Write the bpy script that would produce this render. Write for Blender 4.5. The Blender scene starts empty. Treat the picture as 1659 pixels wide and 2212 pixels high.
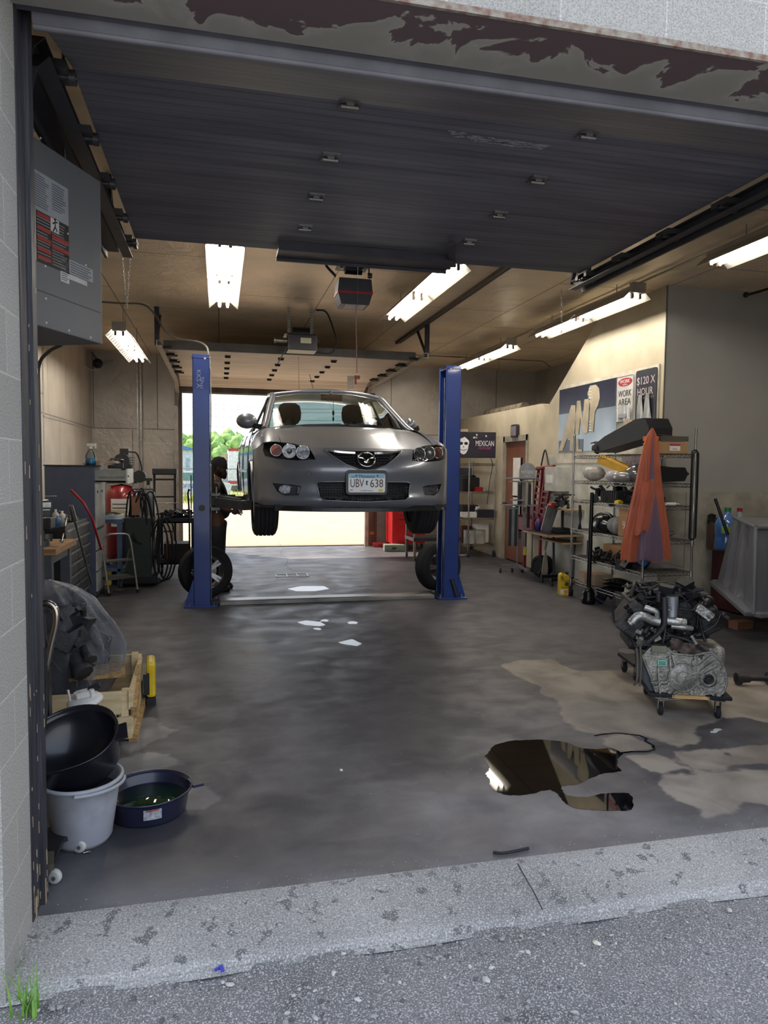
import bpy, bmesh, math, random
import numpy as np
from mathutils import Vector, Matrix, Euler
from mathutils.geometry import delaunay_2d_cdt
random.seed(7)
sc = bpy.context.scene
COL = sc.collection
PI = math.pi

# ---------------------------------------------------------------- camera
FPX, PITCH, ROLL, YAW, EYE = 1531.8, -0.0618100, 0.0102109, 0.2282978, 1.6
cy_, sy_ = math.cos(YAW), math.sin(YAW)
FW = Vector((sy_*math.cos(PITCH), cy_*math.cos(PITCH), math.sin(PITCH)))
_rt = Vector((cy_, -sy_, 0)); _up = _rt.cross(FW)
RT = _rt*math.cos(ROLL) + _up*math.sin(ROLL)
UP = -_rt*math.sin(ROLL) + _up*math.cos(ROLL)
cam_d = bpy.data.cameras.new('camera'); cam = bpy.data.objects.new('camera', cam_d); COL.objects.link(cam)
cam.matrix_world = Matrix(((RT.x, UP.x, -FW.x, 0), (RT.y, UP.y, -FW.y, 0), (RT.z, UP.z, -FW.z, EYE), (0, 0, 0, 1)))
cam_d.sensor_fit = 'VERTICAL'; cam_d.sensor_height = 36; cam_d.lens = 36*FPX/2212
cam_d.clip_start = .05; cam_d.clip_end = 500
sc.camera = cam

# ---------------------------------------------------------------- world, sun, exposure
w = bpy.data.worlds.new('sky'); sc.world = w; w.use_nodes = True
nt = w.node_tree; nt.nodes.clear()
o_ = nt.nodes.new('ShaderNodeOutputWorld'); b_ = nt.nodes.new('ShaderNodeBackground')
tc = nt.nodes.new('ShaderNodeTexCoord'); sx = nt.nodes.new('ShaderNodeSeparateXYZ')
cr = nt.nodes.new('ShaderNodeValToRGB')
cr.color_ramp.elements[0].position = .0; cr.color_ramp.elements[0].color = (.93, .96, 1, 1)
cr.color_ramp.elements[1].position = .8; cr.color_ramp.elements[1].color = (.62, .76, 1, 1)
nt.links.new(tc.outputs['Generated'], sx.inputs[0]); nt.links.new(sx.outputs['Z'], cr.inputs[0])
nt.links.new(cr.outputs[0], b_.inputs[0]); b_.inputs[1].default_value = 1.15
nt.links.new(b_.outputs[0], o_.inputs[0])
sun_d = bpy.data.lights.new('sun', 'SUN'); sun = bpy.data.objects.new('sun', sun_d); COL.objects.link(sun)
sun_d.energy = 5.0; sun_d.angle = .009; sun_d.color = (1, .86, .68)
sun.rotation_euler = Vector((-1.9, 2.1, 3.02)).to_track_quat('Z', 'Y').to_euler()
sun.location = (-6, 10, 12)
sc.view_settings.view_transform = 'Standard'; sc.view_settings.look = 'None'
sc.view_settings.exposure = 0.85; sc.view_settings.gamma = 1
TUBE_E = 32.0
try: sc.view_settings.use_curve_mapping = False
except Exception: pass

# ---------------------------------------------------------------- measuring helpers: pixel of the photo + a known plane -> a point of the place
def _ray(x, y): return RT*(x-829.5) - UP*(y-1106) + FW*FPX
def at(x, y, X=None, Y=None, Z=None):
    d = _ray(x, y)
    t = X/d.x if X is not None else Y/d.y if Y is not None else (Z-EYE)/d.z
    return Vector((0, 0, EYE)) + d*t

# ---------------------------------------------------------------- materials
MATS = {}
def hexc(h):
    c = [int(h[i:i+2], 16)/255 for i in (0, 2, 4)]
    return tuple(((v+.055)/1.055)**2.4 if v > .04045 else v/12.92 for v in c)
def base_mat(name):
    m = bpy.data.materials.new(name); m.use_nodes = True
    return m, m.node_tree, m.node_tree.nodes['Principled BSDF']
def M(name, col, rough=.5, metal=0, col2=None, vs=6, vd=6, bump=0, bs=60, spec=.5, emit=0, coat=0, stretch=None, lo=.35, hi=.65, trans=0, alpha=1):
    """one procedural material: colour varied by noise, optional bump noise"""
    if name in MATS: return MATS[name]
    m, nt, p = base_mat(name); N = nt.nodes; L = nt.links
    c = hexc(col) if isinstance(col, str) else col
    p.inputs['Base Color'].default_value = (*c, 1); p.inputs['Roughness'].default_value = rough
    p.inputs['Metallic'].default_value = metal; p.inputs['Specular IOR Level'].default_value = spec
    p.inputs['Coat Weight'].default_value = coat; p.inputs['Coat Roughness'].default_value = .05
    p.inputs['Transmission Weight'].default_value = trans; p.inputs['Alpha'].default_value = alpha
    tc = N.new('ShaderNodeTexCoord'); mp = N.new('ShaderNodeMapping'); L.new(tc.outputs['Object'], mp.inputs[0])
    if stretch: mp.inputs['Scale'].default_value = stretch
    c2 = hexc(col2) if isinstance(col2, str) else tuple(v*.72 for v in c)
    n = N.new('ShaderNodeTexNoise'); n.inputs['Scale'].default_value = vs; n.inputs['Detail'].default_value = vd
    r = N.new('ShaderNodeValToRGB'); r.color_ramp.elements[0].position = lo; r.color_ramp.elements[1].position = hi
    r.color_ramp.elements[0].color = (*c2, 1); r.color_ramp.elements[1].color = (*c, 1)
    L.new(mp.outputs[0], n.inputs[0]); L.new(n.outputs[0], r.inputs[0]); L.new(r.outputs[0], p.inputs['Base Color'])
    if bump:
        n2 = N.new('ShaderNodeTexNoise'); n2.inputs['Scale'].default_value = bs; n2.inputs['Detail'].default_value = 4
        b = N.new('ShaderNodeBump'); b.inputs['Strength'].default_value = bump; b.inputs['Distance'].default_value = .01
        L.new(mp.outputs[0], n2.inputs[0]); L.new(n2.outputs[0], b.inputs['Height']); L.new(b.outputs[0], p.inputs['Normal'])
    if emit:
        p.inputs['Emission Color'].default_value = (*c, 1); p.inputs['Emission Strength'].default_value = emit
    MATS[name] = m
    return m
def glass(name, tint=(1, 1, 1), rough=.02, refl=1.0, ior=1.45):
    if name in MATS: return MATS[name]
    m, nt, p = base_mat(name); N = nt.nodes; L = nt.links; N.remove(p)
    t = N.new('ShaderNodeBsdfTransparent'); t.inputs[0].default_value = (*tint, 1)
    g = N.new('ShaderNodeBsdfGlossy'); g.inputs['Roughness'].default_value = rough
    f = N.new('ShaderNodeFresnel'); f.inputs[0].default_value = ior
    mu = N.new('ShaderNodeMath'); mu.operation = 'MULTIPLY'; mu.inputs[1].default_value = refl; mu.use_clamp = True
    mx = N.new('ShaderNodeMixShader'); L.new(f.outputs[0], mu.inputs[0]); L.new(mu.outputs[0], mx.inputs[0])
    L.new(t.outputs[0], mx.inputs[1]); L.new(g.outputs[0], mx.inputs[2]); L.new(mx.outputs[0], N['Material Output'].inputs[0])
    MATS[name] = m
    return m
def film(name, col, dens=.25, rough=.2, col2=None):
    """thin plastic film: part diffuse/translucent, part clear, with gloss"""
    if name in MATS: return MATS[name]
    m, nt, p = base_mat(name); N = nt.nodes; L = nt.links
    p.inputs['Base Color'].default_value = (*hexc(col), 1); p.inputs['Roughness'].default_value = rough
    t = N.new('ShaderNodeBsdfTransparent'); t.inputs[0].default_value = (*[min(1, v*.6+.4) for v in hexc(col)], 1)
    n = N.new('ShaderNodeTexNoise'); n.inputs['Scale'].default_value = 9; n.inputs['Detail'].default_value = 5; n.inputs['Distortion'].default_value = 1.5
    tc = N.new('ShaderNodeTexCoord'); mp = N.new('ShaderNodeMapping'); mp.inputs['Scale'].default_value = (1.6, 1.6, .5)
    L.new(tc.outputs['Object'], mp.inputs[0]); L.new(mp.outputs[0], n.inputs[0])
    b = N.new('ShaderNodeBump'); b.inputs['Strength'].default_value = .6; b.inputs['Distance'].default_value = .02
    L.new(n.outputs[0], b.inputs['Height']); L.new(b.outputs[0], p.inputs['Normal'])
    lw = N.new('ShaderNodeLayerWeight'); lw.inputs[0].default_value = .35
    mr = N.new('ShaderNodeMapRange'); mr.inputs[3].default_value = dens; mr.inputs[4].default_value = min(1, dens+.55)
    L.new(lw.outputs['Facing'], mr.inputs[0])
    mx = N.new('ShaderNodeMixShader'); L.new(mr.outputs[0], mx.inputs[0]); L.new(t.outputs[0], mx.inputs[1]); L.new(p.outputs[0], mx.inputs[2])
    L.new(mx.outputs[0], N['Material Output'].inputs[0])
    MATS[name] = m
    return m

# ---------------------------------------------------------------- geometry helpers
def frame(d, up=(0, 0, 1)):
    d = Vector(d).normalized(); u = Vector(up)
    if abs(d.dot(u)) > .98: u = Vector((1, 0, 0))
    a = u.cross(d).normalized(); return a, d.cross(a)
class MB:
    def __init__(s): s.v = []; s.f = []; s.sm = []; s.mi = []; s.cur = 0; s.X = Matrix.Identity(4)
    def add(s, vs, fs, smooth=False):
        k = len(s.v); s.v += [tuple(s.X @ Vector(p)) for p in vs]
        for f in fs: s.f.append([i+k for i in f]); s.sm.append(smooth); s.mi.append(s.cur)
        return s
    def box(s, c, d, rot=None, taper=1.0):
        x, y, z = d[0]/2, d[1]/2, d[2]/2; c = Vector(c)
        R = rot.to_matrix() if isinstance(rot, Euler) else Euler(rot).to_matrix() if rot else Matrix.Identity(3)
        P = [R @ Vector((i*x*(taper if k > 0 else 1), j*y*(taper if k > 0 else 1), k*z)) + c for k in (-1, 1) for j in (-1, 1) for i in (-1, 1)]
        return s.add(P, [(0, 2, 3, 1), (4, 5, 7, 6), (0, 1, 5, 4), (2, 6, 7, 3), (0, 4, 6, 2), (1, 3, 7, 5)])
    def b2(s, a, b):
        return s.box([(a[i]+b[i])/2 for i in range(3)], [abs(b[i]-a[i]) for i in range(3)])
    def cyl(s, p0, p1, r, r2=None, n=16, caps=True):
        p0, p1 = Vector(p0), Vector(p1); r2 = r if r2 is None else r2; a, b = frame(p1-p0); P = []
        for p, q in ((p0, r), (p1, r2)):
            for i in range(n): t = 2*PI*i/n; P.append(p+(a*math.cos(t)+b*math.sin(t))*q)
        s.add(P, [(i, (i+1) % n, n+(i+1) % n, n+i) for i in range(n)], True)
        if caps: s.add(P, [list(range(n))[::-1], list(range(n, 2*n))])
        return s
    def tube(s, pts, r, n=8, closed=False, caps=True, rs=None):
        pts = [Vector(p) for p in pts]; m = len(pts); P = []; a = None
        for i, p in enumerate(pts):
            q0 = pts[(i-1) % m] if (closed or i > 0) else p; q1 = pts[(i+1) % m] if (closed or i < m-1) else p
            d = (q1-q0)
            if d.length < 1e-9: d = Vector((0, 0, 1))
            d.normalize()
            if a is None: a, b = frame(d)
            else:
                a = a - d*a.dot(d)
                if a.length < 1e-6: a, b = frame(d)
                a.normalize()
            b = d.cross(a); rr = rs[i] if rs else r
            for k in range(n): t = 2*PI*k/n; P.append(p+(a*math.cos(t)+b*math.sin(t))*rr)
        F = []
        for i in range(m if closed else m-1):
            j = (i+1) % m
            for k in range(n): F.append((i*n+k, i*n+(k+1) % n, j*n+(k+1) % n, j*n+k))
        s.add(P, F, True)
        if caps and not closed: s.add(P, [list(range(n))[::-1], list(range((m-1)*n, m*n))])
        return s
    def strip(s, pts, w, h, up=(0, 0, 1)):
        """rectangular bar swept along points"""
        pts = [Vector(p) for p in pts]; P = []; m = len(pts)
        for i, p in enumerate(pts):
            d = (pts[min(i+1, m-1)]-pts[max(i-1, 0)]).normalized(); a, b = frame(d, up)
            for x, y in ((-1, -1), (1, -1), (1, 1), (-1, 1)): P.append(p+a*x*w/2+b*y*h/2)
        F = [(0, 3, 2, 1), (4*m-4, 4*m-3, 4*m-2, 4*m-1)]
        for i in range(m-1):
            for k in range(4): F.append((4*i+k, 4*i+(k+1) % 4, 4*i+4+(k+1) % 4, 4*i+4+k))
        return s.add(P, F)
    def lathe(s, prof, o=(0, 0, 0), ax=(0, 0, 1), n=24, sx=1, sy=1, smooth=True, cap=True):
        o = Vector(o); d = Vector(ax).normalized(); a, b = frame(d) if abs(d.z) < .99 else (Vector((1, 0, 0)), Vector((0, 1, 0)))
        P = []
        for r, z in prof:
            for i in range(n): t = 2*PI*i/n; P.append(o+a*math.cos(t)*r*sx+b*math.sin(t)*r*sy+d*z)
        F = [(j*n+i, j*n+(i+1) % n, (j+1)*n+(i+1) % n, (j+1)*n+i) for j in range(len(prof)-1) for i in range(n)]
        s.add(P, F, smooth)
        if cap and prof[0][0] > 1e-4: s.add(P[:n], [list(range(n))[::-1]])
        if cap and prof[-1][0] > 1e-4: s.add(P[-n:], [list(range(n))])
        return s
    def ball(s, c, r, n=12, m=8, rot=None):
        r = (r, r, r) if not isinstance(r, (tuple, list)) else r; c = Vector(c); R = Euler(rot).to_matrix() if rot else Matrix.Identity(3); P = []
        for j in range(m+1):
            ph = PI*j/m
            for i in range(n):
                t = 2*PI*i/n; P.append(c+R @ Vector((r[0]*math.sin(ph)*math.cos(t), r[1]*math.sin(ph)*math.sin(t), r[2]*math.cos(ph))))
        return s.add(P, [(j*n+i, (j+1)*n+i, (j+1)*n+(i+1) % n, j*n+(i+1) % n) for j in range(m) for i in range(n)], True)
    def prism(s, poly, h, o=(0, 0, 0), u=(1, 0, 0), v=(0, 1, 0), smooth=False):
        """polygon in plane (u, v) at o extruded by h along u x v"""
        o, u, v = Vector(o), Vector(u), Vector(v); w = u.cross(v).normalized()*h; n = len(poly)
        A = [o+u*x+v*y for x, y in poly]; P = A+[p+w for p in A]
        s.add(P, [list(range(n))[::-1], list(range(n, 2*n))]); s.add(P, [(i, (i+1) % n, n+(i+1) % n, n+i) for i in range(n)], smooth)
        return s
    def grid(s, fn, nu, nv, smooth=True, cu=False):
        P = [fn(i/nu, j/nv) for j in range(nv+1) for i in range(nu+1)]; k = nu+1
        return s.add(P, [(j*k+i, j*k+i+1, (j+1)*k+i+1, (j+1)*k+i) for j in range(nv) for i in range(nu)], smooth)
    def region(s, outer, fn, sp=.03, holes=(), smooth=True):
        """fill a 2D outline (minus holes) with triangles, then lift each (a, b) to 3D with fn"""
        loops = [dens(l, sp) for l in [outer]+list(holes)]; V = []; E = []
        for l in loops:
            k = len(V); V += l; E += [(k+i, k+(i+1) % len(l)) for i in range(len(l))]
        xs = [p[0] for p in outer]; ys = [p[1] for p in outer]; x = min(xs)+sp*.5; row = 0
        while x < max(xs):
            y = min(ys)+sp*.5+(sp*.5 if row % 2 else 0)
            while y < max(ys):
                if inside((x, y), outer) and not any(inside((x, y), h) for h in holes):
                    if min(dseg((x, y), l) for l in loops) > sp*.35: V.append((x, y))
                y += sp
            x += sp*.87; row += 1
        vo, eo, fo, _, _, _ = delaunay_2d_cdt([Vector(p) for p in V], E, [], 0, 1e-6)
        keep = []
        for f in fo:
            c = sum((vo[i] for i in f), Vector((0, 0)))/len(f)
            if inside(c, outer) and not any(inside(c, h) for h in holes): keep.append(list(f))
        return s.add([fn(p[0], p[1]) for p in vo], keep, smooth)
    def build(s, name, mat, parent=None, bevel=0, label=None, cat=None, group=None, kind=None, loc=None, rot=None, sub=0, solid=0, soff=0, merge=False):
        me = bpy.data.meshes.new(name); me.from_pydata(s.v, [], s.f)
        ms = mat if isinstance(mat, (list, tuple)) else [mat]
        for m in ms: me.materials.append(m)
        me.polygons.foreach_set('use_smooth', s.sm); me.polygons.foreach_set('material_index', s.mi); me.update()
        if merge:
            bm = bmesh.new(); bm.from_mesh(me); bmesh.ops.remove_doubles(bm, verts=bm.verts, dist=1e-5)
            bmesh.ops.recalc_face_normals(bm, faces=bm.faces); bm.to_mesh(me); bm.free()
        ob = bpy.data.objects.new(name, me); COL.objects.link(ob)
        if parent: ob.parent = parent
        if loc is not None: ob.location = loc
        if rot is not None: ob.rotation_euler = rot
        if solid:
            md = ob.modifiers.new('thick', 'SOLIDIFY'); md.thickness = solid; md.offset = soff
        if sub:
            md = ob.modifiers.new('sub', 'SUBSURF'); md.levels = sub; md.render_levels = sub
        if bevel:
            md = ob.modifiers.new('bevel', 'BEVEL'); md.width = bevel; md.segments = 2; md.limit_method = 'ANGLE'; md.angle_limit = .7
        tag(ob, label, cat, group, kind)
        return ob
def inside(p, poly):
    x, y = p[0], p[1]; c = False; n = len(poly); j = n-1
    for i in range(n):
        xi, yi = poly[i]; xj, yj = poly[j]
        if (yi > y) != (yj > y) and x < (xj-xi)*(y-yi)/(yj-yi)+xi: c = not c
        j = i
    return c
def dseg(p, loop):
    a = np.array(loop); b = np.roll(a, -1, 0); d = b-a; q = np.array(p)
    t = np.clip(((q-a)*d).sum(1)/np.maximum((d*d).sum(1), 1e-12), 0, 1)
    return float(np.sqrt(((a+d*t[:, None]-q)**2).sum(1)).min())
def dens(l, sp):
    o = []
    for i in range(len(l)):
        a, b = l[i], l[(i+1) % len(l)]; n = max(1, int(math.hypot(b[0]-a[0], b[1]-a[1])/sp))
        o += [(a[0]+(b[0]-a[0])*k/n, a[1]+(b[1]-a[1])*k/n) for k in range(n)]
    return o
def tag(o, label=None, cat=None, group=None, kind=None):
    if label: o['label'] = label
    if cat: o['category'] = cat
    if group: o['group'] = group
    if kind: o['kind'] = kind
    return o
def thing(name, label, cat, loc=(0, 0, 0), rz=0, group=None, rot=None):
    o = bpy.data.objects.new(name, None); COL.objects.link(o); o.empty_display_size = .1
    o.location = loc; o.rotation_euler = rot if rot else (0, 0, rz)
    return tag(o, label, cat, group)
def dup(root, loc=None, rz=None, label=None, group=None, rot=None):
    def cp(o, par):
        c = o.copy(); COL.objects.link(c)
        if par: c.parent = par
        for ch in o.children: cp(ch, c)
        return c
    r = cp(root, None)
    if loc is not None: r.location = loc
    if rz is not None: r.rotation_euler = (0, 0, rz)
    if rot is not None: r.rotation_euler = rot
    if label: r['label'] = label
    if group: r['group'] = group
    return r
def one(mb, name, mat, label, cat, group=None, **k): return mb.build(name, mat, None, label=label, cat=cat, group=group, **k)
def S(mb, name, mat, **k): return mb.build(name, mat, kind='structure', **k)
_dg = None
def text(body, width, height, name, mat, parent=None, loc=(0, 0, 0), rot=(PI/2, 0, 0), depth=.002, shear=0, spacing=1.0, label=None):
    cu = bpy.data.curves.new('t', 'FONT'); cu.body = body; cu.extrude = .02; cu.align_x = 'LEFT'; cu.shear = shear; cu.space_line = spacing; cu.resolution_u = 3
    to = bpy.data.objects.new('t', cu); COL.objects.link(to)
    dg = bpy.context.evaluated_depsgraph_get(); me = bpy.data.meshes.new_from_object(to.evaluated_get(dg))
    bpy.data.objects.remove(to); bpy.data.curves.remove(cu)
    co = np.array([v.co[:] for v in me.vertices]); lo, hi = co.min(0), co.max(0)
    co[:, 0] = (co[:, 0]-(lo[0]+hi[0])/2)*width/(hi[0]-lo[0]); co[:, 1] = (co[:, 1]-(lo[1]+hi[1])/2)*height/(hi[1]-lo[1]); co[:, 2] = (co[:, 2]-lo[2])*depth/(hi[2]-lo[2])
    me.vertices.foreach_set('co', co.ravel()); me.update(); me.name = name
    me.materials.clear(); me.materials.append(mat)
    ob = bpy.data.objects.new(name, me); COL.objects.link(ob); ob.parent = parent; ob.location = loc; ob.rotation_euler = rot
    if label: ob['label'] = label
    return ob
def arc(c, r, a0, a1, n, z=None, ax='xy'):
    o = []
    for i in range(n+1):
        t = a0+(a1-a0)*i/n; a, b = r*math.cos(t), r*math.sin(t)
        o.append((c[0]+a, c[1]+b) if len(c) == 2 else (c[0]+a, c[1]+b, c[2]) if ax == 'xy' else (c[0]+a, c[1], c[2]+b) if ax == 'xz' else (c[0], c[1]+a, c[2]+b))
    return o
def rrect(w, h, r, n=4, cx=0, cy=0):
    o = []
    for (sx, sy, a) in ((1, 1, 0), (-1, 1, PI/2), (-1, -1, PI), (1, -1, 1.5*PI)):
        o += [(cx+sx*(w/2-r)+r*math.cos(a+PI/2*k/n), cy+sy*(h/2-r)+r*math.sin(a+PI/2*k/n)) for k in range(n+1)]
    return o
def spline(pts, n=6):
    """Catmull-Rom through points"""
    P = [Vector(p) for p in pts]; P = [P[0]*2-P[1]]+P+[P[-1]*2-P[-2]]; o = []
    for i in range(1, len(P)-2):
        for k in range(n):
            t = k/n; a, b, c, d = P[i-1:i+3]
            o.append(.5*((2*b)+(c-a)*t+(2*a-5*b+4*c-d)*t*t+(3*b-a-3*c+d)*t**3))
    return o+[P[-2]]
def interp(tab, x):
    return float(np.interp(x, [t[0] for t in tab], [t[1] for t in tab]))

# common materials
blk = M('black_plastic', '1b1b20', .45, col2='121216')
blkr = M('black_rubber', '17171a', .75, col2='0f0f12', bump=.2)
blkm = M('black_metal', '1c1d22', .4, .3, col2='101013')
dkg = M('dark_grey_metal', '3a3b40', .45, .5)
chrome = M('chrome', 'd8d8d8', .12, 1, col2='b8b8b8')
steel = M('steel', 'a8a8a6', .35, 1, col2='807d78', vs=12)
alu = M('cast_aluminium', '9a9893', .5, .75, col2='6a6761', vs=14, bump=.5, bs=70)
white = M('white_plastic', 'd8d8d4', .45, col2='c4c4c0')
paper = M('white_paper', 'e4e3df', .8, col2='d2d1cc')
card = M('cardboard', 'a98661', .85, col2='93724f', vs=3)
wood = M('pine_wood', 'd0ac74', .65, col2='b28a54', vs=5, stretch=(1, 12, 12), bump=.15)
redp = M('red_paint', 'a3161b', .3, col2='86101a')
bluep = M('blue_plastic', '1f5fa8', .35)
yel = M('yellow_plastic', 'e2c520', .4, col2='c9a910')
# ================================================================= THE BUILDING
def coords(N, L, a, b, c=None):
    tc = N.new('ShaderNodeTexCoord'); sp = N.new('ShaderNodeSeparateXYZ'); cb = N.new('ShaderNodeCombineXYZ')
    L.new(tc.outputs['Object'], sp.inputs[0]); L.new(sp.outputs[a], cb.inputs[0]); L.new(sp.outputs[b], cb.inputs[1])
    if c: L.new(sp.outputs[c], cb.inputs[2])
    return tc, cb
def foil(name, a, b, col='b9b2a8', bw=1.25, rh=2.4, rough=.38, metal=.55):
    m, nt, p = base_mat(name); N = nt.nodes; L = nt.links
    tc, cb = coords(N, L, a, b)
    br = N.new('ShaderNodeTexBrick'); br.inputs['Scale'].default_value = 1; br.inputs['Brick Width'].default_value = bw; br.inputs['Row Height'].default_value = rh
    br.inputs['Mortar Size'].default_value = .010; br.inputs['Mortar Smooth'].default_value = .3; br.offset = .4
    c = hexc(col); br.inputs['Color1'].default_value = (*c, 1); br.inputs['Color2'].default_value = (*[v*.88 for v in c], 1); br.inputs['Mortar'].default_value = (*[v*.35 for v in c], 1)
    L.new(cb.outputs[0], br.inputs[0])
    n = N.new('ShaderNodeTexNoise'); n.inputs['Scale'].default_value = 1.7; n.inputs['Detail'].default_value = 7
    r = N.new('ShaderNodeMapRange'); r.inputs[1].default_value = .3; r.inputs[2].default_value = .7; r.inputs[3].default_value = .78; r.inputs[4].default_value = 1.05
    L.new(tc.outputs['Object'], n.inputs[0]); L.new(n.outputs[0], r.inputs[0])
    mx = N.new('ShaderNodeMix'); mx.data_type = 'RGBA'; mx.blend_type = 'MULTIPLY'; mx.inputs[0].default_value = 1
    L.new(br.outputs[0], mx.inputs[6]); L.new(r.outputs[0], mx.inputs[7]); L.new(mx.outputs[2], p.inputs['Base Color'])
    p.inputs['Metallic'].default_value = metal; p.inputs['Roughness'].default_value = rough
    wv = N.new('ShaderNodeTexVoronoi'); wv.inputs['Scale'].default_value = 70; wv.inputs['Randomness'].default_value = .15
    n2 = N.new('ShaderNodeTexNoise'); n2.inputs['Scale'].default_value = 5; n2.inputs['Detail'].default_value = 7; n2.inputs['Distortion'].default_value = .8
    L.new(cb.outputs[0], wv.inputs[0]); L.new(tc.outputs['Object'], n2.inputs[0])
    b1 = N.new('ShaderNodeBump'); b1.inputs['Strength'].default_value = .35; b1.inputs['Distance'].default_value = .004
    b2 = N.new('ShaderNodeBump'); b2.inputs['Strength'].default_value = .5; b2.inputs['Distance'].default_value = .03
    L.new(wv.outputs['Distance'], b1.inputs['Height']); L.new(n2.outputs[0], b2.inputs['Height']); L.new(b2.outputs[0], b1.inputs['Normal']); L.new(b1.outputs[0], p.inputs['Normal'])
    return m
foil_ceil = foil('foil_ceiling', 'Y', 'X', 'f2dfc0', 2.5, 1.25, .42, .25)
foil_left = foil('foil_left', 'Y', 'Z', 'c6bcae', 1.2, 2.3, .5, .3)
foil_rear = foil('foil_rear', 'X', 'Z', 'bcb5ab', 1.15, 2.3, .42, .4)

def block_mat():
    m, nt, p = base_mat('concrete_block'); N = nt.nodes; L = nt.links
    tc = N.new('ShaderNodeTexCoord'); sp = N.new('ShaderNodeSeparateXYZ'); L.new(tc.outputs['Object'], sp.inputs[0])
    ad = N.new('ShaderNodeMath'); ad.operation = 'ADD'; L.new(sp.outputs['X'], ad.inputs[0]); L.new(sp.outputs['Y'], ad.inputs[1])
    of = N.new('ShaderNodeMath'); of.operation = 'ADD'; of.inputs[1].default_value = .12; L.new(sp.outputs['Z'], of.inputs[0])
    cb = N.new('ShaderNodeCombineXYZ'); L.new(ad.outputs[0], cb.inputs[0]); L.new(of.outputs[0], cb.inputs[1])
    br = N.new('ShaderNodeTexBrick'); br.inputs['Scale'].default_value = 1; br.inputs['Brick Width'].default_value = .4; br.inputs['Row Height'].default_value = .2
    br.inputs['Mortar Size'].default_value = .004; br.inputs['Mortar Smooth'].default_value = .2
    br.inputs['Color1'].default_value = (*hexc('a3a19c'), 1); br.inputs['Color2'].default_value = (*hexc('989691'), 1); br.inputs['Mortar'].default_value = (*hexc('b4b2ad'), 1)
    L.new(cb.outputs[0], br.inputs[0])
    n = N.new('ShaderNodeTexNoise'); n.inputs['Scale'].default_value = 160; n.inputs['Detail'].default_value = 3; L.new(tc.outputs['Object'], n.inputs[0])
    r = N.new('ShaderNodeMapRange'); r.inputs[1].default_value = .35; r.inputs[2].default_value = .6; r.inputs[3].default_value = .68; r.inputs[4].default_value = 1.06; L.new(n.outputs[0], r.inputs[0])
    mx = N.new('ShaderNodeMix'); mx.data_type = 'RGBA'; mx.blend_type = 'MULTIPLY'; mx.inputs[0].default_value = 1
    L.new(br.outputs[0], mx.inputs[6]); L.new(r.outputs[0], mx.inputs[7]); L.new(mx.outputs[2], p.inputs['Base Color']); p.inputs['Roughness'].default_value = .9
    b = N.new('ShaderNodeBump'); b.inputs['Strength'].default_value = .5; b.inputs['Distance'].default_value = .004; L.new(n.outputs[0], b.inputs['Height'])
    b2 = N.new('ShaderNodeBump'); b2.inputs['Strength'].default_value = .6; b2.inputs['Distance'].default_value = .006; b2.invert = True
    L.new(br.outputs['Fac'], b2.inputs['Height']); L.new(b.outputs[0], b2.inputs['Normal']); L.new(b2.outputs[0], p.inputs['Normal'])
    return m
block = block_mat()

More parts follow.
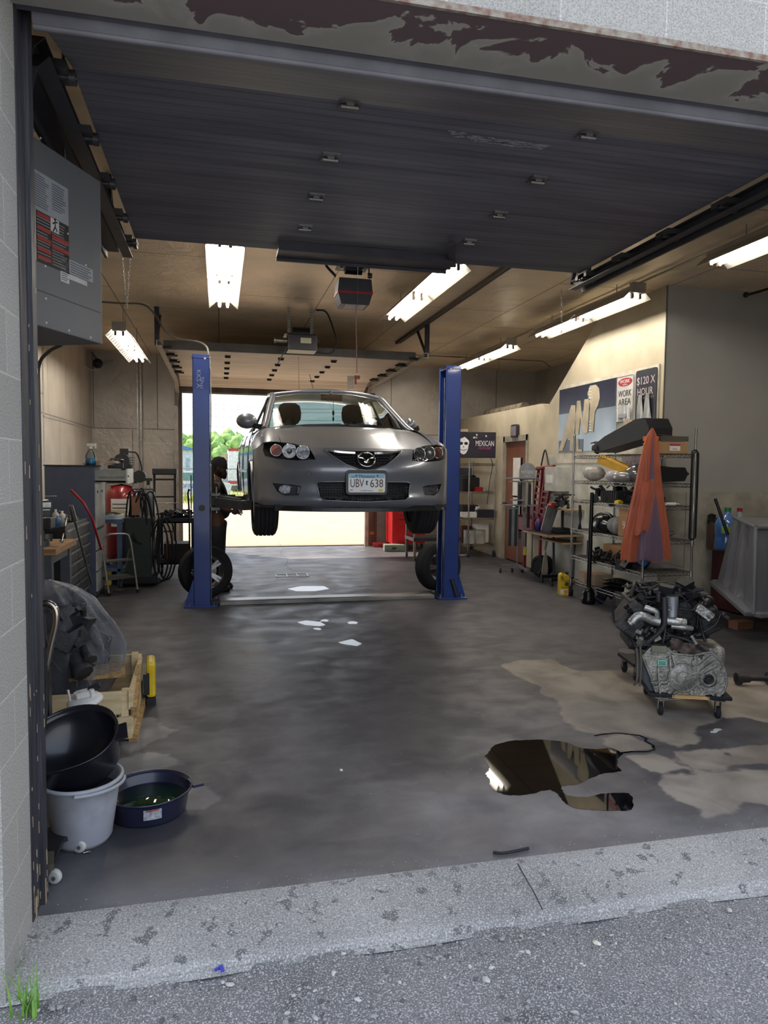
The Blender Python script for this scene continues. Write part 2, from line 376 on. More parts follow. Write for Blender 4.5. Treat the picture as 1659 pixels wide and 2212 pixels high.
# floor material: dark worn slab, with signed-distance masks for dry patches, bare spots and wet spots
def floor_mat():
    m, nt, p = base_mat('worn_slab'); N = nt.nodes; L = nt.links
    tc = N.new('ShaderNodeTexCoord'); ob = tc.outputs['Object']
    def noise(sc, det=6, dist=0, st=None):
        n = N.new('ShaderNodeTexNoise'); n.inputs['Scale'].default_value = sc; n.inputs['Detail'].default_value = det; n.inputs['Distortion'].default_value = dist
        if st:
            mp = N.new('ShaderNodeMapping'); mp.inputs['Scale'].default_value = st; L.new(ob, mp.inputs[0]); L.new(mp.outputs[0], n.inputs[0])
        else: L.new(ob, n.inputs[0])
        return n.outputs[0]
    def rng(s, a, b, c, d):
        r = N.new('ShaderNodeMapRange'); r.inputs[1].default_value = a; r.inputs[2].default_value = b; r.inputs[3].default_value = c; r.inputs[4].default_value = d; L.new(s, r.inputs[0]); return r.outputs[0]
    def mix(f, a, b, mode='MIX'):
        x = N.new('ShaderNodeMix'); x.data_type = 'RGBA'; x.blend_type = mode
        for i, s in ((0, f), (6, a), (7, b)):
            if isinstance(s, (int, float)): x.inputs[i].default_value = s
            elif isinstance(s, str): x.inputs[i].default_value = (*hexc(s), 1)
            else: L.new(s, x.inputs[i])
        return x.outputs[2]
    def sdf(nm, wob, w):
        a = N.new('ShaderNodeAttribute'); a.attribute_name = nm
        ad = N.new('ShaderNodeMath'); ad.operation = 'MULTIPLY_ADD'; ad.inputs[1].default_value = wob; L.new(n_edge, ad.inputs[0])
        s = N.new('ShaderNodeMath'); s.operation = 'SUBTRACT'; s.inputs[1].default_value = wob*.5
        L.new(a.outputs['Fac'], ad.inputs[2]); L.new(ad.outputs[0], s.inputs[0]); return rng(s.outputs[0], -w, w, 1, 0)
    n_edge = noise(9, 8, .5)
    big = noise(.9, 5, .4, (1, .8, 1)); mid = noise(3.2, 9, .35, (1, 1.1, 1)); fine = noise(120, 3); streak = noise(5, 8, .2, (.7, 1.8, 1))
    c = mix(rng(big, .35, .66, 0, 1), '3f3d42', '555359')
    c = mix(rng(mid, .38, .62, 0, .55), c, '303036')
    c = mix(rng(streak, .5, .75, 0, .3), c, '6f6c6e')
    c = mix(rng(fine, .6, .75, 0, .25), c, '8f8d8c')
    dry = sdf('dry', .12, .012)
    dc = mix(rng(mid, .4, .62, 0, 1), '928a80', '776f67')
    c = mix(dry, c, dc)
    gd = sdf('grey', .12, .012); c = mix(gd, c, mix(rng(mid, .4, .62, 0, 1), '7c797a', '666468'))
    bare = sdf('bare', .3, .18)
    c = mix(N_mul(N, L, bare, rng(mid, .42, .55, .15, .55)), c, '8b898a')
    wet = sdf('wet', .02, .004)
    c = mix(wet, c, '55585c')
    dark = sdf('dark', .3, .15); c = mix(N_mul(N, L, dark, .55), c, '2c2b31')
    L.new(c, p.inputs['Base Color'])
    ro = rng(mid, .35, .65, .42, .62)
    rw = N.new('ShaderNodeMix'); L.new(wet, rw.inputs[0]); L.new(ro, rw.inputs[2]); rw.inputs[3].default_value = .05
    rd = N.new('ShaderNodeMix'); L.new(dry, rd.inputs[0]); L.new(rw.outputs[0], rd.inputs[2]); rd.inputs[3].default_value = .8
    L.new(rd.outputs[0], p.inputs['Roughness']); p.inputs['Specular IOR Level'].default_value = .45
    b = N.new('ShaderNodeBump'); b.inputs['Strength'].default_value = .06; b.inputs['Distance'].default_value = .01; L.new(streak, b.inputs['Height'])
    b2 = N.new('ShaderNodeBump'); b2.inputs['Strength'].default_value = .15; b2.inputs['Distance'].default_value = .003; L.new(fine, b2.inputs['Height']); L.new(b.outputs[0], b2.inputs['Normal'])
    L.new(b2.outputs[0], p.inputs['Normal'])
    return m
def N_mul(N, L, a, b):
    x = N.new('ShaderNodeMath'); x.operation = 'MULTIPLY'
    for i, s in enumerate((a, b)):
        if isinstance(s, (int, float)): x.inputs[i].default_value = s
        else: L.new(s, x.inputs[i])
    return x.outputs[0]
def fl(pts): return [tuple(at(x, y, Z=0)[:2]) for x, y in pts]
DRY = [fl(q) for q in (
    [(1083, 1437), (1118, 1426), (1195, 1424), (1222, 1440), (1255, 1451), (1330, 1447), (1420, 1436), (1700, 1482), (1700, 1570), (1600, 1548), (1560, 1552), (1500, 1575), (1512, 1600), (1470, 1615), (1400, 1590), (1345, 1583), (1262, 1583), (1225, 1560), (1207, 1530), (1206, 1512), (1168, 1498), (1165, 1482), (1110, 1458)],
    [(1415, 1682), (1480, 1672), (1540, 1670), (1700, 1655), (1700, 1745), (1610, 1735), (1600, 1755), (1520, 1767), (1505, 1745), (1450, 1722)],
    [(1290, 1592), (1350, 1585), (1405, 1608), (1408, 1620), (1330, 1625), (1310, 1607)],
    [(1345, 1632), (1420, 1627), (1450, 1645), (1500, 1665), (1420, 1668), (1380, 1657)],
    [(1455, 1625), (1520, 1619), (1560, 1622), (1596, 1645), (1560, 1662), (1500, 1664), (1470, 1645)],
    [(1565, 1618), (1600, 1612), (1700, 1606), (1700, 1645), (1600, 1652), (1575, 1635)],
    [(285, 1555), (330, 1548), (350, 1570), (385, 1577), (340, 1600), (275, 1630), (255, 1600)],
    [(235, 1650), (300, 1628), (370, 1628), (395, 1650), (300, 1672), (250, 1690)],
    [(395, 1700), (450, 1697), (480, 1720), (440, 1748), (395, 1748)])]
WET = [fl(q) for q in (
    [(640, 1344), (660, 1340), (690, 1343), (705, 1350), (690, 1353), (660, 1350)], [(690, 1341), (700, 1337), (712, 1340), (705, 1343)],
    [(750, 1345), (760, 1341), (774, 1344), (770, 1348), (755, 1348)], [(674, 1358), (684, 1355), (695, 1358), (690, 1362)],
    [(728, 1388), (745, 1384), (760, 1380), (782, 1390), (775, 1396), (745, 1392)], [(620, 1272), (650, 1266), (700, 1266), (712, 1272), (680, 1277), (640, 1277)])]
BARE = [fl(q) for q in ([(500, 1380), (560, 1340), (650, 1350), (700, 1400), (640, 1460), (560, 1500), (500, 1450)], [(520, 1320), (640, 1310), (620, 1335), (530, 1340)],
    [(0, 1900), (500, 1890), (1000, 1850), (1659, 1770), (1659, 1850), (900, 1900), (0, 2020)], [(820, 1700), (1000, 1700), (1040, 1790), (860, 1800)], [(1060, 1700), (1400, 1750), (1500, 1800), (1100, 1830)], [(500, 1210), (700, 1200), (900, 1215), (700, 1290), (520, 1290)])]
DARK = [fl(q) for q in ([(110, 1770), (420, 1740), (640, 1700), (600, 1900), (200, 1900)], [(760, 1500), (1000, 1470), (1010, 1640), (820, 1640)], [(1400, 1380), (1659, 1370), (1659, 1470), (1540, 1440), (1330, 1440)], [(120, 1932), (165, 1928), (165, 1943), (130, 1950)])]
def make_floor():
    x0, x1, y0, y1, st = -2.4, 6.7, 2.63, 14.45, .04
    xs = np.arange(x0, x1+st, st); ys = np.arange(y0, y1+st, st); ys[-1] = 14.45; GX, GY = np.meshgrid(xs, ys); nx, ny = len(xs), len(ys)
    me = bpy.data.meshes.new('floor'); co = np.stack([GX, GY, np.zeros_like(GX)], -1).reshape(-1, 3)
    i = np.arange(nx*(ny-1)).reshape(ny-1, nx)[:, :-1].ravel()
    F = np.stack([i, i+1, i+nx+1, i+nx], -1)
    me.vertices.add(len(co)); me.vertices.foreach_set('co', co.ravel()); me.loops.add(F.size); me.loops.foreach_set('vertex_index', F.ravel())
    me.polygons.add(len(F)); me.polygons.foreach_set('loop_start', np.arange(0, F.size, 4)); me.update(calc_edges=True)
    P = co[:, :2]
    for nm, polys in (('dry', DRY[:6]), ('grey', DRY[6:]), ('wet', WET), ('bare', BARE), ('dark', DARK)):
        best = np.full(len(P), 9.)
        for poly in polys:
            a = np.array(poly); ins = np.zeros(len(P), bool); d = np.full(len(P), 9.); n = len(a)
            lo, hi = a.min(0)-.6, a.max(0)+.6; k = np.where(((P > lo) & (P < hi)).all(1))[0]
            if not len(k): continue
            Q = P[k]; dd = np.full(len(k), 9.); ii = np.zeros(len(k), bool)
            for j in range(n):
                p, q = a[j], a[(j+1) % n]; e = q-p; t = np.clip(((Q-p)@e)/max(e@e, 1e-9), 0, 1)
                dd = np.minimum(dd, np.hypot(*(Q-p-t[:, None]*e).T))
                cr = ((p[1] > Q[:, 1]) != (q[1] > Q[:, 1])); xx = (q[0]-p[0])*(Q[:, 1]-p[1])/((q[1]-p[1]) or 1e-9)+p[0]; ii ^= cr & (Q[:, 0] < xx)
            best[k] = np.minimum(best[k], np.where(ii, -dd, dd))
        at_ = me.attributes.new(nm, 'FLOAT', 'POINT'); at_.data.foreach_set('value', best.astype(np.float32))
    me.materials.append(floor_mat()); ob = bpy.data.objects.new('floor', me); COL.objects.link(ob); ob['kind'] = 'structure'
make_floor()
X0, X1, YF, YR, ZC = -2.33, 6.65, 2.63, 14.3, 3.7
LX, RX, HZ = -.644, 2.98, 3.075     # near opening
S(MB().b2((X0-.2, 2.631, -.3), (7.0, 14.5, -.004)), 'floor_slab', M('slab_edge', '8a8886', .9))

# sill ramp and gravel
conc = M('sill_concrete', 'b3b0aa', .9, col2='97948f', vs=7, vd=10, bump=.4, bs=130, lo=.35, hi=.6)
def stainy(name, c0, c1, c2, sc1, th, rough=.9):
    m, nt, p = base_mat(name); N = nt.nodes; L = nt.links; tc = N.new('ShaderNodeTexCoord')
    def nz(s, d): n = N.new('ShaderNodeTexNoise'); n.inputs['Scale'].default_value = s; n.inputs['Detail'].default_value = d; L.new(tc.outputs['Object'], n.inputs[0]); return n
    a, b, c = nz(sc1, 3), nz(1.3, 6), nz(170, 3)
    def mixr(f, lo, hi, A, B):
        r = N.new('ShaderNodeMapRange'); r.inputs[1].default_value = lo; r.inputs[2].default_value = hi; L.new(f.outputs[0], r.inputs[0])
        x = N.new('ShaderNodeMix'); x.data_type = 'RGBA'; L.new(r.outputs[0], x.inputs[0])
        for i, s in ((6, A), (7, B)):
            if isinstance(s, str): x.inputs[i].default_value = (*hexc(s), 1)
            else: L.new(s, x.inputs[i])
        return x.outputs[2]
    q = mixr(b, .35, .65, c0, c1); q = mixr(a, th, th+.03, q, c2); q = mixr(c, .5, .75, q, 'cfccc8'); q = mixr(c, .42, .3, q, '6a6864')
    L.new(q, p.inputs['Base Color']); p.inputs['Roughness'].default_value = rough
    bp = N.new('ShaderNodeBump'); bp.inputs['Strength'].default_value = .5; bp.inputs['Distance'].default_value = .004; L.new(c.outputs[0], bp.inputs['Height']); L.new(bp.outputs[0], p.inputs['Normal'])
    return m
sillm = stainy('sill', '9a9692', '7d7a78', '605e5d', 14, .60)
rnd = random.Random(3)
mb = MB(); mb.grid(lambda u, v: (LX-.02+u*(8.2), 2.272+v*.36 + (0 if v > .01 else .006*math.sin(u*70)-.006), -.03+.031*min(1, v*1.1)-(0 if v > .05 else .02)), 90, 20)
mb.b2((LX-.02, 2.29, -.3), (7.6, 2.62, -.045))
S(mb, 'trim_1', sillm)
gravm = stainy('gravel', '757170', '625f5f', '504d4d', 4, .62, .95)
def hgt(x, y): return -.045-.035*max(0, (2.28-y))+.006*math.sin(x*9+y*5)+.005*math.sin(x*23-y*17)
S(MB().grid(lambda u, v: (-4+u*11, -4+v*6.29, hgt(-4+u*11, -4+v*6.29)-(.0 if v < .99 else .006)), 160, 100), 'ground', gravm)
def stone(mb, x, y, z, r, rd):
    P = []; n, m = 6, 4
    k = [rd.uniform(.65, 1.2) for _ in range(n*(m+1))]; sx, sy, sz = rd.uniform(.8, 1.5), rd.uniform(.7, 1.1), rd.uniform(.4, .7); a = rd.uniform(0, 6)
    for j in range(m+1):
        ph = PI*j/m
        for i in range(n):
            t = 2*PI*i/n; q = k[j*n+i]*r if 0 < j < m else r; X, Y, Z_ = q*math.sin(ph)*math.cos(t)*sx, q*math.sin(ph)*math.sin(t)*sy, q*math.cos(ph)*sz
            P.append((x+X*math.cos(a)-Y*math.sin(a), y+X*math.sin(a)+Y*math.cos(a), z+Z_))
    mb.add(P, [(j*n+i, (j+1)*n+i, (j+1)*n+(i+1) % n, j*n+(i+1) % n) for j in range(m) for i in range(n)])
mb = MB()
for i in range(9000):
    x = rnd.uniform(-1.4, 3.3); y = rnd.uniform(1.35, 2.27); r = rnd.uniform(.0012, .004) if rnd.random() < .90 else rnd.uniform(.004, .011)
    if x > 1.2 and r > .006: r *= .6
    mb.cur = rnd.choice((0, 0, 1, 2)); stone(mb, x, y, hgt(x, y)+r*.2, r, rnd)
one(mb, 'gravel_stones', [M('stone_grey', '9a9794', .9), M('stone_light', 'c4c0ba', .9), M('stone_dark', '5f5c5b', .9)], 'loose small grey stones scattered over the gravel in front of the sill', 'gravel', kind='stuff')
mb = MB()
for i in range(300):
    x = rnd.uniform(LX+.05, 3.2); y = rnd.choice((rnd.gauss(2.66, .03), rnd.uniform(2.3, 5.5))); r = rnd.uniform(.001, .0022)
    stone(mb, x, max(y, 2.3), .001+(0 if y > 2.6 else -.018), r, rnd)
one(mb, 'floor_grit', M('stone_light', 'c4c0ba', .9), 'tiny pale crumbs of grit scattered on the garage floor near the opening', 'grit', kind='stuff')
for (px, py, r, mt, lab) in ((1050, 2118, .014, 'c4c0ba', 'pale round stone alone on the gravel, lower right of centre'), (245, 2087, .012, 'cfc9c0', 'pale wedge-shaped stone on the gravel near the lower left'),
                         (377, 2107, .012, 'a9a5a0', 'grey round stone in the gravel under the oil-spotted sill'), (1290, 2040, .013, 'e0d9c4', 'flat cream chip of stone on the gravel right of centre'), (1575, 1972, .016, 'b5b1ac', 'squarish grey stone on the gravel at the sill edge, far right')):
    q = at(px, py, Z=-.055); mb = MB(); rd = random.Random(px); stone(mb, 0, 0, 0, r, rd)
    one(mb, 'stone', M('st_'+mt, mt, .9), lab, 'stone', loc=(q.x, q.y, hgt(q.x, q.y)+r*.3))
# grass tuft at the left corner
gr = M('grass_blade', '6f9a3e', .6, col2='4f7a2c', vs=20)
def tuft(c, n, h, lab, seed):
    rd = random.Random(seed); mb = MB()
    for i in range(n):
        a = rd.uniform(0, 6.28); l = h*rd.uniform(.5, 1.1); b = rd.uniform(.2, .9); x, y = rd.gauss(0, .02), rd.gauss(0, .02)
        P = []
        for k in range(6):
            t = k/5; wd = .0045*(1-t)+.0004; r_ = l*b*t*t*.9; px_, py_, pz = x+math.cos(a)*r_, y+math.sin(a)*r_, l*t*(1-.35*b*t)
            P += [(px_-math.sin(a)*wd, py_+math.cos(a)*wd, pz), (px_+math.sin(a)*wd, py_-math.cos(a)*wd, pz)]
        mb.add(P, [(2*k, 2*k+1, 2*k+3, 2*k+2) for k in range(5)], True)
    one(mb, 'grass_tuft', gr, lab, 'grass', loc=c)
q = at(60, 2200, Z=-.07); tuft((q.x, q.y, hgt(q.x, q.y)), 22, .15, 'green grass tuft growing from the gravel at the very bottom left', 4)
q = at(12, 2120, Z=-.06); tuft((q.x, q.y, hgt(q.x, q.y)), 16, .11, 'green grass tuft at the foot of the block jamb', 5)

# front block wall, lintel, jambs
S(MB().b2((-4, 2.28, -.3), (LX, 2.60, 4.3)), 'wall_front_left', block)
S(MB().b2((LX, 2.28, HZ+.012), (8, 2.56, 4.3)), 'wall_front_lintel', block)
S(MB().b2((3.05, 2.28, -.3), (8, 2.60, HZ+.012)), 'wall_front_right', block)
S(MB().b2((-4, 2.56, 3.6), (8, 2.63, 4.3)).b2((X0, 2.56, HZ+.012), (8, 2.63, 3.7)), 'wall_front_inner', M('painted_inner', '55545a', .7))
def rusty():
    m, nt, p = base_mat('rusty_lintel'); N = nt.nodes; L = nt.links; tc = N.new('ShaderNodeTexCoord'); sp = N.new('ShaderNodeSeparateXYZ'); L.new(tc.outputs['Object'], sp.inputs[0])
    n = N.new('ShaderNodeTexNoise'); n.inputs['Scale'].default_value = 5; n.inputs['Detail'].default_value = 7; n.inputs['Distortion'].default_value = .8; L.new(tc.outputs['Object'], n.inputs[0])
    a = N.new('ShaderNodeMapRange'); a.inputs[1].default_value = 2.30; a.inputs[2].default_value = 2.58; a.inputs[3].default_value = -.22; a.inputs[4].default_value = .16; L.new(sp.outputs['Y'], a.inputs[0])
    s = N.new('ShaderNodeMath'); s.operation = 'ADD'; L.new(n.outputs[0], s.inputs[0]); L.new(a.outputs[0], s.inputs[1])
    r = N.new('ShaderNodeValToRGB'); e = r.color_ramp.elements; e[0].position = .45; e[0].color = (*hexc('56484a'), 1); e[1].position = .475; e[1].color = (*hexc('8f8c84'), 1)
    k = e.new(.62); k.color = (*hexc('85827a'), 1); k = e.new(.47); k.color = (*hexc('9f9b91'), 1)
    L.new(s.outputs[0], r.inputs[0]); L.new(r.outputs[0], p.inputs['Base Color']); p.inputs['Roughness'].default_value = .45
    return m
S(MB().b2((LX-.02, 2.281, HZ), (3.06, 2.58, HZ+.012)), 'trim_2', rusty())
S(MB().b2((LX-.02, 2.268, HZ-.002), (3.06, 2.281, HZ+.02)), 'trim_3', M('rust_edge', '6b4f42', .8, col2='8a857a', vs=30))
jm = M('peeling_black_paint', '3a3a42', .55, col2='24242a', vs=60, stretch=(1, 1, .05), bump=.5, bs=40)
mb = MB().b2((LX-.04, 2.60, -.002), (LX+.004, 2.70, HZ+.1)).b2((LX-.04, 2.70, 0), (LX+.018, 2.76, HZ+.1))
S(mb, 'trim_4', jm)
mb = MB(); rd = random.Random(9)
for i in range(60):
    y = rd.choice((2.612, 2.66, 2.695, 2.74))+rd.uniform(-.004, .004); z = rd.random()**2.2*2.6+.02; h = rd.uniform(.006, .05)
    mb.b2((LX+.0045 if y < 2.7 else LX+.0185, y, z), (LX+.006 if y < 2.7 else LX+.02, y+rd.uniform(.002, .005), z+h))
mb.b2((LX+.0185, 2.71, .0), (LX+.0205, 2.722, .09)).b2((LX+.0045, 2.63, .0), (LX+.0065, 2.645, .07))
one(mb, 'bare_wood_chips', M('bare_wood', 'b3a184', .8), 'pale bare streaks where black paint has flaked off the left door jamb', 'peeled paint', kind='stuff')
S(MB().b2((2.99, 2.60, 0), (3.05, 2.76, HZ+.1)), 'trim_5', jm)
# outer shell
S(MB().b2((X0-.2, 2.60, -.1), (X0, 14.5, 4.1)), 'wall_left', foil_left)
S(MB().b2((X1, 2.60, -.1), (X1+.2, 14.5, 4.1)), 'wall_right', foil_rear)
DL, DR, DZ = -.73, 2.98, 3.02
mb = MB().b2((X0, YR, -.1), (DL, YR+.18, 3.9)).b2((DR, YR, -.1), (X1, YR+.18, 3.9)).b2((DL, YR, DZ), (DR, YR+.18, 3.9))
S(mb, 'wall_rear', foil_rear)
S(MB().b2((X0-.2, 2.4, ZC), (X1+.2, 14.5, ZC+.25)), 'ceiling', foil_ceil)
# rear door frame
fr = M('door_frame_tan', '7d7166', .6, col2='5c524b', stretch=(1, 1, .1))
mb = MB().b2((DL-.10, YR-.05, 0), (DL, YR+.02, DZ+.1)).b2((DL-.02, YR, 0), (DL+.03, YR+.17, DZ)).b2((DL, YR-.04, DZ-.0), (DR, YR+.17, DZ+.14)).b2((DL, YR-.05, DZ+.0), (DR, YR-.02, DZ+.22))
S(mb, 'trim_6', fr)
mb = MB().b2((DR, YR-.06, 0), (DR+.12, YR, DZ+.1)).b2((DR-.04, YR, 0), (DR+.0, YR+.17, DZ)).b2((DR+.12, YR-.1, 0), (DR+.17, YR, DZ))
S(mb, 'trim_7', M('door_frame_brown', '6b4a3c', .6, col2='54382e', stretch=(1, 1, .1)))
# foil tape seams on the rear-left wall and corner, conduit
tape = M('foil_tape', 'c9c6c0', .3, .7, col2='a5a29c', vs=30, bump=.4, bs=40)
S(MB().b2((-1.52, YR-.006, 0), (-1.44, YR, ZC)).b2((X0, YR-.006, 2.02), (-.9, YR, 2.04)).b2((X0, 6, 2.55), (X0+.005, 10.5, 2.57)).b2((X0, 10.5, 2.25), (X0+.005, 14.3, 2.27)).b2((X0, 10.48, 0), (X0+.005, 10.54, 3.7)), 'trim_8', tape)

# office box: side wall with the sloping top, front wall
OX, OY = 4.95, 7.25
ofw = M('office_wall_paint', 'c3b9a2', .75, col2='b0a68f', vs=2.5, vd=8)
ofl = M('office_wall_lower', 'c9cbc6', .7, col2='a7a69a', vs=3, vd=9, lo=.4, hi=.62)
prof = [(OY, 0), (10.9, 0), (10.9, 2.12), (11.85, 2.12), (11.85, 0), (YR, 0), (YR, 2.64), (10.42, 2.64), (10.36, 2.62), (10.30, 2.56), (10.24, 2.53), (8.62, ZC), (OY, ZC)]
mb = MB(); mb.prism([(a, b) for a, b in prof], .12, (OX, 0, 0), (0, 1, 0), (0, 0, 1))
S(mb, 'wall_office_side', ofw)
mb = MB().b2((OX-.012, OY-.012, 0), (OX, 10.2, 1.83))
S(mb, 'trim_9', ofl)
gry = M('grey_wall_paint', 'a9a7a3', .7, col2='a09e9a', vs=1.5)
S(MB().b2((OX+.001, OY-.006, 0), (X1, OY+.12, ZC)), 'wall_office_front', gry)
S(MB().b2((OX, OY-.02, 0), (X1, OY-.001, 1.36)), 'trim_10', M('stained_board', 'b0aca0', .8, col2='8c887c', vs=4, vd=9, bump=.2))
S(MB().b2((OX-.004, OY-.012, 1.36), (OX+.012, OY-.001, ZC)).b2((5.28, OY-.024, 0), (5.285, OY-.02, 1.36)), 'trim_11', M('edge_dark', '6a675f', .7))
S(MB().b2((OX+.12, OY+.12, 2.5), (X1, YR, 2.6)), 'ceiling_office', M('loft_floor', '8d8778', .8))
S(MB().b2((X0, 2.5, 3.69), (X1, 2.62, 3.7)), 'trim_12', dkg)
# ---- near overhead door, raised under the ceiling
def ribbed(name, col, col2, rough, ribs, metal=.0):
    m, nt, p = base_mat(name); N = nt.nodes; L = nt.links; tc = N.new('ShaderNodeTexCoord')
    wv = N.new('ShaderNodeTexWave'); wv.bands_direction = 'Y'; wv.inputs['Scale'].default_value = ribs; wv.inputs['Distortion'].default_value = 0; wv.wave_profile = 'SAW'
    L.new(tc.outputs['Object'], wv.inputs[0])
    n = N.new('ShaderNodeTexNoise'); n.inputs['Scale'].default_value = 3; n.inputs['Detail'].default_value = 7
    mp = N.new('ShaderNodeMapping'); mp.inputs['Scale'].default_value = (.4, 4, 1); L.new(tc.outputs['Object'], mp.inputs[0]); L.new(mp.outputs[0], n.inputs[0])
    mx = N.new('ShaderNodeMix'); mx.data_type = 'RGBA'; mx.inputs[6].default_value = (*hexc(col), 1); mx.inputs[7].default_value = (*hexc(col2), 1)
    r = N.new('ShaderNodeMapRange'); r.inputs[1].default_value = .35; r.inputs[2].default_value = .65; L.new(n.outputs[0], r.inputs[0]); L.new(r.outputs[0], mx.inputs[0])
    g2 = N.new('ShaderNodeMapRange'); g2.inputs[1].default_value = .0; g2.inputs[2].default_value = .22; g2.inputs[3].default_value = .55; g2.inputs[4].default_value = 1; L.new(wv.outputs[0], g2.inputs[0])  # groove shade put into the colour so the ribs show
    m3 = N.new('ShaderNodeMix'); m3.data_type = 'RGBA'; m3.blend_type = 'MULTIPLY'; m3.inputs[0].default_value = 1; L.new(mx.outputs[2], m3.inputs[6]); L.new(g2.outputs[0], m3.inputs[7])
    L.new(m3.outputs[2], p.inputs['Base Color']); p.inputs['Roughness'].default_value = rough; p.inputs['Metallic'].default_value = metal
    b = N.new('ShaderNodeBump'); b.inputs['Strength'].default_value = .8; b.inputs['Distance'].default_value = .012; L.new(wv.outputs[0], b.inputs['Height']); L.new(b.outputs[0], p.inputs['Normal'])
    return m
def overhead_door(tag_name, xl, xr, secs, panel_m, hinge_m, track_m, hinge_x, tracks, label_parts=None):
    root = thing(tag_name, None, None); root['kind'] = 'structure'
    for (y0, z0, y1, z1) in secs:
        mb = MB(); d = Vector((0, y1-y0, z1-z0)); n = Vector((0, -d.z, d.y)).normalized()*.045; a, b = Vector((0, y0, z0)), Vector((0, y1-.004 if y1 > y0 else y1, z1))
        P = [Vector((x, p.y, p.z))+q for x in (xl, xr) for p in (a, b) for q in (Vector(), n)]
        mb.add(P, [(0, 1, 3, 2), (4, 6, 7, 5), (0, 2, 6, 4), (1, 5, 7, 3), (0, 4, 5, 1), (2, 3, 7, 6)]); mb.build('door_section', panel_m, root)
    for (y0, z0, y1, z1) in secs[1:]:
        for hx in hinge_x:
            mb = MB().b2((hx-.045, y0-.05, z0-.012), (hx+.045, y0-.012, z0-.001)).b2((hx-.045, y0+.012, z0-.012), (hx+.045, y0+.05, z0-.001))
            mb.cyl((hx-.04, y0, z0-.022), (hx+.04, y0, z0-.022), .012, n=8).b2((hx-.018, y0-.02, z0-.022), (hx+.018, y0+.02, z0-.006)); mb.build('hinge', hinge_m, root)
    for pts, sd in tracks:
        mb = MB(); mb.strip(pts, .012, .07); mb.strip([Vector(p)+Vector((-sd*.03, 0, -.034)) for p in pts], .07, .006); mb.strip([Vector(p)+Vector((-sd*.025, 0, .034)) for p in pts], .05, .006)
        mb.build('track', track_m, root)
    return root
nd_m = ribbed('near_door_panel', '6a6971', '55545c', .38, 5.2)
secs = [(2.66, 3.085, 3.24, 3.235)]+[(3.24+.565*i, 3.235, 3.24+.565*(i+1), 3.235) for i in range(4)]
t0 = [(LX-.05, 2.80, 3.0)]+[(LX-.05, 2.80+.12*math.sin(a), 3.13-.0+.0*a) for a in (0,)]+[(LX-.05, 3.0, 3.19), (LX-.05, 5.75, 3.20)]
nd = overhead_door('door_1', LX+.06, 2.93, secs, nd_m, M('hinge_metal', '8d8b88', .4, .8), M('track_metal', '4a4a50', .45, .6), (.575, 1.75),
                   [([(LX-.05, 2.8, 0), (LX-.05, 2.8, 2.85), (LX-.05, 2.86, 3.06), (LX-.05, 3.05, 3.2), (LX-.05, 5.75, 3.20)], -1), ([(3.03, 2.8, 0), (3.03, 2.8, 2.85), (3.03, 2.86, 3.06), (3.03, 3.05, 3.2), (3.03, 5.75, 3.20)], 1)])
# bottom seal, wooden angle beams beside tracks, end rollers, stiffener strut
MB().b2((LX+.05, 2.632, 3.05), (2.95, 2.665, 3.10)).tube([(LX+.05, 2.645, 3.048), (2.95, 2.645, 3.048)], .012).tube([(LX+.05, 2.665, 3.06), (2.95, 2.665, 3.06)], .006).build('bottom_seal', M('seal', '6a6970', .5), nd)
for x in (LX-.13, 3.12): MB().b2((x-.05, 3.1, 3.19), (x+.05, 5.72, 3.25)).b2((x-.05, 3.1, 3.14), (x-.03, 5.72, 3.19)).build('track_angle', M('track_dark', '3a3a40', .5, .4), nd)
for (x, y) in [(LX+.0, 5.46), (2.98, 5.46)]+[(2.98, 3.24+.565*i) for i in range(5)]+[(LX, 3.24+.565*i) for i in range(5)]:
    m_ = MB().b2((x-.05, y-.07, 3.19), (x+.05, y+.07, 3.225)).cyl((x-.05, y, 3.19), (x+.08, y, 3.19), .012, n=8).cyl((x+.05, y, 3.19), (x+.075, y, 3.19), .03, n=12); m_.build('roller', M('hinge_metal2', '5d5c5e', .4, .7), nd)
for x in (LX-.13, 3.06): MB().box((x, 5.6, 3.45), (.04, .04, .5)).box((x, 5.75, 3.47), (.03, .03, .52), (.6, 0, 0)).build('track_hanger', M('track_dark', '3a3a40', .5, .4), nd)
# stiffener / operator bracket plate under the last section
MB().b2((.42, 5.25, 3.16), (1.75, 5.47, 3.18)).b2((.42, 5.25, 3.18), (1.75, 5.27, 3.225)).b2((.42, 5.45, 3.14), (1.75, 5.47, 3.18)).build('strut', M('strut_dark', '3b3a42', .5, .3), nd)
MB().box((1.70, 5.16, 3.19), (.05, .55, .02), (0, 0, -.35)).build('strut_arm', M('strut_dark', '3b3a42', .5, .3), nd)
rng_ = random.Random(2); mb = MB()
for i in range(60): x = rng_.uniform(1.22, 1.62); y = rng_.uniform(3.40, 3.46); mb.box((x, y, 3.2335), (rng_.uniform(.01, .08), .004, .001), (0, 0, rng_.uniform(-.2, .2)))
for i in range(12): x = rng_.uniform(1.10, 1.17); y = rng_.uniform(3.38, 3.44); mb.box((x, y, 3.2335), (rng_.uniform(.01, .04), .004, .001))
mb.build('scratches', M('scratch', 'a8a7ab', .5), nd)
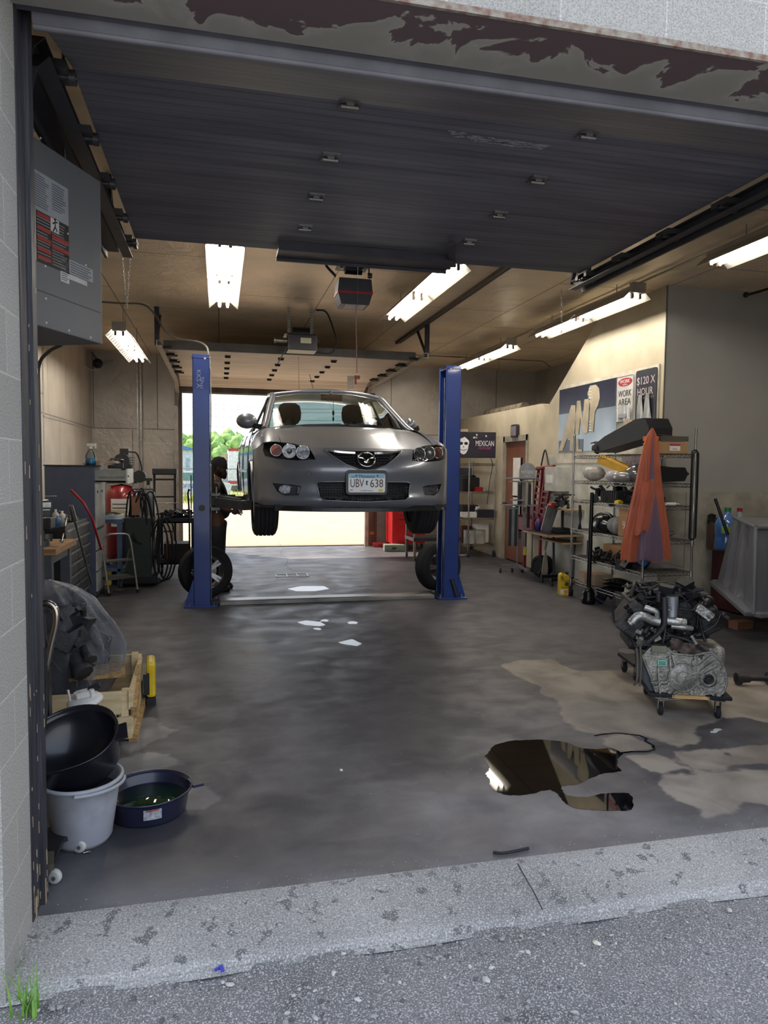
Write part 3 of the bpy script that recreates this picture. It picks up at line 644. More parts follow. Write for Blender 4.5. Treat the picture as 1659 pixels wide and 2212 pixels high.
# ---- rear overhead door, raised
rd_m = ribbed('rear_door_panel', 'e4d8c6', 'cdbfae', .55, 3.5)
zr = 3.27; yb = 10.45
rs = [(13.75-.66*i, zr, 13.75-.66*(i+1), zr) for i in range(5)]
rs = [(b, z, a, z2) for (a, z, b, z2) in rs][::-1]+[(13.75, zr, 14.18, 3.12)]
rdoor = overhead_door('door_2', -.72, 2.85, rs, rd_m, blkm, M('track_pale', 'b9b2a6', .45, .4), (.13, .93, 1.75),
                      [([(-.80, 14.2, 0), (-.80, 14.2, 2.75), (-.80, 14.08, 3.02), (-.80, 13.75, 3.2), (-.80, 9.9, 3.22)], -1), ([(2.93, 14.2, 0), (2.93, 14.2, 2.75), (2.93, 14.08, 3.02), (2.93, 13.75, 3.2), (2.93, 9.9, 3.22)], 1)])
for x in (-.80, 2.93):
    MB().b2((x-.03, 9.95, 3.2), (x+.03, 10.0, 3.7)).box((x, 10.25, 3.46), (.03, .03, .70), (-.85, 0, 0)).build('track_hanger', M('track_dark', '3a3a40', .5, .4), rdoor)
for (a, z, b, z2) in rs[:-1]:
    for x in (-.70, 2.84): MB().b2((x-.06, a-.06, zr-.04), (x+.06, a+.06, zr-.002)).cyl((x-.1, a, zr-.03), (x+.1, a, zr-.03), .014, n=8).build('roller', blkm, rdoor)
MB().b2((-.75, 10.40, 3.22), (2.88, 10.46, 3.34)).build('top_strut', M('strut_dark2', '54504c', .5, .3), rdoor)
MB().cyl((-.85, 14.18, 3.36), (3.0, 14.18, 3.36), .02).build('torsion_tube', steel, rdoor)
# ---- office door with frame
od = thing('door_3', None, None); od['kind'] = 'structure'
MB().b2((OX-.02, 10.86, 0), (OX+.13, 10.93, 2.18)).b2((OX-.02, 11.82, 0), (OX+.13, 11.89, 2.18)).b2((OX-.02, 10.86, 2.08), (OX+.13, 11.89, 2.18)).build('door_frame', M('frame_grey', 'a5a092', .5, col2='8f8a7c'), od)
dw = M('brown_door_wood', '7a4a35', .45, col2='633a2a', vs=3, stretch=(1, 1, .15), bump=.1)
mb = MB(); mb.prism([(10.93, .02), (11.82, .02), (11.82, 2.08), (10.93, 2.08), (10.93, 1.8), (11.52, 1.8), (11.52, .42), (11.12, .42), (11.12, 1.8), (10.93, 1.8)], .05, (OX+.02, 0, 0), (0, 1, 0), (0, 0, 1))
mb.build('door_leaf', dw, od)
MB().b2((OX+.035, 11.12, .42), (OX+.05, 11.52, 1.8)).build('window_pane', M('dark_glass', '24262c', .08, spec=.8), od)
MB().b2((OX+.012, 11.2, 1.15), (OX+.018, 11.5, 1.80)).build('posted_sheet', paper, od)
MB().b2((OX+.012, 11.2, .78), (OX+.018, 11.48, 1.12)).build('posted_sheet', paper, od)
MB().cyl((OX-.0, 11.76, 1.0), (OX-.06, 11.76, 1.0), .02).tube([(OX-.06, 11.76, 1.0), (OX-.06, 11.64, 1.0)], .01).build('door_handle', dkg, od)
for z in (.3, 1.7): MB().b2((OX-.0, 10.93, z), (OX+.02, 10.96, z+.12)).build('hinge', dkg, od)

# ================================================================= OUTSIDE BEHIND THE REAR DOOR
yardm = stainy('yard', 'b89c78', 'a88c6a', '8f7a5e', 3, .62)
S(MB().grid(lambda u, v: (-30+u*70, 14.4+v*17.2, -.02), 20, 4), 'ground_yard', yardm)
S(MB().b2((-30, 14.48, -.3), (40, 31.6, -.025)), 'ground_base', yardm)
S(MB().b2((X0, 14.3, -.05), (X1, 14.5, .0)), 'trim_13', M('threshold', '8f7f6a', .8))
S(MB().b2((-30, 14.75, -.0205), (40, 14.79, -.0195)), 'trim_14', M('joint', '5c4a3a', .9))
grs = M('dry_grass', 'a3a35e', .9, col2='7c8a3e', vs=1.5, bump=.4, bs=10)
S(MB().grid(lambda u, v: (-30+u*70, 31.6+v*60, -.02+.1*v), 20, 20), 'ground_lawn', grs)
# ================================================================= THE CAR
def car():
    car = thing('car', 'silver-grey sedan raised on the blue two-post lift, front licence plate UBV 638', 'car', (1.165, 5.66, 1.0), .014)
    paint = M('silver_paint', '7f828a', .33, .5, coat=.7, col2='787b83', vs=2)
    trimb = M('trim_black', '17181b', .4)
    def pe(x, y0=0.0):
        t = min(1, abs(x)/.875); return .65*(1-(1-t**2.2)**(1/2.2))
    VZ = [(.2, .10), (.275, .055), (.31, .012), (.34, .0), (.40, .03), (.47, .03), (.53, .0), (.58, -.015), (.63, .0), (.70, .045), (.76, .12), (.80, .19), (.84, .26)]
    def F(x, z, off=0):
        t = min(1, abs(x)/.87); v = interp(VZ, z)*(1-t**3)
        # side pods of the bumper stand slightly proud of the centre
        return Vector((x, pe(x)+v-off, z))
    def ztop(x):
        return interp([(0, .765), (.3, .762), (.48, .765), (.60, .79), (.74, .815), (.80, .805), (.872, .74)], abs(x))
    # openings in (x, z)
    lower = [(-.395, .475), (-.375, .36), (-.345, .335), (0, .322), (.345, .335), (.375, .36), (.395, .475), (.36, .485), (0, .49), (-.36, .485)]
    upper = [(-.325, .745), (-.28, .705), (-.17, .63), (-.06, .592), (0, .586), (.06, .592), (.17, .63), (.28, .705), (.325, .745), (.1, .738), (-.1, .738)]
    def foggy(s): return [(s*.735, .468), (s*.70, .40), (s*.64, .368), (s*.535, .372), (s*.515, .445), (s*.55, .455)]
    def lamp(s): return [(s*.795, .80), (s*.70, .812), (s*.56, .795), (s*.44, .752), (s*.405, .665), (s*.55, .655), (s*.70, .668), (s*.79, .69), (s*.805, .74)]
    outer = [(-.87, .70), (-.872, .30), (-.80, .283), (-.45, .285), (-.38, .272), (0, .268), (.38, .272), (.45, .285), (.80, .283), (.872, .30), (.87, .70), (.872, .735)]
    outer += [(x, ztop(x)) for x in [.872-.0436*k for k in range(0, 41)]]
    holes = [lower, upper, foggy(-1), foggy(1), lamp(-1), lamp(1)]
    MB().region(outer, F, .028, holes).build('front_bumper', paint, car, merge=True)
    # recesses behind openings
    for nm, h, mt, dp in (('lower_grille', lower, blk, .05), ('upper_grille', upper, blk, .035)):
        g = MB().region(h, lambda a, b: F(a, b, -dp), .04).build(nm, M('grille_black', '0d0e10', .5), car)
        mb = MB(); k = len(h); lp = dens(h, .03)
        P = [F(a, b, .0) for a, b in lp]+[F(a, b, -dp) for a, b in lp]; n = len(lp)
        mb.add(P, [(i, (i+1) % n, n+(i+1) % n, n+i) for i in range(n)], True); mb.build('grille_surround', trimb, g)
        # honeycomb mesh
        mb = MB(); s = .026 if nm == 'lower_grille' else .03
        xs = [p[0] for p in h]; zs = [p[1] for p in h]; j = 0; z = min(zs)
        while z < max(zs):
            x = min(xs)+(s*.87 if j % 2 else 0)
            while x < max(xs):
                c = [(x+s*.5*math.cos(PI/3*q+PI/6)*1.0, z+s*.5*math.sin(PI/3*q+PI/6)) for q in range(7)]
                if all(inside(q, h) for q in c): mb.tube([F(a, b, -dp+.012) for a, b in c], .0028, n=4, caps=False)
                x += s*1.74*.5*1.0
                x += 0
            z += s*.76; j += 1
        mb.build('mesh', M('mesh_dark', '2b2c30', .4, .3), g)
    # silver wing across the top of upper grille
    for s in (-1, 1): MB().strip(spline([F(s*x, z, .004) for x, z in ((.325, .745), (.2, .728), (.08, .722))], 5), .012, .016).build('grille_wing', chrome, car)
    MB().tube([F(a, b, .002) for a, b in dens([(-.33, .747), (-.28, .70), (-.17, .625), (-.06, .586), (0, .58), (.06, .586), (.17, .625), (.28, .70), (.33, .747)], .03)[:24]], .006, n=6).build('grille_lip', paint, car)
    MB().tube([F(a, b, .0) for a, b in dens(lower, .04)], .006, n=6, closed=True).build('grille_lip', paint, car)
    # emblem: oval ring with wings
    e = MB().tube([F(.07*math.cos(t), .668+.056*math.sin(t), .018) for t in [2*PI*i/28 for i in range(28)]], .0075, n=8, closed=True).build('emblem', chrome, car)
    MB().region([(.066*math.cos(2*PI*i/24), .668+.052*math.sin(2*PI*i/24)) for i in range(24)], lambda a, b: F(a, b, .012), .03).build('emblem_back', M('emblem_dark', '3c3d42', .25, .8), e)
    for s in (-1, 1):
        MB().strip(spline([F(x*s, z, .022) for x, z in ((0, .645), (.015, .668), (.030, .680), (.058, .684))], 5), .012, .008).strip([F(0, .642, .022), F(s*.02, .652, .022)], .012, .008).build('emblem_wing', chrome, e)
    # plate
    MB().prism(rrect(.345, .20, .03), .05, (0, .033, .483), (1, 0, 0), (0, 0, 1)).build('plate_holder', trimb, car, bevel=.004)
    lp = MB(); lp.prism(rrect(.305, .152, .014), .003, (0, -.018, .478), (1, 0, 0), (0, 0, 1)); lp = lp.build('license_plate', M('plate_white', 'dcdcd8', .4, col2='d4d4d2'), car)
    MB().prism(rrect(.297, .034, .008), .0012, (0, -.021, .534), (1, 0, 0), (0, 0, 1)).build('plate_band', M('plate_blue', '86b6cc', .4), lp)
    dk = M('plate_ink', '4b2f33', .5); nv = M('plate_navy', '1d3a6e', .5)
    text('UBV', .112, .066, 'lettering', dk, lp, (-.080, -.0212, .476)); text('638', .108, .066, 'lettering', dk, lp, (.082, -.0212, .476))
    text('Minnesota', .13, .026, 'lettering', nv, lp, (0, -.0224, .533)); text('10,000 lakes', .10, .011, 'lettering', nv, lp, (0, -.0212, .415)); text('APR', .028, .012, 'lettering', nv, lp, (-.128, -.0212, .42))
    text('EXPLORE', .03, .007, 'lettering', nv, lp, (-.115, -.0224, .528)); 
    MB().prism(rrect(.034, .022, .002), .001, (.115, -.021, .418), (1, 0, 0), (0, 0, 1)).build('plate_sticker', M('sticker_gold', 'd9b33c', .5), lp)
    MB().prism([(-.009, .018), (.006, .018), (.012, .012), (.004, .004), (.004, -.008), (.010, -.016), (-.008, -.016), (-.007, 0)], .001, (0, -.0212, .478), (1, 0, 0), (0, 0, 1)).build('state_shape', nv, lp)
    for s in (-1, 1): MB().cyl((s*.088, -.020, .537), (s*.088, -.026, .537), .007, n=10).build('plate_screw', trimb, lp)
    MB().tube([F(-.46+.024*math.cos(t), .545+.024*math.sin(t), .001) for t in [2*PI*i/20 for i in range(20)]], .0012, n=4, closed=True).build('tow_hook_cover', M('gap_dark', '4a4b4e', .5), car)
    # headlights
    for s in (-1, 1):
        L_ = lamp(s); hl = MB().region(L_, lambda a, b: F(a, b, -.06), .05).build('headlight', M('lamp_housing', '2a2b2f', .3, .4), car)
        lp2 = dens(L_, .03); n = len(lp2); P = [F(a, b, .0) for a, b in lp2]+[F(a, b, -.06) for a, b in lp2]
        MB().add(P, [(i, (i+1) % n, n+(i+1) % n, n+i) for i in range(n)], True).build('lamp_bezel', trimb, hl)
        for (cx, cz, r, mt, nm) in ((.70, .738, .047, M('amber' if s < 0 else 'amber_dull', 'c8501e' if s < 0 else '7a4a40', .25), 'turn_signal'), (.598, .732, .056, M('reflector2', '8a8c8f', .25, 1, col2='55575b', vs=60), 'projector'), (.495, .722, .054, M('reflector', '77797d', .3, 1, col2='4c4e52', vs=60), 'high_beam')):
            c = F(s*cx, cz, -.028); d = Vector((s*.18, -1, .0)).normalized()
            q = MB().lathe([(r, .014), (r*.93, .016), (r*.86, 0), (r*.45, -.02), (.002, -.022)], c, d, n=24).build(nm, mt, hl)
            MB().tube([c+frame(d)[0]*math.cos(t)*r+frame(d)[1]*math.sin(t)*r+d*.014 for t in [2*PI*i/24 for i in range(24)]], .005, n=6, closed=True).build('lamp_ring', chrome, q)
            if nm == 'projector': MB().ball(c, .028).build('lens_bulb', M('bulb_glass', 'b9bec0', .05, .3), q)
        MB().region(L_, lambda a, b: F(a, b, .002), .05).build('lens', glass('lamp_glass', (.96, .96, .96), .02, 1.3), hl)
        fg = foggy(s); f = MB().region(fg, lambda a, b: F(a, b, -.035), .04).build('fog_light_recess', M('fog_grey', '3b3d42', .5), car)
        n2 = dens(fg, .03); n = len(n2); P = [F(a, b, 0) for a, b in n2]+[F(a, b, -.035) for a, b in n2]
        MB().add(P, [(i, (i+1) % n, n+(i+1) % n, n+i) for i in range(n)], True).build('recess_rim', M('fog_grey', '3b3d42', .5), f)
        c = F(s*.63, .418, -.02)
        MB().lathe([(.048, 0), (.046, .006), (.04, .0), (.02, -.01), (.001, -.012)], c, (s*.2, -1, 0), n=20, sx=1.3, sy=.8).build('fog_light', M('reflector', '77797d', .3, 1, col2='4c4e52', vs=60), f)
        MB().strip([F(s*.535, .385, -.02), F(s*.53, .44, -.02)], .012, .02).build('fog_trim', trimb, f)
    # lower lip, bumper crease
    MB().strip([F(x, .272, -.012) for x in [-.86+.043*k for k in range(41)]], .02, .022).build('lower_lip', trimb, car)
    MB().strip([Vector((x, .05+pe(x), .255)) for x in [-.7+.07*k for k in range(21)]], .05, .03).build('air_dam', trimb, car)
    # hood + front wing tops: grid from front edge to cowl
    def cowl(x): return 1.10+.22*(abs(x)/.72)**2
    YEND = 1.22
    def hz(x, y):
        a = abs(x); f = interp([(.1, .765), (.2, .80), (.35, .855), (.55, .905), (.8, .955), (1.0, .982), (1.2, 1.0), (1.5, 1.02)], y)
        crown = .035*(a/.7)**2+.10*max(0, (a-.62)/.25)**1.6
        return f-crown
    def hood(u, v):
        x = -.66+1.32*u; y0 = F(x, ztop(x)).y; y = y0+(cowl(x)-y0)*v; z = ztop(x)+(hz(x, cowl(x))-ztop(x))*(1-(1-v)**2.1)
        # raised creases
        z += .008*math.exp(-((abs(x)-.30-.16*v)/.03)**2)*min(1, v*4)
        return Vector((x, y, z))
    MB().grid(hood, 44, 22).build('hood', paint, car)
    for s in (-1, 1):
        def wing(u, v, s=s):
            a = .665+.212*u; x = s*a; y0 = F(min(a, .872)*s, ztop(min(a, .872))).y
            xe = a; yc = cowl(.66)+.12*u
            y = y0+(yc-y0)*v; zf = ztop(min(a, .872)); ze = hz(.66, cowl(.66))-.012*u-.10*u**3
            bulge = .02*math.sin(PI*min(1, v*1.0))*(1-u)
            return Vector((x-s*.02*u*v, y, zf+(ze-zf)*(1-(1-v)**1.9)+bulge))
        MB().grid(wing, 10, 22).build('front_wing', paint, car)
        # side body: (y, z) -> x
        def SX(y, z, s=s):
            x = interp([(.2, .83), (.3, .865), (.55, .877), (.75, .872), (.88, .85), (.97, .81), (1.0, .78)], z)
            x -= interp([(.55, .0), (.7, 0), (3.9, 0), (4.3, .06), (4.49, .16)], y)
            return Vector((s*x, y, z))
        top = lambda y: interp([(.6, .74), (.75, .80), (1.2, .885), (1.5, .93), (2.4, .965), (3.4, .99), (4.2, .97), (4.45, .93)], y)
        out = [(.62, .30), (.60, .735)]+[(y, top(y)) for y in (.75, .95, 1.2, 1.5, 2, 2.5, 3, 3.5, 4.0, 4.45)]+[(4.47, .35), (4.0, .22), (1.3, .22)]
        def arch(cy): return [(cy+.36*math.cos(t), .30+.36*math.sin(t)) for t in [PI*i/16 for i in range(17)]]
        A1 = arch(.94); A2 = arch(3.58)
        o2 = [(.60, .735)]+[(y, top(y)) for y in (.75, .95, 1.2, 1.5, 2, 2.5, 3, 3.5, 4.0, 4.45)]+[(4.47, .40), (3.98, .25), (3.94, .30)]+A2[1:-1]+[(3.22, .30), (3.20, .23), (1.32, .23), (1.30, .30)]+A1[1:-1]+[(.585, .30)]
        side = MB().region(o2, SX, .06).build('side_panel', paint, car, merge=True)
        for ca in (A1, A2):
            MB().tube([SX(y, z)+Vector((s*.004, 0, 0)) for y, z in ca], .012, n=6).build('wheel_arch_lip', paint, side)
            mb = MB(); P = [SX(y, z) for y, z in ca]+[Vector((s*.5, y, z)) for y, z in ca]; n = len(ca)
            mb.add(P, [(i, i+1, n+i+1, n+i) for i in range(n-1)], True); mb.build('wheel_housing', blk, side)
        for yy in (1.38, 2.42, 3.42): MB().tube([SX(yy+(.0 if z < .6 else (z-.6)*.1), z)+Vector((s*.003, 0, 0)) for z in (.28, .4, .55, .7, .85, .94)], .004, n=4).build('door_gap', M('gap_dark', '4a4b4e', .5), side)
        for yy in (2.25, 3.2): MB().strip([SX(yy-.1, .82)+Vector((s*.025, 0, 0)), SX(yy+.1, .83)+Vector((s*.025, 0, 0))], .02, .03).build('door_handle', paint, side)
        MB().strip([SX(y, .56)+Vector((s*.004, 0, 0)) for y in (1.4, 2, 2.6, 3.2)], .012, .03).build('side_moulding', paint, side)
        # greenhouse side
        belt = lambda y: Vector((s*interp([(1.15, .74), (1.5, .78), (3.4, .76), (4.0, .62)], y), y, interp([(1.15, .95), (1.5, .945), (2.4, .975), (3.4, 1.0), (4.0, 1.0)], y)))
        rail = lambda y: Vector((s*interp([(1.3, .71), (1.95, .585), (2.6, .575), (3.1, .56), (3.9, .60)], y), y, interp([(1.3, 1.0), (1.95, 1.345), (2.3, 1.39), (2.7, 1.395), (3.1, 1.355), (3.6, 1.17), (3.95, 1.01)], y)))
        ys = [1.32, 1.5, 1.7, 1.95, 2.2, 2.5, 2.8, 3.1, 3.4, 3.7, 3.93]
        MB().grid(lambda u, v: belt(1.32+2.6*u)*(1-v)+rail(1.32+2.6*u)*v, 24, 2).build('side_window', glass('car_glass_side', (.42, .47, .46), .02, 1.0), car)
        MB().tube(spline([(s*.735, 1.17, .955)]+[rail(y) for y in ys], 3), .032, n=8).build('roof_rail', paint, car)
        MB().strip([belt(2.40)+Vector((s*.006, 0, 0)), rail(2.5)+Vector((s*.006, 0, 0))], .02, .07, (0, 1, 0)).build('door_pillar', trimb, car)
        MB().strip([belt(3.25)+Vector((s*.006, 0, 0)), rail(3.2)+Vector((s*.006, 0, 0))], .02, .09, (0, 1, 0)).build('door_pillar', paint, car)
        MB().tube([belt(y)+Vector((0, 0, -.005)) for y in ys[:-1]], .02, n=6).build('belt_moulding', paint, car)
        # mirror (the one on the right of the picture is folded in)
        mx_, my_, ms_ = (-.885, 1.40, 1.22) if s < 0 else (.785, 1.50, .75)
        mr = MB(); mr.lathe([(.0, -.055), (.055, -.05), (.078, -.02), (.082, .02), (.074, .045), (.07, .05)], (mx_, my_, 1.045), (0, 1, 0), n=20, sx=ms_, sy=.93)
        mr = mr.build('side_mirror', paint, car)
        MB().lathe([(.066, .0), (.0, .001)], (mx_, my_+.052, 1.045), (0, 1, 0), n=20, sx=ms_, sy=.93).build('mirror_glass', chrome, mr)
        MB().strip([(s*.73, 1.36, .985), (s*.80, 1.38, .995), (s*.84, 1.40, 1.02)], .05, .05).build('mirror_arm', trimb, mr)
    # windshield + roof + rear
    def wsb(u): x = -.70+1.40*u; return Vector((x, cowl(x)-.0, hz(min(abs(x), .7), 1.1)+.012-.0*abs(x)))
    def wst(u): x = -.57+1.14*u; return Vector((x, 1.86+.14*(x/.57)**2, 1.405-.045*(x/.57)**2))
    def wsh(u, v): a = wsb(u)*(1-v)+wst(u)*v; a += Vector((0, -.35, .55)).normalized()*.05*math.sin(PI*v)*(1-.5*abs(2*u-1)); return a
    MB().grid(wsh, 24, 10).build('windshield', glass('car_glass_front', (.70, .80, .78), .01, 1.9), car)
    MB().tube([wst(i/16)+Vector((0, .01, .006)) for i in range(17)], .022, n=8).build('roof_edge', paint, car)
    for s in (0, 1): MB().tube([wsh(s, v/8) for v in range(9)], .018, n=6).build('windshield_seal', M('seal_black', '1c1d20', .5), car)
    MB().tube([wsb(i/20)+Vector((0, -.01, 0)) for i in range(21)], .014, n=6).build('cowl_panel', trimb, car)
    def roof(u, v):
        x = (-.585+1.17*u); t = abs(2*u-1); y = 1.88+(3.02-1.88)*v+.12*t*t*(1-v); z = interp([(1.8, 1.40), (2.1, 1.435), (2.5, 1.45), (3.0, 1.40)], y)-.055*t**2.4
        return Vector((x, y, z))
    MB().grid(roof, 16, 12).build('roof', paint, car)
    MB().grid(lambda u, v: Vector(((-.55-.06*v+(1.10+.12*v)*u), 3.0+.80*v+.12*(1-(2*u-1)**2)*v, 1.39-.37*v-.05*(2*u-1)**2*(1-v)+.03*math.sin(PI*v))), 12, 8).build('rear_window', glass('car_glass_rear', (.62, .80, .78), .02, .7), car)
    MB().grid(lambda u, v: Vector(((-.76+1.52*u), 3.75+.72*v, 1.0-.02*v-.06*(2*u-1)**2-.06*v**4)), 12, 6).build('trunk_lid', paint, car)
    MB().grid(lambda u, v: Vector((-.80+1.60*u, 4.47-.25*(2*u-1)**4, .93-.65*v)), 12, 6).build('rear_bumper', paint, car)
    MB().tube([(-.14, 2.06, 1.43), (-.19, 2.02, 1.60)], .003, n=5).build('antenna', trimb, car)
    # wipers
    for (a, b) in (((-.66, 1.18, .965), (-.02, 1.08, 1.012)), ((.02, 1.075, 1.013), (.60, 1.17, .985))):
        MB().strip([Vector(a), (Vector(a)+Vector(b))/2+Vector((0, -.01, .012)), Vector(b)], .018, .018).build('wiper', trimb, car)
    MB().box((.10, 1.05, 1.005), (.10, .04, .012)).strip([(.10, 1.06, 1.01), (.18, 1.08, 1.028)], .01, .01).build('wiper_pivot', trimb, car)
    for s in (-.22, .25): MB().ball((s, .93, hz(s, .93)+.004), (.012, .012, .006), 8, 4).build('washer_nozzle', trimb, car)
    # underbody, interior
    MB().b2((-.72, .22, .24), (.72, 4.3, .29)).b2((-.5, .35, .29), (.5, 1.1, .62)).build('underbody', M('underbody', '1e1e20', .8), car)
    MB().tube([(-.36, .95, .28), (-.5, .93, .24), (-.7, .93, .22)], .02, n=8).tube([(.36, .95, .28), (.5, .93, .24), (.7, .93, .22)], .02, n=8).tube([(-.48, 1.35, .2), (-.2, .6, .27), (.2, .6, .27), (.48, 1.35, .2)], .014, n=6).build('suspension_arm', blkm, car)
    MB().grid(lambda u, v: Vector((-.70+1.4*u, 1.18+.5*v+.15*(2*u-1)**2*(1-v), .955+.03*math.sin(PI*v)-.16*max(0, v-.75)*2)), 12, 6).build('dashboard', M('dash_dark', '2c2d30', .6), car)
    seatm = M('seat_cloth', '303237', .8, col2='27292d')
    for s in (-1, 1):
        st = MB().lathe([(.0, 0), (.20, .02), (.25, .12), (.255, .35), (.23, .52), (.15, .60), (0, .61)], (s*.36, 2.28, .52), (0, .16, 1), n=16, sx=1, sy=.32).b2((s*.36-.25, 1.8, .42), (s*.36+.25, 2.32, .56)).build('front_seat', seatm, car)
        MB().lathe([(.0, -.12), (.09, -.115), (.125, -.06), (.13, .02), (.115, .09), (.07, .12), (0, .125)], (s*.36, 2.40, 1.20), (0, .1, 1), n=16, sx=1, sy=.42).tube([(s*.36-.05, 2.38, 1.0), (s*.36-.05, 2.38, 1.15)], .008, n=5).tube([(s*.36+.05, 2.38, 1.0), (s*.36+.05, 2.38, 1.15)], .008, n=5).build('headrest', seatm, st)
    MB().lathe([(0, 0), (.55, .02), (.60, .3), (.56, .5), (0, .52)], (0, 3.15, .50), (0, .12, 1), n=20, sx=1, sy=.22).build('rear_seat', seatm, car)
    for s in (-.33, .33): MB().lathe([(0, -.08), (.10, -.07), (.11, 0), (.09, .06), (0, .07)], (s, 3.2, 1.06), n=12, sy=.4).build('rear_headrest', seatm, car)
    MB().tube([Vector((.36+.185*math.cos(t), 1.68-.06*math.sin(t), .99+.15*math.sin(t))) for t in [2*PI*i/24 for i in range(24)]], .014, n=6, closed=True).b2((.30, 1.68, .93), (.42, 1.71, 1.02)).build('steering_wheel', trimb, car)
    MB().box((0, 1.72, 1.325), (.22, .03, .06)).tube([(0, 1.74, 1.34), (0, 1.80, 1.40)], .01, n=6).build('rear_view_mirror', trimb, car)
    MB().tube([(.02, 1.72, 1.30), (.02, 1.72, 1.18)], .0025, n=4).ball((.02, 1.72, 1.17), (.012, .012, .03)).ball((.02, 1.72, 1.11), (.01, .01, .02)).tube([(.02, 1.72, 1.15), (.02, 1.72, 1.08)], .004, n=4).build('hanging_charm', blk, car)
    # wheels
    tm = M('tire_rubber', '202023', .8, col2='18181b', vs=30, bump=.2); rm = M('alloy_rim', 'b4b5b8', .3, .9, col2='9c9da0')
    def wheel(x, y, z, s, parent=None, root=None, seen=True):
        w_ = MB(); R, W = .318, .205
        prof = [(.205, -W/2), (.27, -W/2-.006), (.302, -W/2+.008), (R, -W/2+.03)]
        for g in (-.055, -.018, .018, .055): prof += [(R, g-.006), (R-.009, g-.005), (R-.009, g+.005), (R, g+.006)]
        prof += [(R, W/2-.03), (.302, W/2-.008), (.27, W/2+.006), (.205, W/2)]
        w_.lathe(prof, (0, 0, 0), (1, 0, 0), n=40, cap=False)
        rot = None
        e = thing('wheel', None, None, (x, y, z)); e.parent = parent
        w_.build('tire', tm, e)
        r_ = MB().lathe([(.205, -.09), (.195, -.08), (.185, .0), (.18, .06), (.195, .085), (.205, .09)], (0, 0, 0), (1, 0, 0), n=32, cap=False)
        r_.build('rim_barrel', rm, e)
        sp = MB(); q = s*.06
        sp.cyl((q-s*.03, 0, 0), (q+s*.012, 0, 0), .06, n=20)
        for k in range(5):
            for dd in (-.13, .13):
                t = 2*PI*k/5; a = Vector((q, .05*math.cos(t+dd), .05*math.sin(t+dd))); b = Vector((q+s*.01, .19*math.cos(t+dd*.9), .19*math.sin(t+dd*.9))); sp.strip([a, (a+b)/2, b], .03, .02, (1, 0, 0))
        sp.build('spokes', rm, e); MB().cyl((-s*.02, 0, 0), (-s*.01, 0, 0), .14, n=24).build('brake_disc', steel, e)
        return e
    for (x, y, s) in ((-.75, .94, -1), (.75, .94, 1)): wheel(x, y, .285, s, car)
    # rear wheels are off: drums/rotors hang
    for s in (-1, 1): MB().cyl((s*.62, 3.58, .29), (s*.66, 3.58, .29), .13, n=24).cyl((s*.55, 3.58, .29), (s*.70, 3.58, .29), .06, n=16).build('brake_rotor', steel, car)
    return wheel, tm, rm
make_wheel, tire_m, rim_m = car()
# ================================================================= TWO-POST LIFT
liftb = M('lift_blue_paint', '1f3c86', .38, col2='1b3476', vs=2, coat=.3)
liftg = M('lift_grey_paint', '7e8082', .45, .5, col2='5e5f61', vs=9)
lift = thing('two_post_lift', 'blue two-post vehicle lift holding up the silver-grey sedan', 'vehicle lift', (1.28, 8.4, 0))
def post(x, s):
    """x: outer face centre in world; s: +1 opening faces +X"""
    c = x-1.28; mb = MB()
    w = .185/2
    mb.b2((c-w, -.16, .02), (c+w, -.145, 2.845)).b2((c-w, .145, .02), (c+w, .16, 2.845)).b2((c-s*w, -.16, .02), (c-s*(w-.012), .16, 2.845))
    mb.b2((c+s*w, -.16, .02), (c+s*(w-.01), -.115, 2.845)).b2((c+s*w, .115, .02), (c+s*(w-.01), .16, 2.845))
    mb.b2((c-w-.006, -.166, 2.80), (c+w+.006, .166, 2.812))
    p = mb.build('post', liftb, lift, bevel=.006)
    MB().b2((c-.20 if s > 0 else c-.17, -.21, 0), (c+.17 if s > 0 else c+.2, .24, .022)).build('base_plate', liftb, p, bevel=.003)
    for y in (-.14, .14): mb = MB(); mb.prism([(c-s*w, .022), (c-s*(w+.095), .022), (c-s*(w+.085), .07), (c-s*(w+.01), .30), (c-s*w, .30)], .012, (0, y, 0), (1, 0, 0), (0, 0, 1)); mb.build('gusset', liftb, p)
    for (a, b) in ((-.14, -.18), (.13, -.18), (-.14, .2), (.13, .2)): MB().cyl((c+a, b, .02), (c+a, b, .06), .01, n=6).cyl((c+a, b, .02), (c+a, b, .034), .018, n=6).build('anchor_bolt', steel, p)
    MB().cyl((c+s*.045, -.160, 2.80), (c+s*.045, -.167, 2.80), .012, n=14).build('hole_plug', M('plug_pale', 'b8bcc4', .4), p)
    # inner rail, hydraulic cylinder, cable
    MB().b2((c+s*(w-.06), -.06, .03), (c+s*(w-.03), -.02, 2.2)).build('cylinder', M('cyl_grey', 'b0b2b4', .3, .7), p)
    MB().tube([(c+s*(w+.01), -.1, .05), (c+s*(w+.01), -.1, 2.7)], .005, n=5).build('cable', steel, p)
    # carriage
    cg = MB().b2((c-s*.02, -.13, 1.12), (c+s*(w+.02), .13, 1.62)).b2((c+s*w, -.17, 1.10), (c+s*(w+.11), .17, 1.14)).b2((c+s*w, -.17, 1.26), (c+s*(w+.11), .17, 1.29)).b2((c+s*w, -.17, 1.10), (c+s*(w+.015), .17, 1.34)).build('carriage', liftg, lift, bevel=.004)
    MB().b2((c+s*(w+.02), -.10, 1.36), (c+s*(w+.045), .10, 1.60)).build('door_guard', blkr, cg)
    for y in (-.11, .11): MB().cyl((c+s*(w+.07), y, 1.07), (c+s*(w+.07), y, 1.36), .022, n=14).build('arm_pin', steel, cg)
    return c, w
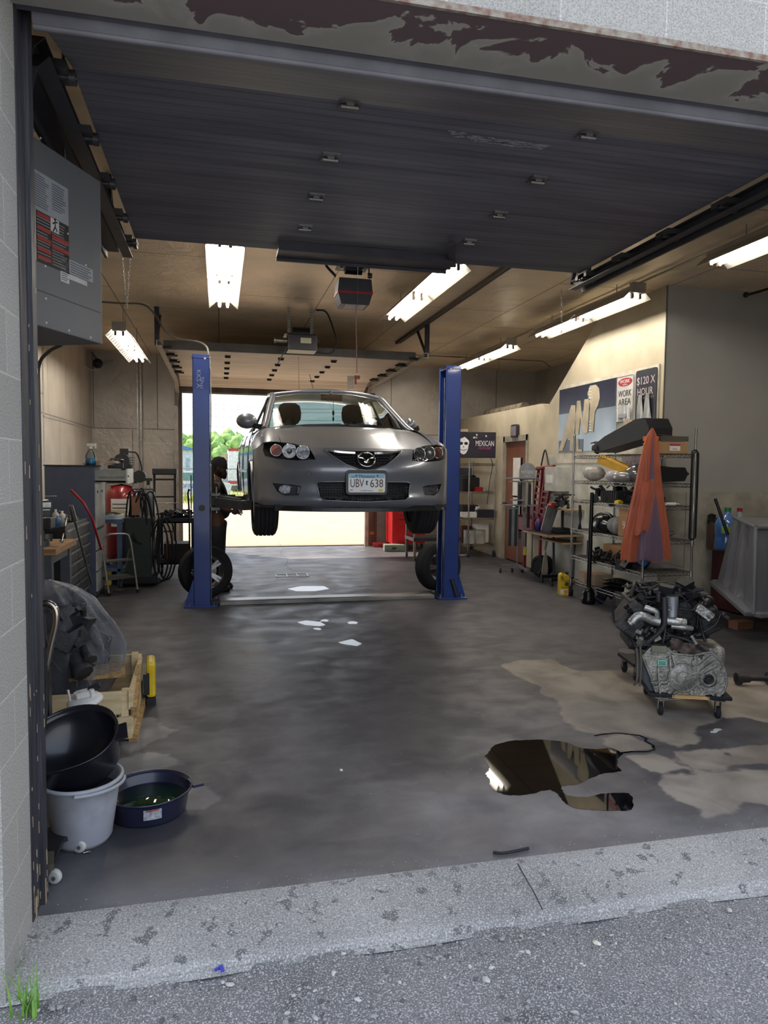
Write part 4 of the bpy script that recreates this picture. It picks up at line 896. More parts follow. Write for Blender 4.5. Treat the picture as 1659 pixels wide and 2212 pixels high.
for x, s in ((-.197, 1), (2.77, -1)):
    c, w = post(x, s)
    for (yy, tx, ty) in ((-.11, .60, -.95), (.11, .50, 1.0)):
        a = Vector((c+s*(w+.07), yy, 1.20)); b = Vector((c+s*(w+tx), ty, 1.17)); m = a.lerp(b, .62)
        ar = MB(); ar.strip([a, m], .13, .10).cyl(a+Vector((0, 0, -.05)), a+Vector((0, 0, .05)), .075, n=18); ar = ar.build('lift_arm', M('lift_arm_dark', '55565a', .45, .4), lift, bevel=.006)
        MB().strip([m-(b-a)*.1, b], .09, .07).build('arm_extension', M('lift_arm_dark', '55565a', .45, .4), ar, bevel=.004)
        MB().cyl(b+Vector((0, 0, .03)), b+Vector((0, 0, .065)), .055, n=20).build('lift_pad', blkr, ar)
        MB().strip([a.lerp(b, .1)+Vector((0, 0, .055)), a.lerp(b, .5)+Vector((0, 0, .055))], .03, .03).build('arm_rib', liftg, ar)
MB().b2((-1.28, -.10, .0), (1.30, .12, .045)).box((0, .01, .048), (2.56, .17, .008)).build('floor_cover', M('aluminium_cover', 'a9a8a4', .4, .7, col2='6f6e6b', vs=5, stretch=(.4, 3, 1)), lift, bevel=.01)
for s in (-1, 1):
    MB().b2((s*1.29, -.07, .01), (s*1.38, .1, .05)).cyl((s*1.34, -.03, .06), (s*1.34, .05, .06), .025, n=14).build('cable_bracket', dkg, lift)
# details: round sticker and chalk scrawl on the left post, padlock tube on the right base
MB().cyl((-1.475, -.160, 1.13), (-1.475, -.166, 1.13), .036, n=28).build('rubber_cap', M('cap_grey', '3e4448', .5), lift)
ck = M('chalk', '8c94b0', .8)
text('KKS A', .20, .045, 'chalk_writing', ck, lift, (-1.50, -.161, 2.57), (PI/2, PI/2, 0), .001)
text('Sho', .13, .04, 'chalk_writing', ck, lift, (-1.462, -.161, 2.53), (PI/2, PI/2, 0), .001)
MB().cyl((1.50, -.175, .24), (1.56, -.185, .04), .024, n=14).cyl((1.496, -.175, .25), (1.506, -.177, .21), .028, n=14).build('spacer_tube', M('tube_dark', '4e5052', .4, .7), lift)
MB().box((-1.475-.115, -.17, 1.31), (.012, .02, .38)).build('control_strip', blk, lift)
# ---- the two wheels standing on the floor beside the posts
def loose_wheel(loc, rz, tilt, lab):
    e = make_wheel(0, 0, 0, -1); e.name = 'loose_wheel'; e.location = loc; e.rotation_euler = (0, tilt, rz)
    tag(e, lab, 'wheel', 'wheels taken off the car and stood behind the lift posts'); return e
loose_wheel((-.17, 8.86, .322), PI/2+.30, .06, 'loose tyre on alloy rim leaning behind the left blue lift post')
loose_wheel((2.79, 8.84, .322), PI/2+.34, .07, 'loose tyre on alloy rim leaning behind the right blue lift post')

# ================================================================= PERSON behind the left post, facing right
def skin_mesh(name, verts, edges, radii, mat, parent, sub=2, root=0):
    me = bpy.data.meshes.new(name); me.from_pydata([tuple(v) for v in verts], edges, []); me.materials.append(mat)
    ob = bpy.data.objects.new(name, me); COL.objects.link(ob); ob.parent = parent
    md = ob.modifiers.new('skin', 'SKIN'); md.use_smooth_shade = True
    for i, r in enumerate(radii):
        r = (r, r) if not isinstance(r, tuple) else r
        me.skin_vertices[0].data[i].radius = r
    me.skin_vertices[0].data[root].use_root = True
    s = ob.modifiers.new('sub', 'SUBSURF'); s.levels = sub; s.render_levels = sub
    dg = bpy.context.evaluated_depsgraph_get(); dg.update()
    m2 = bpy.data.meshes.new_from_object(ob.evaluated_get(dg)); ob.modifiers.clear(); ob.data = m2; m2.name = name
    m2.materials.clear(); m2.materials.append(mat)
    for p in m2.polygons: p.use_smooth = True
    return ob
pr = thing('person', 'person in dark cap and dark work clothes standing behind the left blue post', 'person', (-.035, 9.35, 0))
sk = M('skin', '573829', .6, col2='4a2e22'); drk = M('dark_shirt', '17171c', .85, col2='101014', bump=.2, bs=20); trs = M('dark_trousers', '1c1c22', .85, col2='131318', bump=.2, bs=20)
# body: one surface (x forward = +X, y sideways)
V = [(0, 0, .95), (0, 0, 1.08), (-.01, 0, 1.22), (-.015, 0, 1.36), (.0, 0, 1.43), (.02, 0, 1.49),
     (0, .09, .90), (.03, .10, .50), (-.02, .11, .09), (.10, .12, .045), (.18, .12, .035),
     (0, -.09, .90), (.01, -.10, .50), (-.06, -.11, .09), (.06, -.12, .045), (.14, -.12, .035),
     (-.01, .17, 1.37), (-.02, .21, 1.12), (.16, .19, 1.02), (.20, .165, 1.015),
     (-.01, -.17, 1.37), (-.03, -.21, 1.12), (.15, -.18, 1.04), (.19, -.175, 1.035)]
Ed = [(0, 1), (1, 2), (2, 3), (3, 4), (4, 5), (0, 6), (6, 7), (7, 8), (8, 9), (9, 10), (0, 11), (11, 12), (12, 13), (13, 14), (14, 15), (3, 16), (16, 17), (17, 18), (18, 19), (3, 20), (20, 21), (21, 22), (22, 23)]
Rr = [(.12, .14), (.125, .14), (.115, .15), (.10, .15), (.06, .07), (.052, .052), .095, .062, .045, .04, .03, .095, .062, .045, .04, .03, .058, .044, .034, .026, .058, .044, .034, .026]
skin_mesh('body', V, Ed, Rr, sk, pr)
# clothing a little larger than the body
V2 = [(0, 0, .90), (.01, 0, 1.08), (-.01, 0, 1.22), (-.015, 0, 1.36), (.0, 0, 1.42), (-.01, .17, 1.37), (-.017, .20, 1.22), (-.01, -.17, 1.37), (-.02, -.20, 1.22)]
skin_mesh('t_shirt', V2, [(0, 1), (1, 2), (2, 3), (3, 4), (3, 5), (5, 6), (3, 7), (7, 8)], [(.17, .19), (.16, .175), (.135, .17), (.115, .165), (.075, .085), .072, .062, .072, .062], drk, pr)
V3 = [(0, 0, 1.0), (0, 0, .90), (0, .095, .84), (.03, .10, .50), (-.02, .11, .10), (0, -.095, .84), (.01, -.10, .50), (-.05, -.11, .10)]
skin_mesh('trousers', V3, [(0, 1), (1, 2), (2, 3), (3, 4), (1, 5), (5, 6), (6, 7)], [(.165, .18), (.165, .185), .13, .088, .072, .13, .088, .072], trs, pr)
for (x, y) in ((.05, .12), (.01, -.12)):
    MB().lathe([(0, 0), (.055, .0), (.06, .03), (.052, .07), (.03, .10), (0, .105)], (x+.02, y, 0), n=16, sx=2.3, sy=.85).build('boot', blk, pr)
hd = MB(); hd.lathe([(0, -.115), (.035, -.108), (.058, -.08), (.072, -.03), (.079, .02), (.077, .06), (.06, .10), (.03, .118), (0, .122)], (.035, 0, 1.585), n=24, sx=1.2, sy=.98)
hd = hd.build('head', sk, pr)
MB().lathe([(.012, 0), (.014, .01), (.008, .045), (0, .05)], (.128, 0, 1.565), (-.25, 0, 1), n=10, sx=1.2).build('nose', sk, hd)
for s in (-1, 1): MB().ball((.105, s*.03, 1.605), (.012, .014, .009)).build('eye', M('eye', 'd8d4cc', .3), hd); MB().ball((.02, s*.078, 1.585), (.018, .010, .032), rot=(0, .2, 0)).build('ear', sk, hd)
MB().ball((.118, 0, 1.535), (.012, .026, .007)).build('mouth', M('lips', '5a3028', .6), hd)
MB().ball((.075, 0, 1.507), (.058, .058, .062)).ball((.035, 0, 1.53), (.06, .072, .05)).ball((.095, 0, 1.475), (.032, .038, .04)).build('beard', M('beard', '16110f', .95, bump=.5), hd)
MB().lathe([(.0985, -.03), (.099, .0), (.093, .05), (.06, .09), (0, .105)], (.03, 0, 1.625), n=24, sx=1.05, sy=.9).ball((-.03, 0, 1.58), (.045, .07, .06)).build('beanie_cap', M('cap_dark', '1b1b20', .9, bump=.3), hd)
def hand(x, y, z, s):
    mb = MB(); mb.ball((x, y, z), (.045, .016, .04))
    for k, l in enumerate((.062, .072, .068, .052)):
        a = Vector((x+.035, y, z+.03-.019*k)); b = a+Vector((l*.55, s*.004, -.004)); c = b+Vector((l*.3, s*-.012, -.018)); mb.tube([a, b, c], .0085, n=6, rs=[.0095, .0085, .007])
    mb.tube([(x-.01, y-s*.008, z+.032), (x+.02, y-s*.025, z+.052), (x+.045, y-s*.028, z+.055)], .009, n=6); mb.build('hand', sk, pr)
hand(.235, .185, 1.01, 1); hand(.225, -.175, 1.03, -1)

# ================================================================= CEILING LIGHTS
tube_m = M('tube_glow', 'fff4e0', .4, emit=1)
tube_m.node_tree.nodes['Principled BSDF'].inputs['Emission Strength'].default_value = TUBE_E
tube_m.node_tree.nodes['Principled BSDF'].inputs['Emission Color'].default_value = (1, .93, .82, 1)
refl_m = M('reflector_white', '8f8b80', .4, col2='86827a')
def fixture(slots):
    r = thing('fluorescent_light', '', 'ceiling light')
    w, L_ = .165, 2.44
    prof = [(-w, -.075), (-.085, .0), (.085, .0), (w, -.075)]
    for k in (0, 1):
        y0, y1 = -L_/2+k*L_/2+(.01 if k else 0), -L_/2+(k+1)*L_/2-(0 if k else .01)
        mb = MB()
        for i in range(3):
            (xa, za), (xb, zb) = prof[i], prof[i+1]
            mb.add([(xa, y0, za), (xb, y0, zb), (xb, y1, zb), (xa, y1, za)], [(0, 1, 2, 3)])
        mb.build('reflector', refl_m, r, solid=.004)
        for x in (-.045, .045):
            MB().cyl((x, y0+.05, -.045), (x, y1-.05, -.045), .0165, n=12).build('fluorescent_tube', tube_m, r)
            for y in (y0+.035, y1-.035): MB().b2((x-.014, y-.015, -.07), (x+.014, y+.015, 0)).build('lamp_socket', M('socket_brown', '6a5748', .6), r)
        if slots:
            for s in (-1, 1):
                for j in range(7): MB().box((s*.125, y0+.10+j*.155, -.0445), (.07, .045, .003), (0, s*.75, 0)).build('slot', M('slot_dark', '4a4038', .8), r)
    MB().b2((-.06, -L_/2, .0), (.06, L_/2, .045)).build('ballast_channel', refl_m, r)
    for y in (-.8, .8): MB().cyl((0, y, .04), (0, y, .40 if slots else .175), .005, n=6).build('hanger', steel, r)
    MB().b2((-.08, -L_/2-.03, -.02), (.08, -L_/2+.03, .09)).build('end_box', M('end_box', '9b968c', .5), r)
    return r
fx = fixture(False); fx.location = (.055, 7.45, 3.52)
tag(fx, 'twin-tube fluorescent light on the foil ceiling, left of the nearer door opener')
f2 = dup(fx, (2.13, 7.6, 3.52), 0, 'twin-tube fluorescent light between the nearer door opener and the ceiling conduit')
dup(fx, (4.38, 8.15, 3.52), 0, 'twin-tube fluorescent light above the sloping top of the office wall')
dup(fx, (4.36, 4.50, 3.52), 0, 'nearest fluorescent light of the right row, cut by the right edge')
dup(fx, (4.36, 11.5, 3.52), 0, 'farthest fluorescent light of the right row, ending above the right blue post')
fs = fixture(True); fs.location = (-1.22, 10.75, 3.30)
tag(fs, 'slotted twin-tube shop light hung on chains near the rear left corner')
for o in [o for o in COL.objects if o.get('category') == 'ceiling light']: o['group'] = 'fluorescent ceiling lights'
def chain(name, pts, lab, r=.004):
    mb = MB(); P = [Vector(p) for p in pts]
    for a, b in zip(P, P[1:]):
        n = max(1, int((b-a).length/.022)); u, v = frame(b-a); d = (b-a).normalized()
        for i in range(n):
            c = a+(b-a)*(i+.5)/n; e1 = u if i % 2 else v
            mb.tube([c+e1*.006*math.cos(t)+d*.015*math.sin(t) for t in [2*PI*k/8 for k in range(8)]], .0016, n=4, closed=True)
    one(mb, name, steel, lab, 'chain')
chain('hanging_chain', [at(264, 551, Y=5.8), at(274, 668, Y=5.8)+Vector((0, 0, 0)), at(281, 551, Y=5.8)], 'looped steel chain hanging from the end of the left door track')
chain('hanging_chain', [(-1.22, 10.2, 3.69), (-1.22, 10.2, 3.35)], 'short chain holding the slotted shop light')
chain('hanging_chain', [at(1213, 625, Y=5.7), at(1213, 722, Y=5.7)], 'chain dangling from the end of the right door track')
q = at(1078, 775, Z=3.69)
chain('hanging_chain', [q, Vector((q.x, q.y, at(1078, 824, Y=q.y).z))], 'short chain dangling from the ceiling above the television')

# ================================================================= DOOR OPENERS
def opener(loc, big, lab):
    r = thing('garage_door_opener', lab, 'door opener', loc)
    h = .62
    for x in (-.16, .14): MB().b2((x-.018, -.02, -.36), (x+.018, .02, -.0)).build('hanger_strut', M('perforated_strut', '8f8c84', .4, .8), r)
    for x in (-.16, .14): mb = MB(); [mb.cyl((x, -.0205, -.04-.035*i), (x, -.022, -.04-.035*i), .007, n=8) for i in range(9)]; mb.build('strut_holes', blk, r)
    MB().cyl((-.10, .1, -.30), (.14, .1, -.30), .085, n=20).build('motor', M('motor_black', '222226', .35, .3), r)
    MB().b2((-.22, -.12, -.35), (.2, .18, -.335)).cyl((-.27, .0, -.30), (-.2, .0, -.30), .012, n=8).cyl((.2, -.02, -.40), (.26, -.02, -.40), .02, n=8).build('output_shaft', dkg, r)
    bx = MB()
    if big:
        bx.prism([(-.22, -.45), (.22, -.45), (.24, -.55), (.19, -.64), (-.19, -.64), (-.24, -.55)], .34, (0, .16, 0), (1, 0, 0), (0, 0, 1))
        bx.build('control_box', M('opener_box', '2b2a2e', .4), r, bevel=.006)
        MB().b2((-.242, -.185, -.56), (.242, .16, -.545)).build('red_band', redp, r)
        MB().b2((-.13, -.17, -.6425), (.15, .10, -.641)).build('cover_plate', M('opener_plate', 'cfc0ba', .5), r)
        MB().tube(spline([(-.2, .0, -.05), (-.36, .02, -.04), (-.43, .0, -.16), (-.40, 0, -.32), (-.24, 0, -.42)], 5), .013, n=8).build('flex_conduit', M('flex_dark', '2a2a2c', .5, .3), r)
        for k in range(9): pass
        MB().tube([(.12, 0, 0), (.2, 0, -.2), (.23, 0, -.42)], .01, n=6).build('wiring', blkr, r)
        MB().cyl((.03, -.185, -.36), (.03, -.185, -.66), .004, n=5).build('guide_wire', steel, r)
    else:
        bx.b2((-.18, -.16, -.56), (.2, .16, -.36)); bx.build('control_box', M('opener_box', '2b2a2e', .4), r, bevel=.008)
        MB().b2((-.02, -.162, -.47), (.12, -.160, -.40)).build('label_plate', M('opener_label', 'b9b49b', .5), r)
        MB().cyl((-.19, -.1, -.44), (-.34, -.1, -.44), .02, n=10).cyl((-.34, -.1, -.44), (-.36, -.1, -.44), .03, n=10).build('drive_shaft', steel, r)
        MB().tube(spline([(.2, 0, -.0), (.34, 0, -.02), (.44, 0, -.25), (.48, 0, -.42), (.40, 0, -.56), (.18, 0, -.55)], 5), .011, n=6).build('power_cable', blkr, r)
        MB().strip([(-.14, -.1, -.45), (-.28, -.1, -.68), (-.31, -.1, -.74)], .03, .015).build('door_link', dkg, r)
    return r
op_ = opener((1.115, 6.05, 3.69), True, 'dark door opener with red band hanging just behind the near raised door'); op_.scale = (.62, .62, 1.13)
opener((1.06, 9.55, 3.69), False, 'black door opener with cable loop hanging above the raised rear door')
# pull cord with red handle, hanging tag, conduit lines, cables
q = at(771, 812, Y=6.05)
mb = MB().cyl(at(769, 655, Y=6.0), at(771, 806, Y=6.0), .004, n=5)
pc = one(mb, 'pull_cord', M('cord_tan', '8f7264', .8), 'emergency pull cord with red handle hanging from the nearer opener', 'cord')
MB().box(at(771, 815, Y=6.0), (.05, .02, .03)).box(at(768, 824, Y=6.0), (.016, .015, .05)).build('pull_handle', M('handle_red', '9a3a2c', .5), pc)
mb = MB().cyl(at(645, 770, Y=9.5), at(646, 842, Y=9.5), .004, n=5)
one(mb, 'pull_cord', M('cord_tan', '8f7264', .8), 'thin plain cord hanging from the rear opener behind the car roof', 'cord')
mb = MB().box(at(757, 826, Y=6.1), (.055, .002, .11)).tube([at(757, 812, Y=6.1), at(771, 800, Y=6.05)], .001, n=4)
one(mb, 'paper_tag', M('tag_tan', 'c9b9a2', .8), 'pale paper tag dangling beside the red pull handle', 'tag')
one(MB().b2((2.86, 5.6, 3.66), (2.90, 11.6, 3.7)).b2((2.93, 5.6, 3.675), (2.95, 11.6, 3.7)), 'ceiling_conduit', M('conduit_dark', '5d5850', .5, .5), 'dark conduit run along the foil ceiling between the light rows', 'conduit')
one(MB().cyl((4.52, 2.7, 3.665), (4.52, 13.9, 3.665), .012), 'ceiling_conduit', M('conduit_pale', 'a59f94', .4, .6), 'pale conduit linking the right row of lights', 'conduit')
one(MB().tube([(2.2, 12.6, 3.66), (6.0, 12.6, 3.66), (6.3, 12.9, 3.60)], .012), 'ceiling_conduit', M('conduit_pale', 'a59f94', .4, .6), 'thin conduit crossing the dark ceiling near the rear wall', 'conduit')
one(MB().cyl((-1.48, 14.27, .1), (-1.48, 14.27, 3.7), .014).cyl((-1.42, 14.28, .1), (-1.42, 14.28, 3.7), .012), 'wall_conduit', M('conduit_pale', 'a59f94', .4, .6), 'pair of conduits running down the rear wall left of the rear door', 'conduit')
P_ = [at(218, 652, Y=9.5), at(262, 655, Y=9.5), at(310, 658, Y=9.5), at(335, 680, Y=9.5), at(355, 712, Y=9.3), at(385, 732, Y=9.0), at(425, 738, Y=8.7), at(445, 748, Y=8.5), at(450, 765, Y=8.4), at(452, 790, Y=8.39)]
one(MB().tube(spline(P_, 5), .012), 'power_cable', M('cable_grey', '6f6a60', .6), 'grey power cable swooping from the left ceiling to the left blue post', 'cable')
one(MB().tube(spline([at(453, 770, Y=8.45), at(456, 880, Y=8.4), at(454, 1000, Y=8.4)], 6), .005), 'lift_cable', M('wire_pale', 'b8c4c8', .4), 'thin pale hose down the inner side of the left blue post', 'cable')
one(MB().tube(spline([at(78, 1000, Y=4.6), at(78, 870, Y=4.6), at(84, 790, Y=4.5), at(105, 760, Y=4.4), at(133, 745, Y=4.3)], 6), .010).cyl(at(80, 780, Y=4.62), Vector((at(80, 780, Y=4.62).x, 4.62, 0)), .016), 'heater_conduit', M('cable_dark', '4b4a49', .5), 'dark cable and pipe curving up to the grey unit heater', 'cable')
# security camera in corner
sc_ = thing('security_camera', 'small dark security camera in the rear left ceiling corner', 'camera', (-2.15, 13.9, 3.45))
MB().ball((0, 0, 0), (.09, .09, .09)).build('camera_body', blk, sc_); MB().cyl((0, 0, .05), (-.12, .2, .22), .02).cyl((.06, -.0, 0), (.26, .05, .08), .012).build('bracket', M('grey_p', '8a8884', .5), sc_)
MB().tube(spline([(-.0, .1, -.02), (-.08, 0, -.12), (-.17, -.3, -.1)], 5), .006).build('lead', white, sc_)
one(MB().tube(spline([at(1612, 638, Y=6.9), at(1625, 634, Y=6.7), at(1700, 612, Y=6.2)], 5), .014).ball(at(1611, 637, Y=6.9), .03), 'cable_stub', blkr, 'black cable stub on the dark ceiling by the grey office wall', 'cable')

# ================================================================= UNIT HEATER hanging at the left
hm = M('heater_grey', '6c6e71', .5, col2='646669', vs=1.5)
ht = thing('unit_heater', 'large dark grey unit heater with warning labels hanging left of the near door', 'heater', (-.60, 4.05, 2.24), -math.radians(24.6))
# local: +X is outward normal direction (towards the right), -Y runs toward the camera along the face
MB().b2((-.62, -1.15, 0), (0, 0, .84)).build('housing', hm, ht, bevel=.004)
MB().b2((-.60, -1.13, .84), (-.03, -.03, .86)).b2((.0, -1.12, .16), (.003, -.02, .163)).build('panel_seam', M('heater_seam', '454a52', .5), ht)
def lab(y0, y1, z0, z1, mt, nm='warning_label'):
    return MB().b2((0, y0, z0), (.0025, y1, z1)).build(nm, mt, ht)
lbl = M('label_silver', '9ba0a4', .5, col2='8e9397'); lbk = M('label_black', '2e2d30', .5); lrd = M('label_red', 'a83a38', .5); lwt = M('label_white', 'c9c9c7', .6)
def bars(y0, y1, z0, z1, n, mt, frac=.45, seed=1, nm='print_lines'):
    mb = MB(); rd = random.Random(seed)
    for i in range(n):
        z = z1-(i+.5)*(z1-z0)/n; e = y1-(y1-y0)*rd.uniform(0, .3); mb.b2((.0024, y0, z-(z1-z0)/n*frac/2), (.0032, e, z+(z1-z0)/n*frac/2))
    mb.build(nm, mt, ht)
# label area of the face in the photo: x 72-150, y 360-620
def hy(px): # pixel column -> local y on face plane
    lo, hi = -1.15, 0
    for _ in range(40):
        m = (lo+hi)/2; a = math.radians(24.6); p = Vector((-.60, 4.05, 2.4))+Vector((math.sin(a), math.cos(a), 0))*m; d = p-Vector((0, 0, EYE)); x = 829.5+d.dot(RT)/d.dot(FW)*FPX
        if x < px: lo = m
        else: hi = m
    return lo
def hz_(px, py):
    y = hy(px); a = math.radians(24.6); p = Vector((-.60, 4.05, 0))+Vector((math.sin(a), math.cos(a), 0))*y; d = _ray(px, py); t = p.y/d.y; return EYE+d.z*t-2.24
ya, yb_, yc_ = hy(72), hy(112), hy(150)
lab(ya, yc_, hz_(72, 447), hz_(72, 361), lbl, 'rating_label'); bars(ya+.01, yb_-.01, hz_(72, 440), hz_(72, 368), 14, M('print_grey', '5d6268', .6), .4, 2); bars(yb_+.01, yc_-.02, hz_(72, 430), hz_(72, 368), 11, M('print_grey', '5d6268', .6), .4, 3)
za, zb_ = hz_(72, 560), hz_(72, 449); lab(ya, yc_, za, zb_, lbk); lab2 = MB().b2((0.002, ya, za), (.004, ya+(yb_-ya)*.16, zb_)).build('label_margin', lwt, ht)
bars(ya+(yb_-ya)*.22, yb_, za+.01, zb_-.005, 16, M('print_pale', '8f8b88', .6), .35, 4); bars(yb_+.005, yc_-.01, za+.01, zb_-.01, 16, M('print_pale', '8f8b88', .6), .35, 5)
for i, f in enumerate((.02, .28, .48, .70, .86)):
    z = zb_-(zb_-za)*f; MB().b2((.003, ya+(yb_-ya)*.22, z-.016), (.0045, yb_-.005, z)).build('red_band', lrd, ht)
    if i in (1, 2): MB().b2((.003, yb_+.004, z-.03), (.0045, yc_-.004, z-.012)).build('red_band', lrd, ht)
MB().b2((.003, yb_-.005, zb_-(zb_-za)*.27), (.005, yb_+(yc_-yb_)*.42, zb_-(zb_-za)*.0)).build('symbol_panel', lwt, ht)
ym, zm = yb_+(yc_-yb_)*.2, zb_-(zb_-za)*.13
mb = MB().ball((.0055, ym, zm+.028), (.001, .007, .007), 10, 6)
for a, b in (((0, .02), (0, -.005)), ((0, -.005), (-.016, -.03)), ((0, -.005), (.014, -.024)), ((0, .016), (-.018, .004)), ((0, .016), (.018, .02))): mb.strip([(.0055, ym+a[0], zm+a[1]), (.0055, ym+b[0], zm+b[1])], .006, .001, (1, 0, 0))
mb.build('falling_figure', blk, ht)
lab(yb_+(yc_-yb_)*.5, yc_-.002, hz_(72, 583), hz_(72, 520), lwt, 'notice_label'); bars(yb_+(yc_-yb_)*.54, yc_-.006, hz_(72, 580), hz_(72, 523), 12, M('print_grey', '5d6268', .6), .4, 6)
y2, y3 = hy(150), hy(201); lab(y2, y3, hz_(150, 590), hz_(150, 560), lbl, 'rating_label'); lab(y2, y3-.05, hz_(150, 603), hz_(150, 592), lwt, 'notice_label'); bars(y2+.01, y3-.01, hz_(150, 588), hz_(150, 562), 5, M('print_grey', '5d6268', .6), .4, 7)
for (x, y) in ((186, 573), (98, 575), (148, 505), (98, 645), (147, 714), (194, 729), (98, 697), (93, 299)):
    MB().cyl((0, hy(x), hz_(x, y)), (.004, hy(x), hz_(x, y)), .005, n=8).build('screw', white, ht)
for (x, y) in ((-.1, -.15), (-.5, -.15), (-.1, -.95), (-.5, -.95)): MB().cyl((x, y, .84), (x, y, 1.455), .008, n=6).build('hanger_rod', steel, ht)
# ================================================================= LEFT SIDE
def knobby(mb, rd, lo, hi, n, smin, smax, kinds='bct'):
    """cluster of mechanical bits inside a box"""
    for i in range(n):
        c = Vector([rd.uniform(lo[k], hi[k]) for k in range(3)]); s = rd.uniform(smin, smax); k = rd.choice(kinds)
        if k == 'b': mb.box(c, (s, s*rd.uniform(.4, 1), s*rd.uniform(.4, 1.2)), (rd.uniform(-.5, .5), rd.uniform(-.5, .5), rd.uniform(-.8, .8)))
        elif k == 'c': d = Vector((rd.uniform(-1, 1), rd.uniform(-1, 1), rd.uniform(-1, 1))).normalized()*s*.6; mb.cyl(c-d, c+d, s*.3, n=10).cyl(c-d*1.15, c-d*.8, s*.38, n=10)
        else:
            e = Vector([rd.uniform(lo[k], hi[k]) for k in range(3)]); m = (c+e)/2+Vector((0, 0, rd.uniform(-.05, .08))); q = c+(e-c).normalized()*min((e-c).length, smax*4); mb.tube(spline([c, (c+q)/2+Vector((0, rd.uniform(-.03, .03), rd.uniform(-.03, .05))), q], 5), s*.10+.003, n=6)
rd = random.Random(11)
# bench
bn = thing('workbench', 'wooden-topped workbench with steel legs at the left behind the door jamb', 'workbench', (-1.8, 6.62, 0))
MB().b2((-.48, -.42, .86), (.50, .43, .915)).build('bench_top', M('bench_wood', 'a9825a', .7, col2='7f5f42', vs=4, stretch=(1, 8, 8)), bn, bevel=.004)
for x in (-.42, .42):
    for y in (-.36, .36): MB().b2((x-.04, y-.04, 0), (x+.04, y+.04, .86)).build('leg', M('bench_steel', '5c6168', .5, .4), bn)
MB().b2((-.45, -.38, .78), (.45, .40, .86)).build('apron', M('bench_steel', '5c6168', .5, .4), bn)
vs = thing('bench_vise', 'heavy dark bench vise bolted on the workbench corner', 'vise', (-1.52, 6.45, .915))
vm = M('vise_iron', '4a4646', .5, .6, col2='2f2d2e', vs=10, bump=.2)
MB().cyl((0, 0, 0), (0, 0, .05), .12, n=24).build('swivel_base', M('vise_base', '59606a', .5, .4), vs)
MB().box((0, .0, .12), (.20, .13, .14)).box((-.14, 0, .16), (.14, .10, .11)).cyl((-.22, 0, .17), (.06, 0, .17), .06, n=16).box((.0, 0, .21), (.07, .17, .06)).build('vise_body', vm, vs, bevel=.008)
MB().box((.12, 0, .19), (.06, .17, .10)).cyl((.08, 0, .13), (.24, 0, .13), .028, n=14).cyl((.2, 0, .13), (.25, 0, .13), .04, n=14).build('moving_jaw', vm, vs, bevel=.006)
MB().cyl((.235, -.10, .05), (.235, .10, .22), .009, n=8).ball((.235, -.10, .05), .016).ball((.235, .10, .22), .016).build('vise_handle', steel, vs)
c = thing('tool_chest', 'small silver-fronted drawer tool chest on the workbench behind the vise', 'tool chest', (-1.62, 6.93, .915), .35)
MB().b2((-.2, -.14, 0), (.12, .14, .36)).build('chest_body', blkm, c, bevel=.004)
for i in range(4): d = MB().b2((-.18, -.152, .02+i*.07), (.10, -.14, .082+i*.07)).build('drawer', M('drawer_black', '2a2b2e', .4), c); MB().b2((-.18, -.162, .07+i*.07), (.10, -.152, .08+i*.07)).build('drawer_pull', steel, d)
MB().b2((-.19, -.152, .305), (.11, -.14, .35)).build('top_panel', steel, c)
mb = MB(); rr = random.Random(5)
for i in range(7): mb.box((-.0+rr.uniform(-.2, .2), rr.uniform(-.12, .12), .365+i*.007), (.16, .11, .003), (rr.uniform(-.05, .05), rr.uniform(-.05, .05), rr.uniform(0, 3)))
ob = mb.build('paper_pile', paper, None, label='loose white papers and gloves piled on the small tool chest', cat='papers', loc=(-1.72, 6.95, .905))
mb = MB(); knobby(mb, rr, (-.25, -.15, .0), (.1, .15, .16), 26, .03, .09, 'bc')
one(mb, 'tool_heap', M('tool_dark', '3a3838', .5, .5), 'heap of dark hand tools on the far part of the left workbench', 'tools', kind='stuff', loc=(-2.0, 6.75, .92))
# rolling cabinet, drawers facing +X
c = thing('tool_cabinet', 'dark rolling tool cabinet with silver drawer pulls along the left wall', 'tool cabinet', (-1.75, 8.0, 0))
MB().b2((-.3, -.62, .1), (.28, .62, 1.0)).build('cabinet_body', M('cabinet_charcoal', '33363a', .45, .3), c, bevel=.005)
for k in range(2):
    for i in range(7):
        y0 = -.6+k*.61; z = .13+i*.12; d = MB().b2((.28, y0, z), (.292, y0+.59, z+.11)).build('drawer', M('drawer_charcoal', '3d4146', .4, .4), c)
        MB().b2((.292, y0, z+.092), (.31, y0+.59, z+.108)).build('drawer_pull', steel, d)
for x in (-.22, .22):
    for y in (-.55, .55): MB().cyl((x-.02, y, .05), (x+.02, y, .05), .05, n=14).build('caster', blkr, c)
mb = MB(); knobby(mb, rr, (-.2, -.5, .0), (.22, .5, .10), 22, .03, .08, 'bc')
one(mb, 'parts_heap', M('parts_mixed', '6b655e', .5, .4, col2='2f3a4a', vs=9), 'jumble of small parts and bottles on the left tool cabinet', 'parts', kind='stuff', loc=(-1.75, 8.0, 1.0))
for (x, y, h, col, lab) in ((-1.58, 7.55, .16, 'b9bcae', 'pale green spray can on the left tool cabinet'), (-1.56, 7.75, .13, 'c9c6bb', 'white pump bottle on the left tool cabinet'), (-1.52, 7.35, .11, '4a6f9a', 'small blue can on the near end of the left tool cabinet')):
    cn = MB().lathe([(.0, 0), (.032, 0), (.032, h*.7), (.02, h*.8), (.012, h*.82), (.012, h), (0, h)], n=16); one(cn, 'spray_can', M('can_'+col, col, .4), lab, 'bottle', loc=(x, y, 1.0))
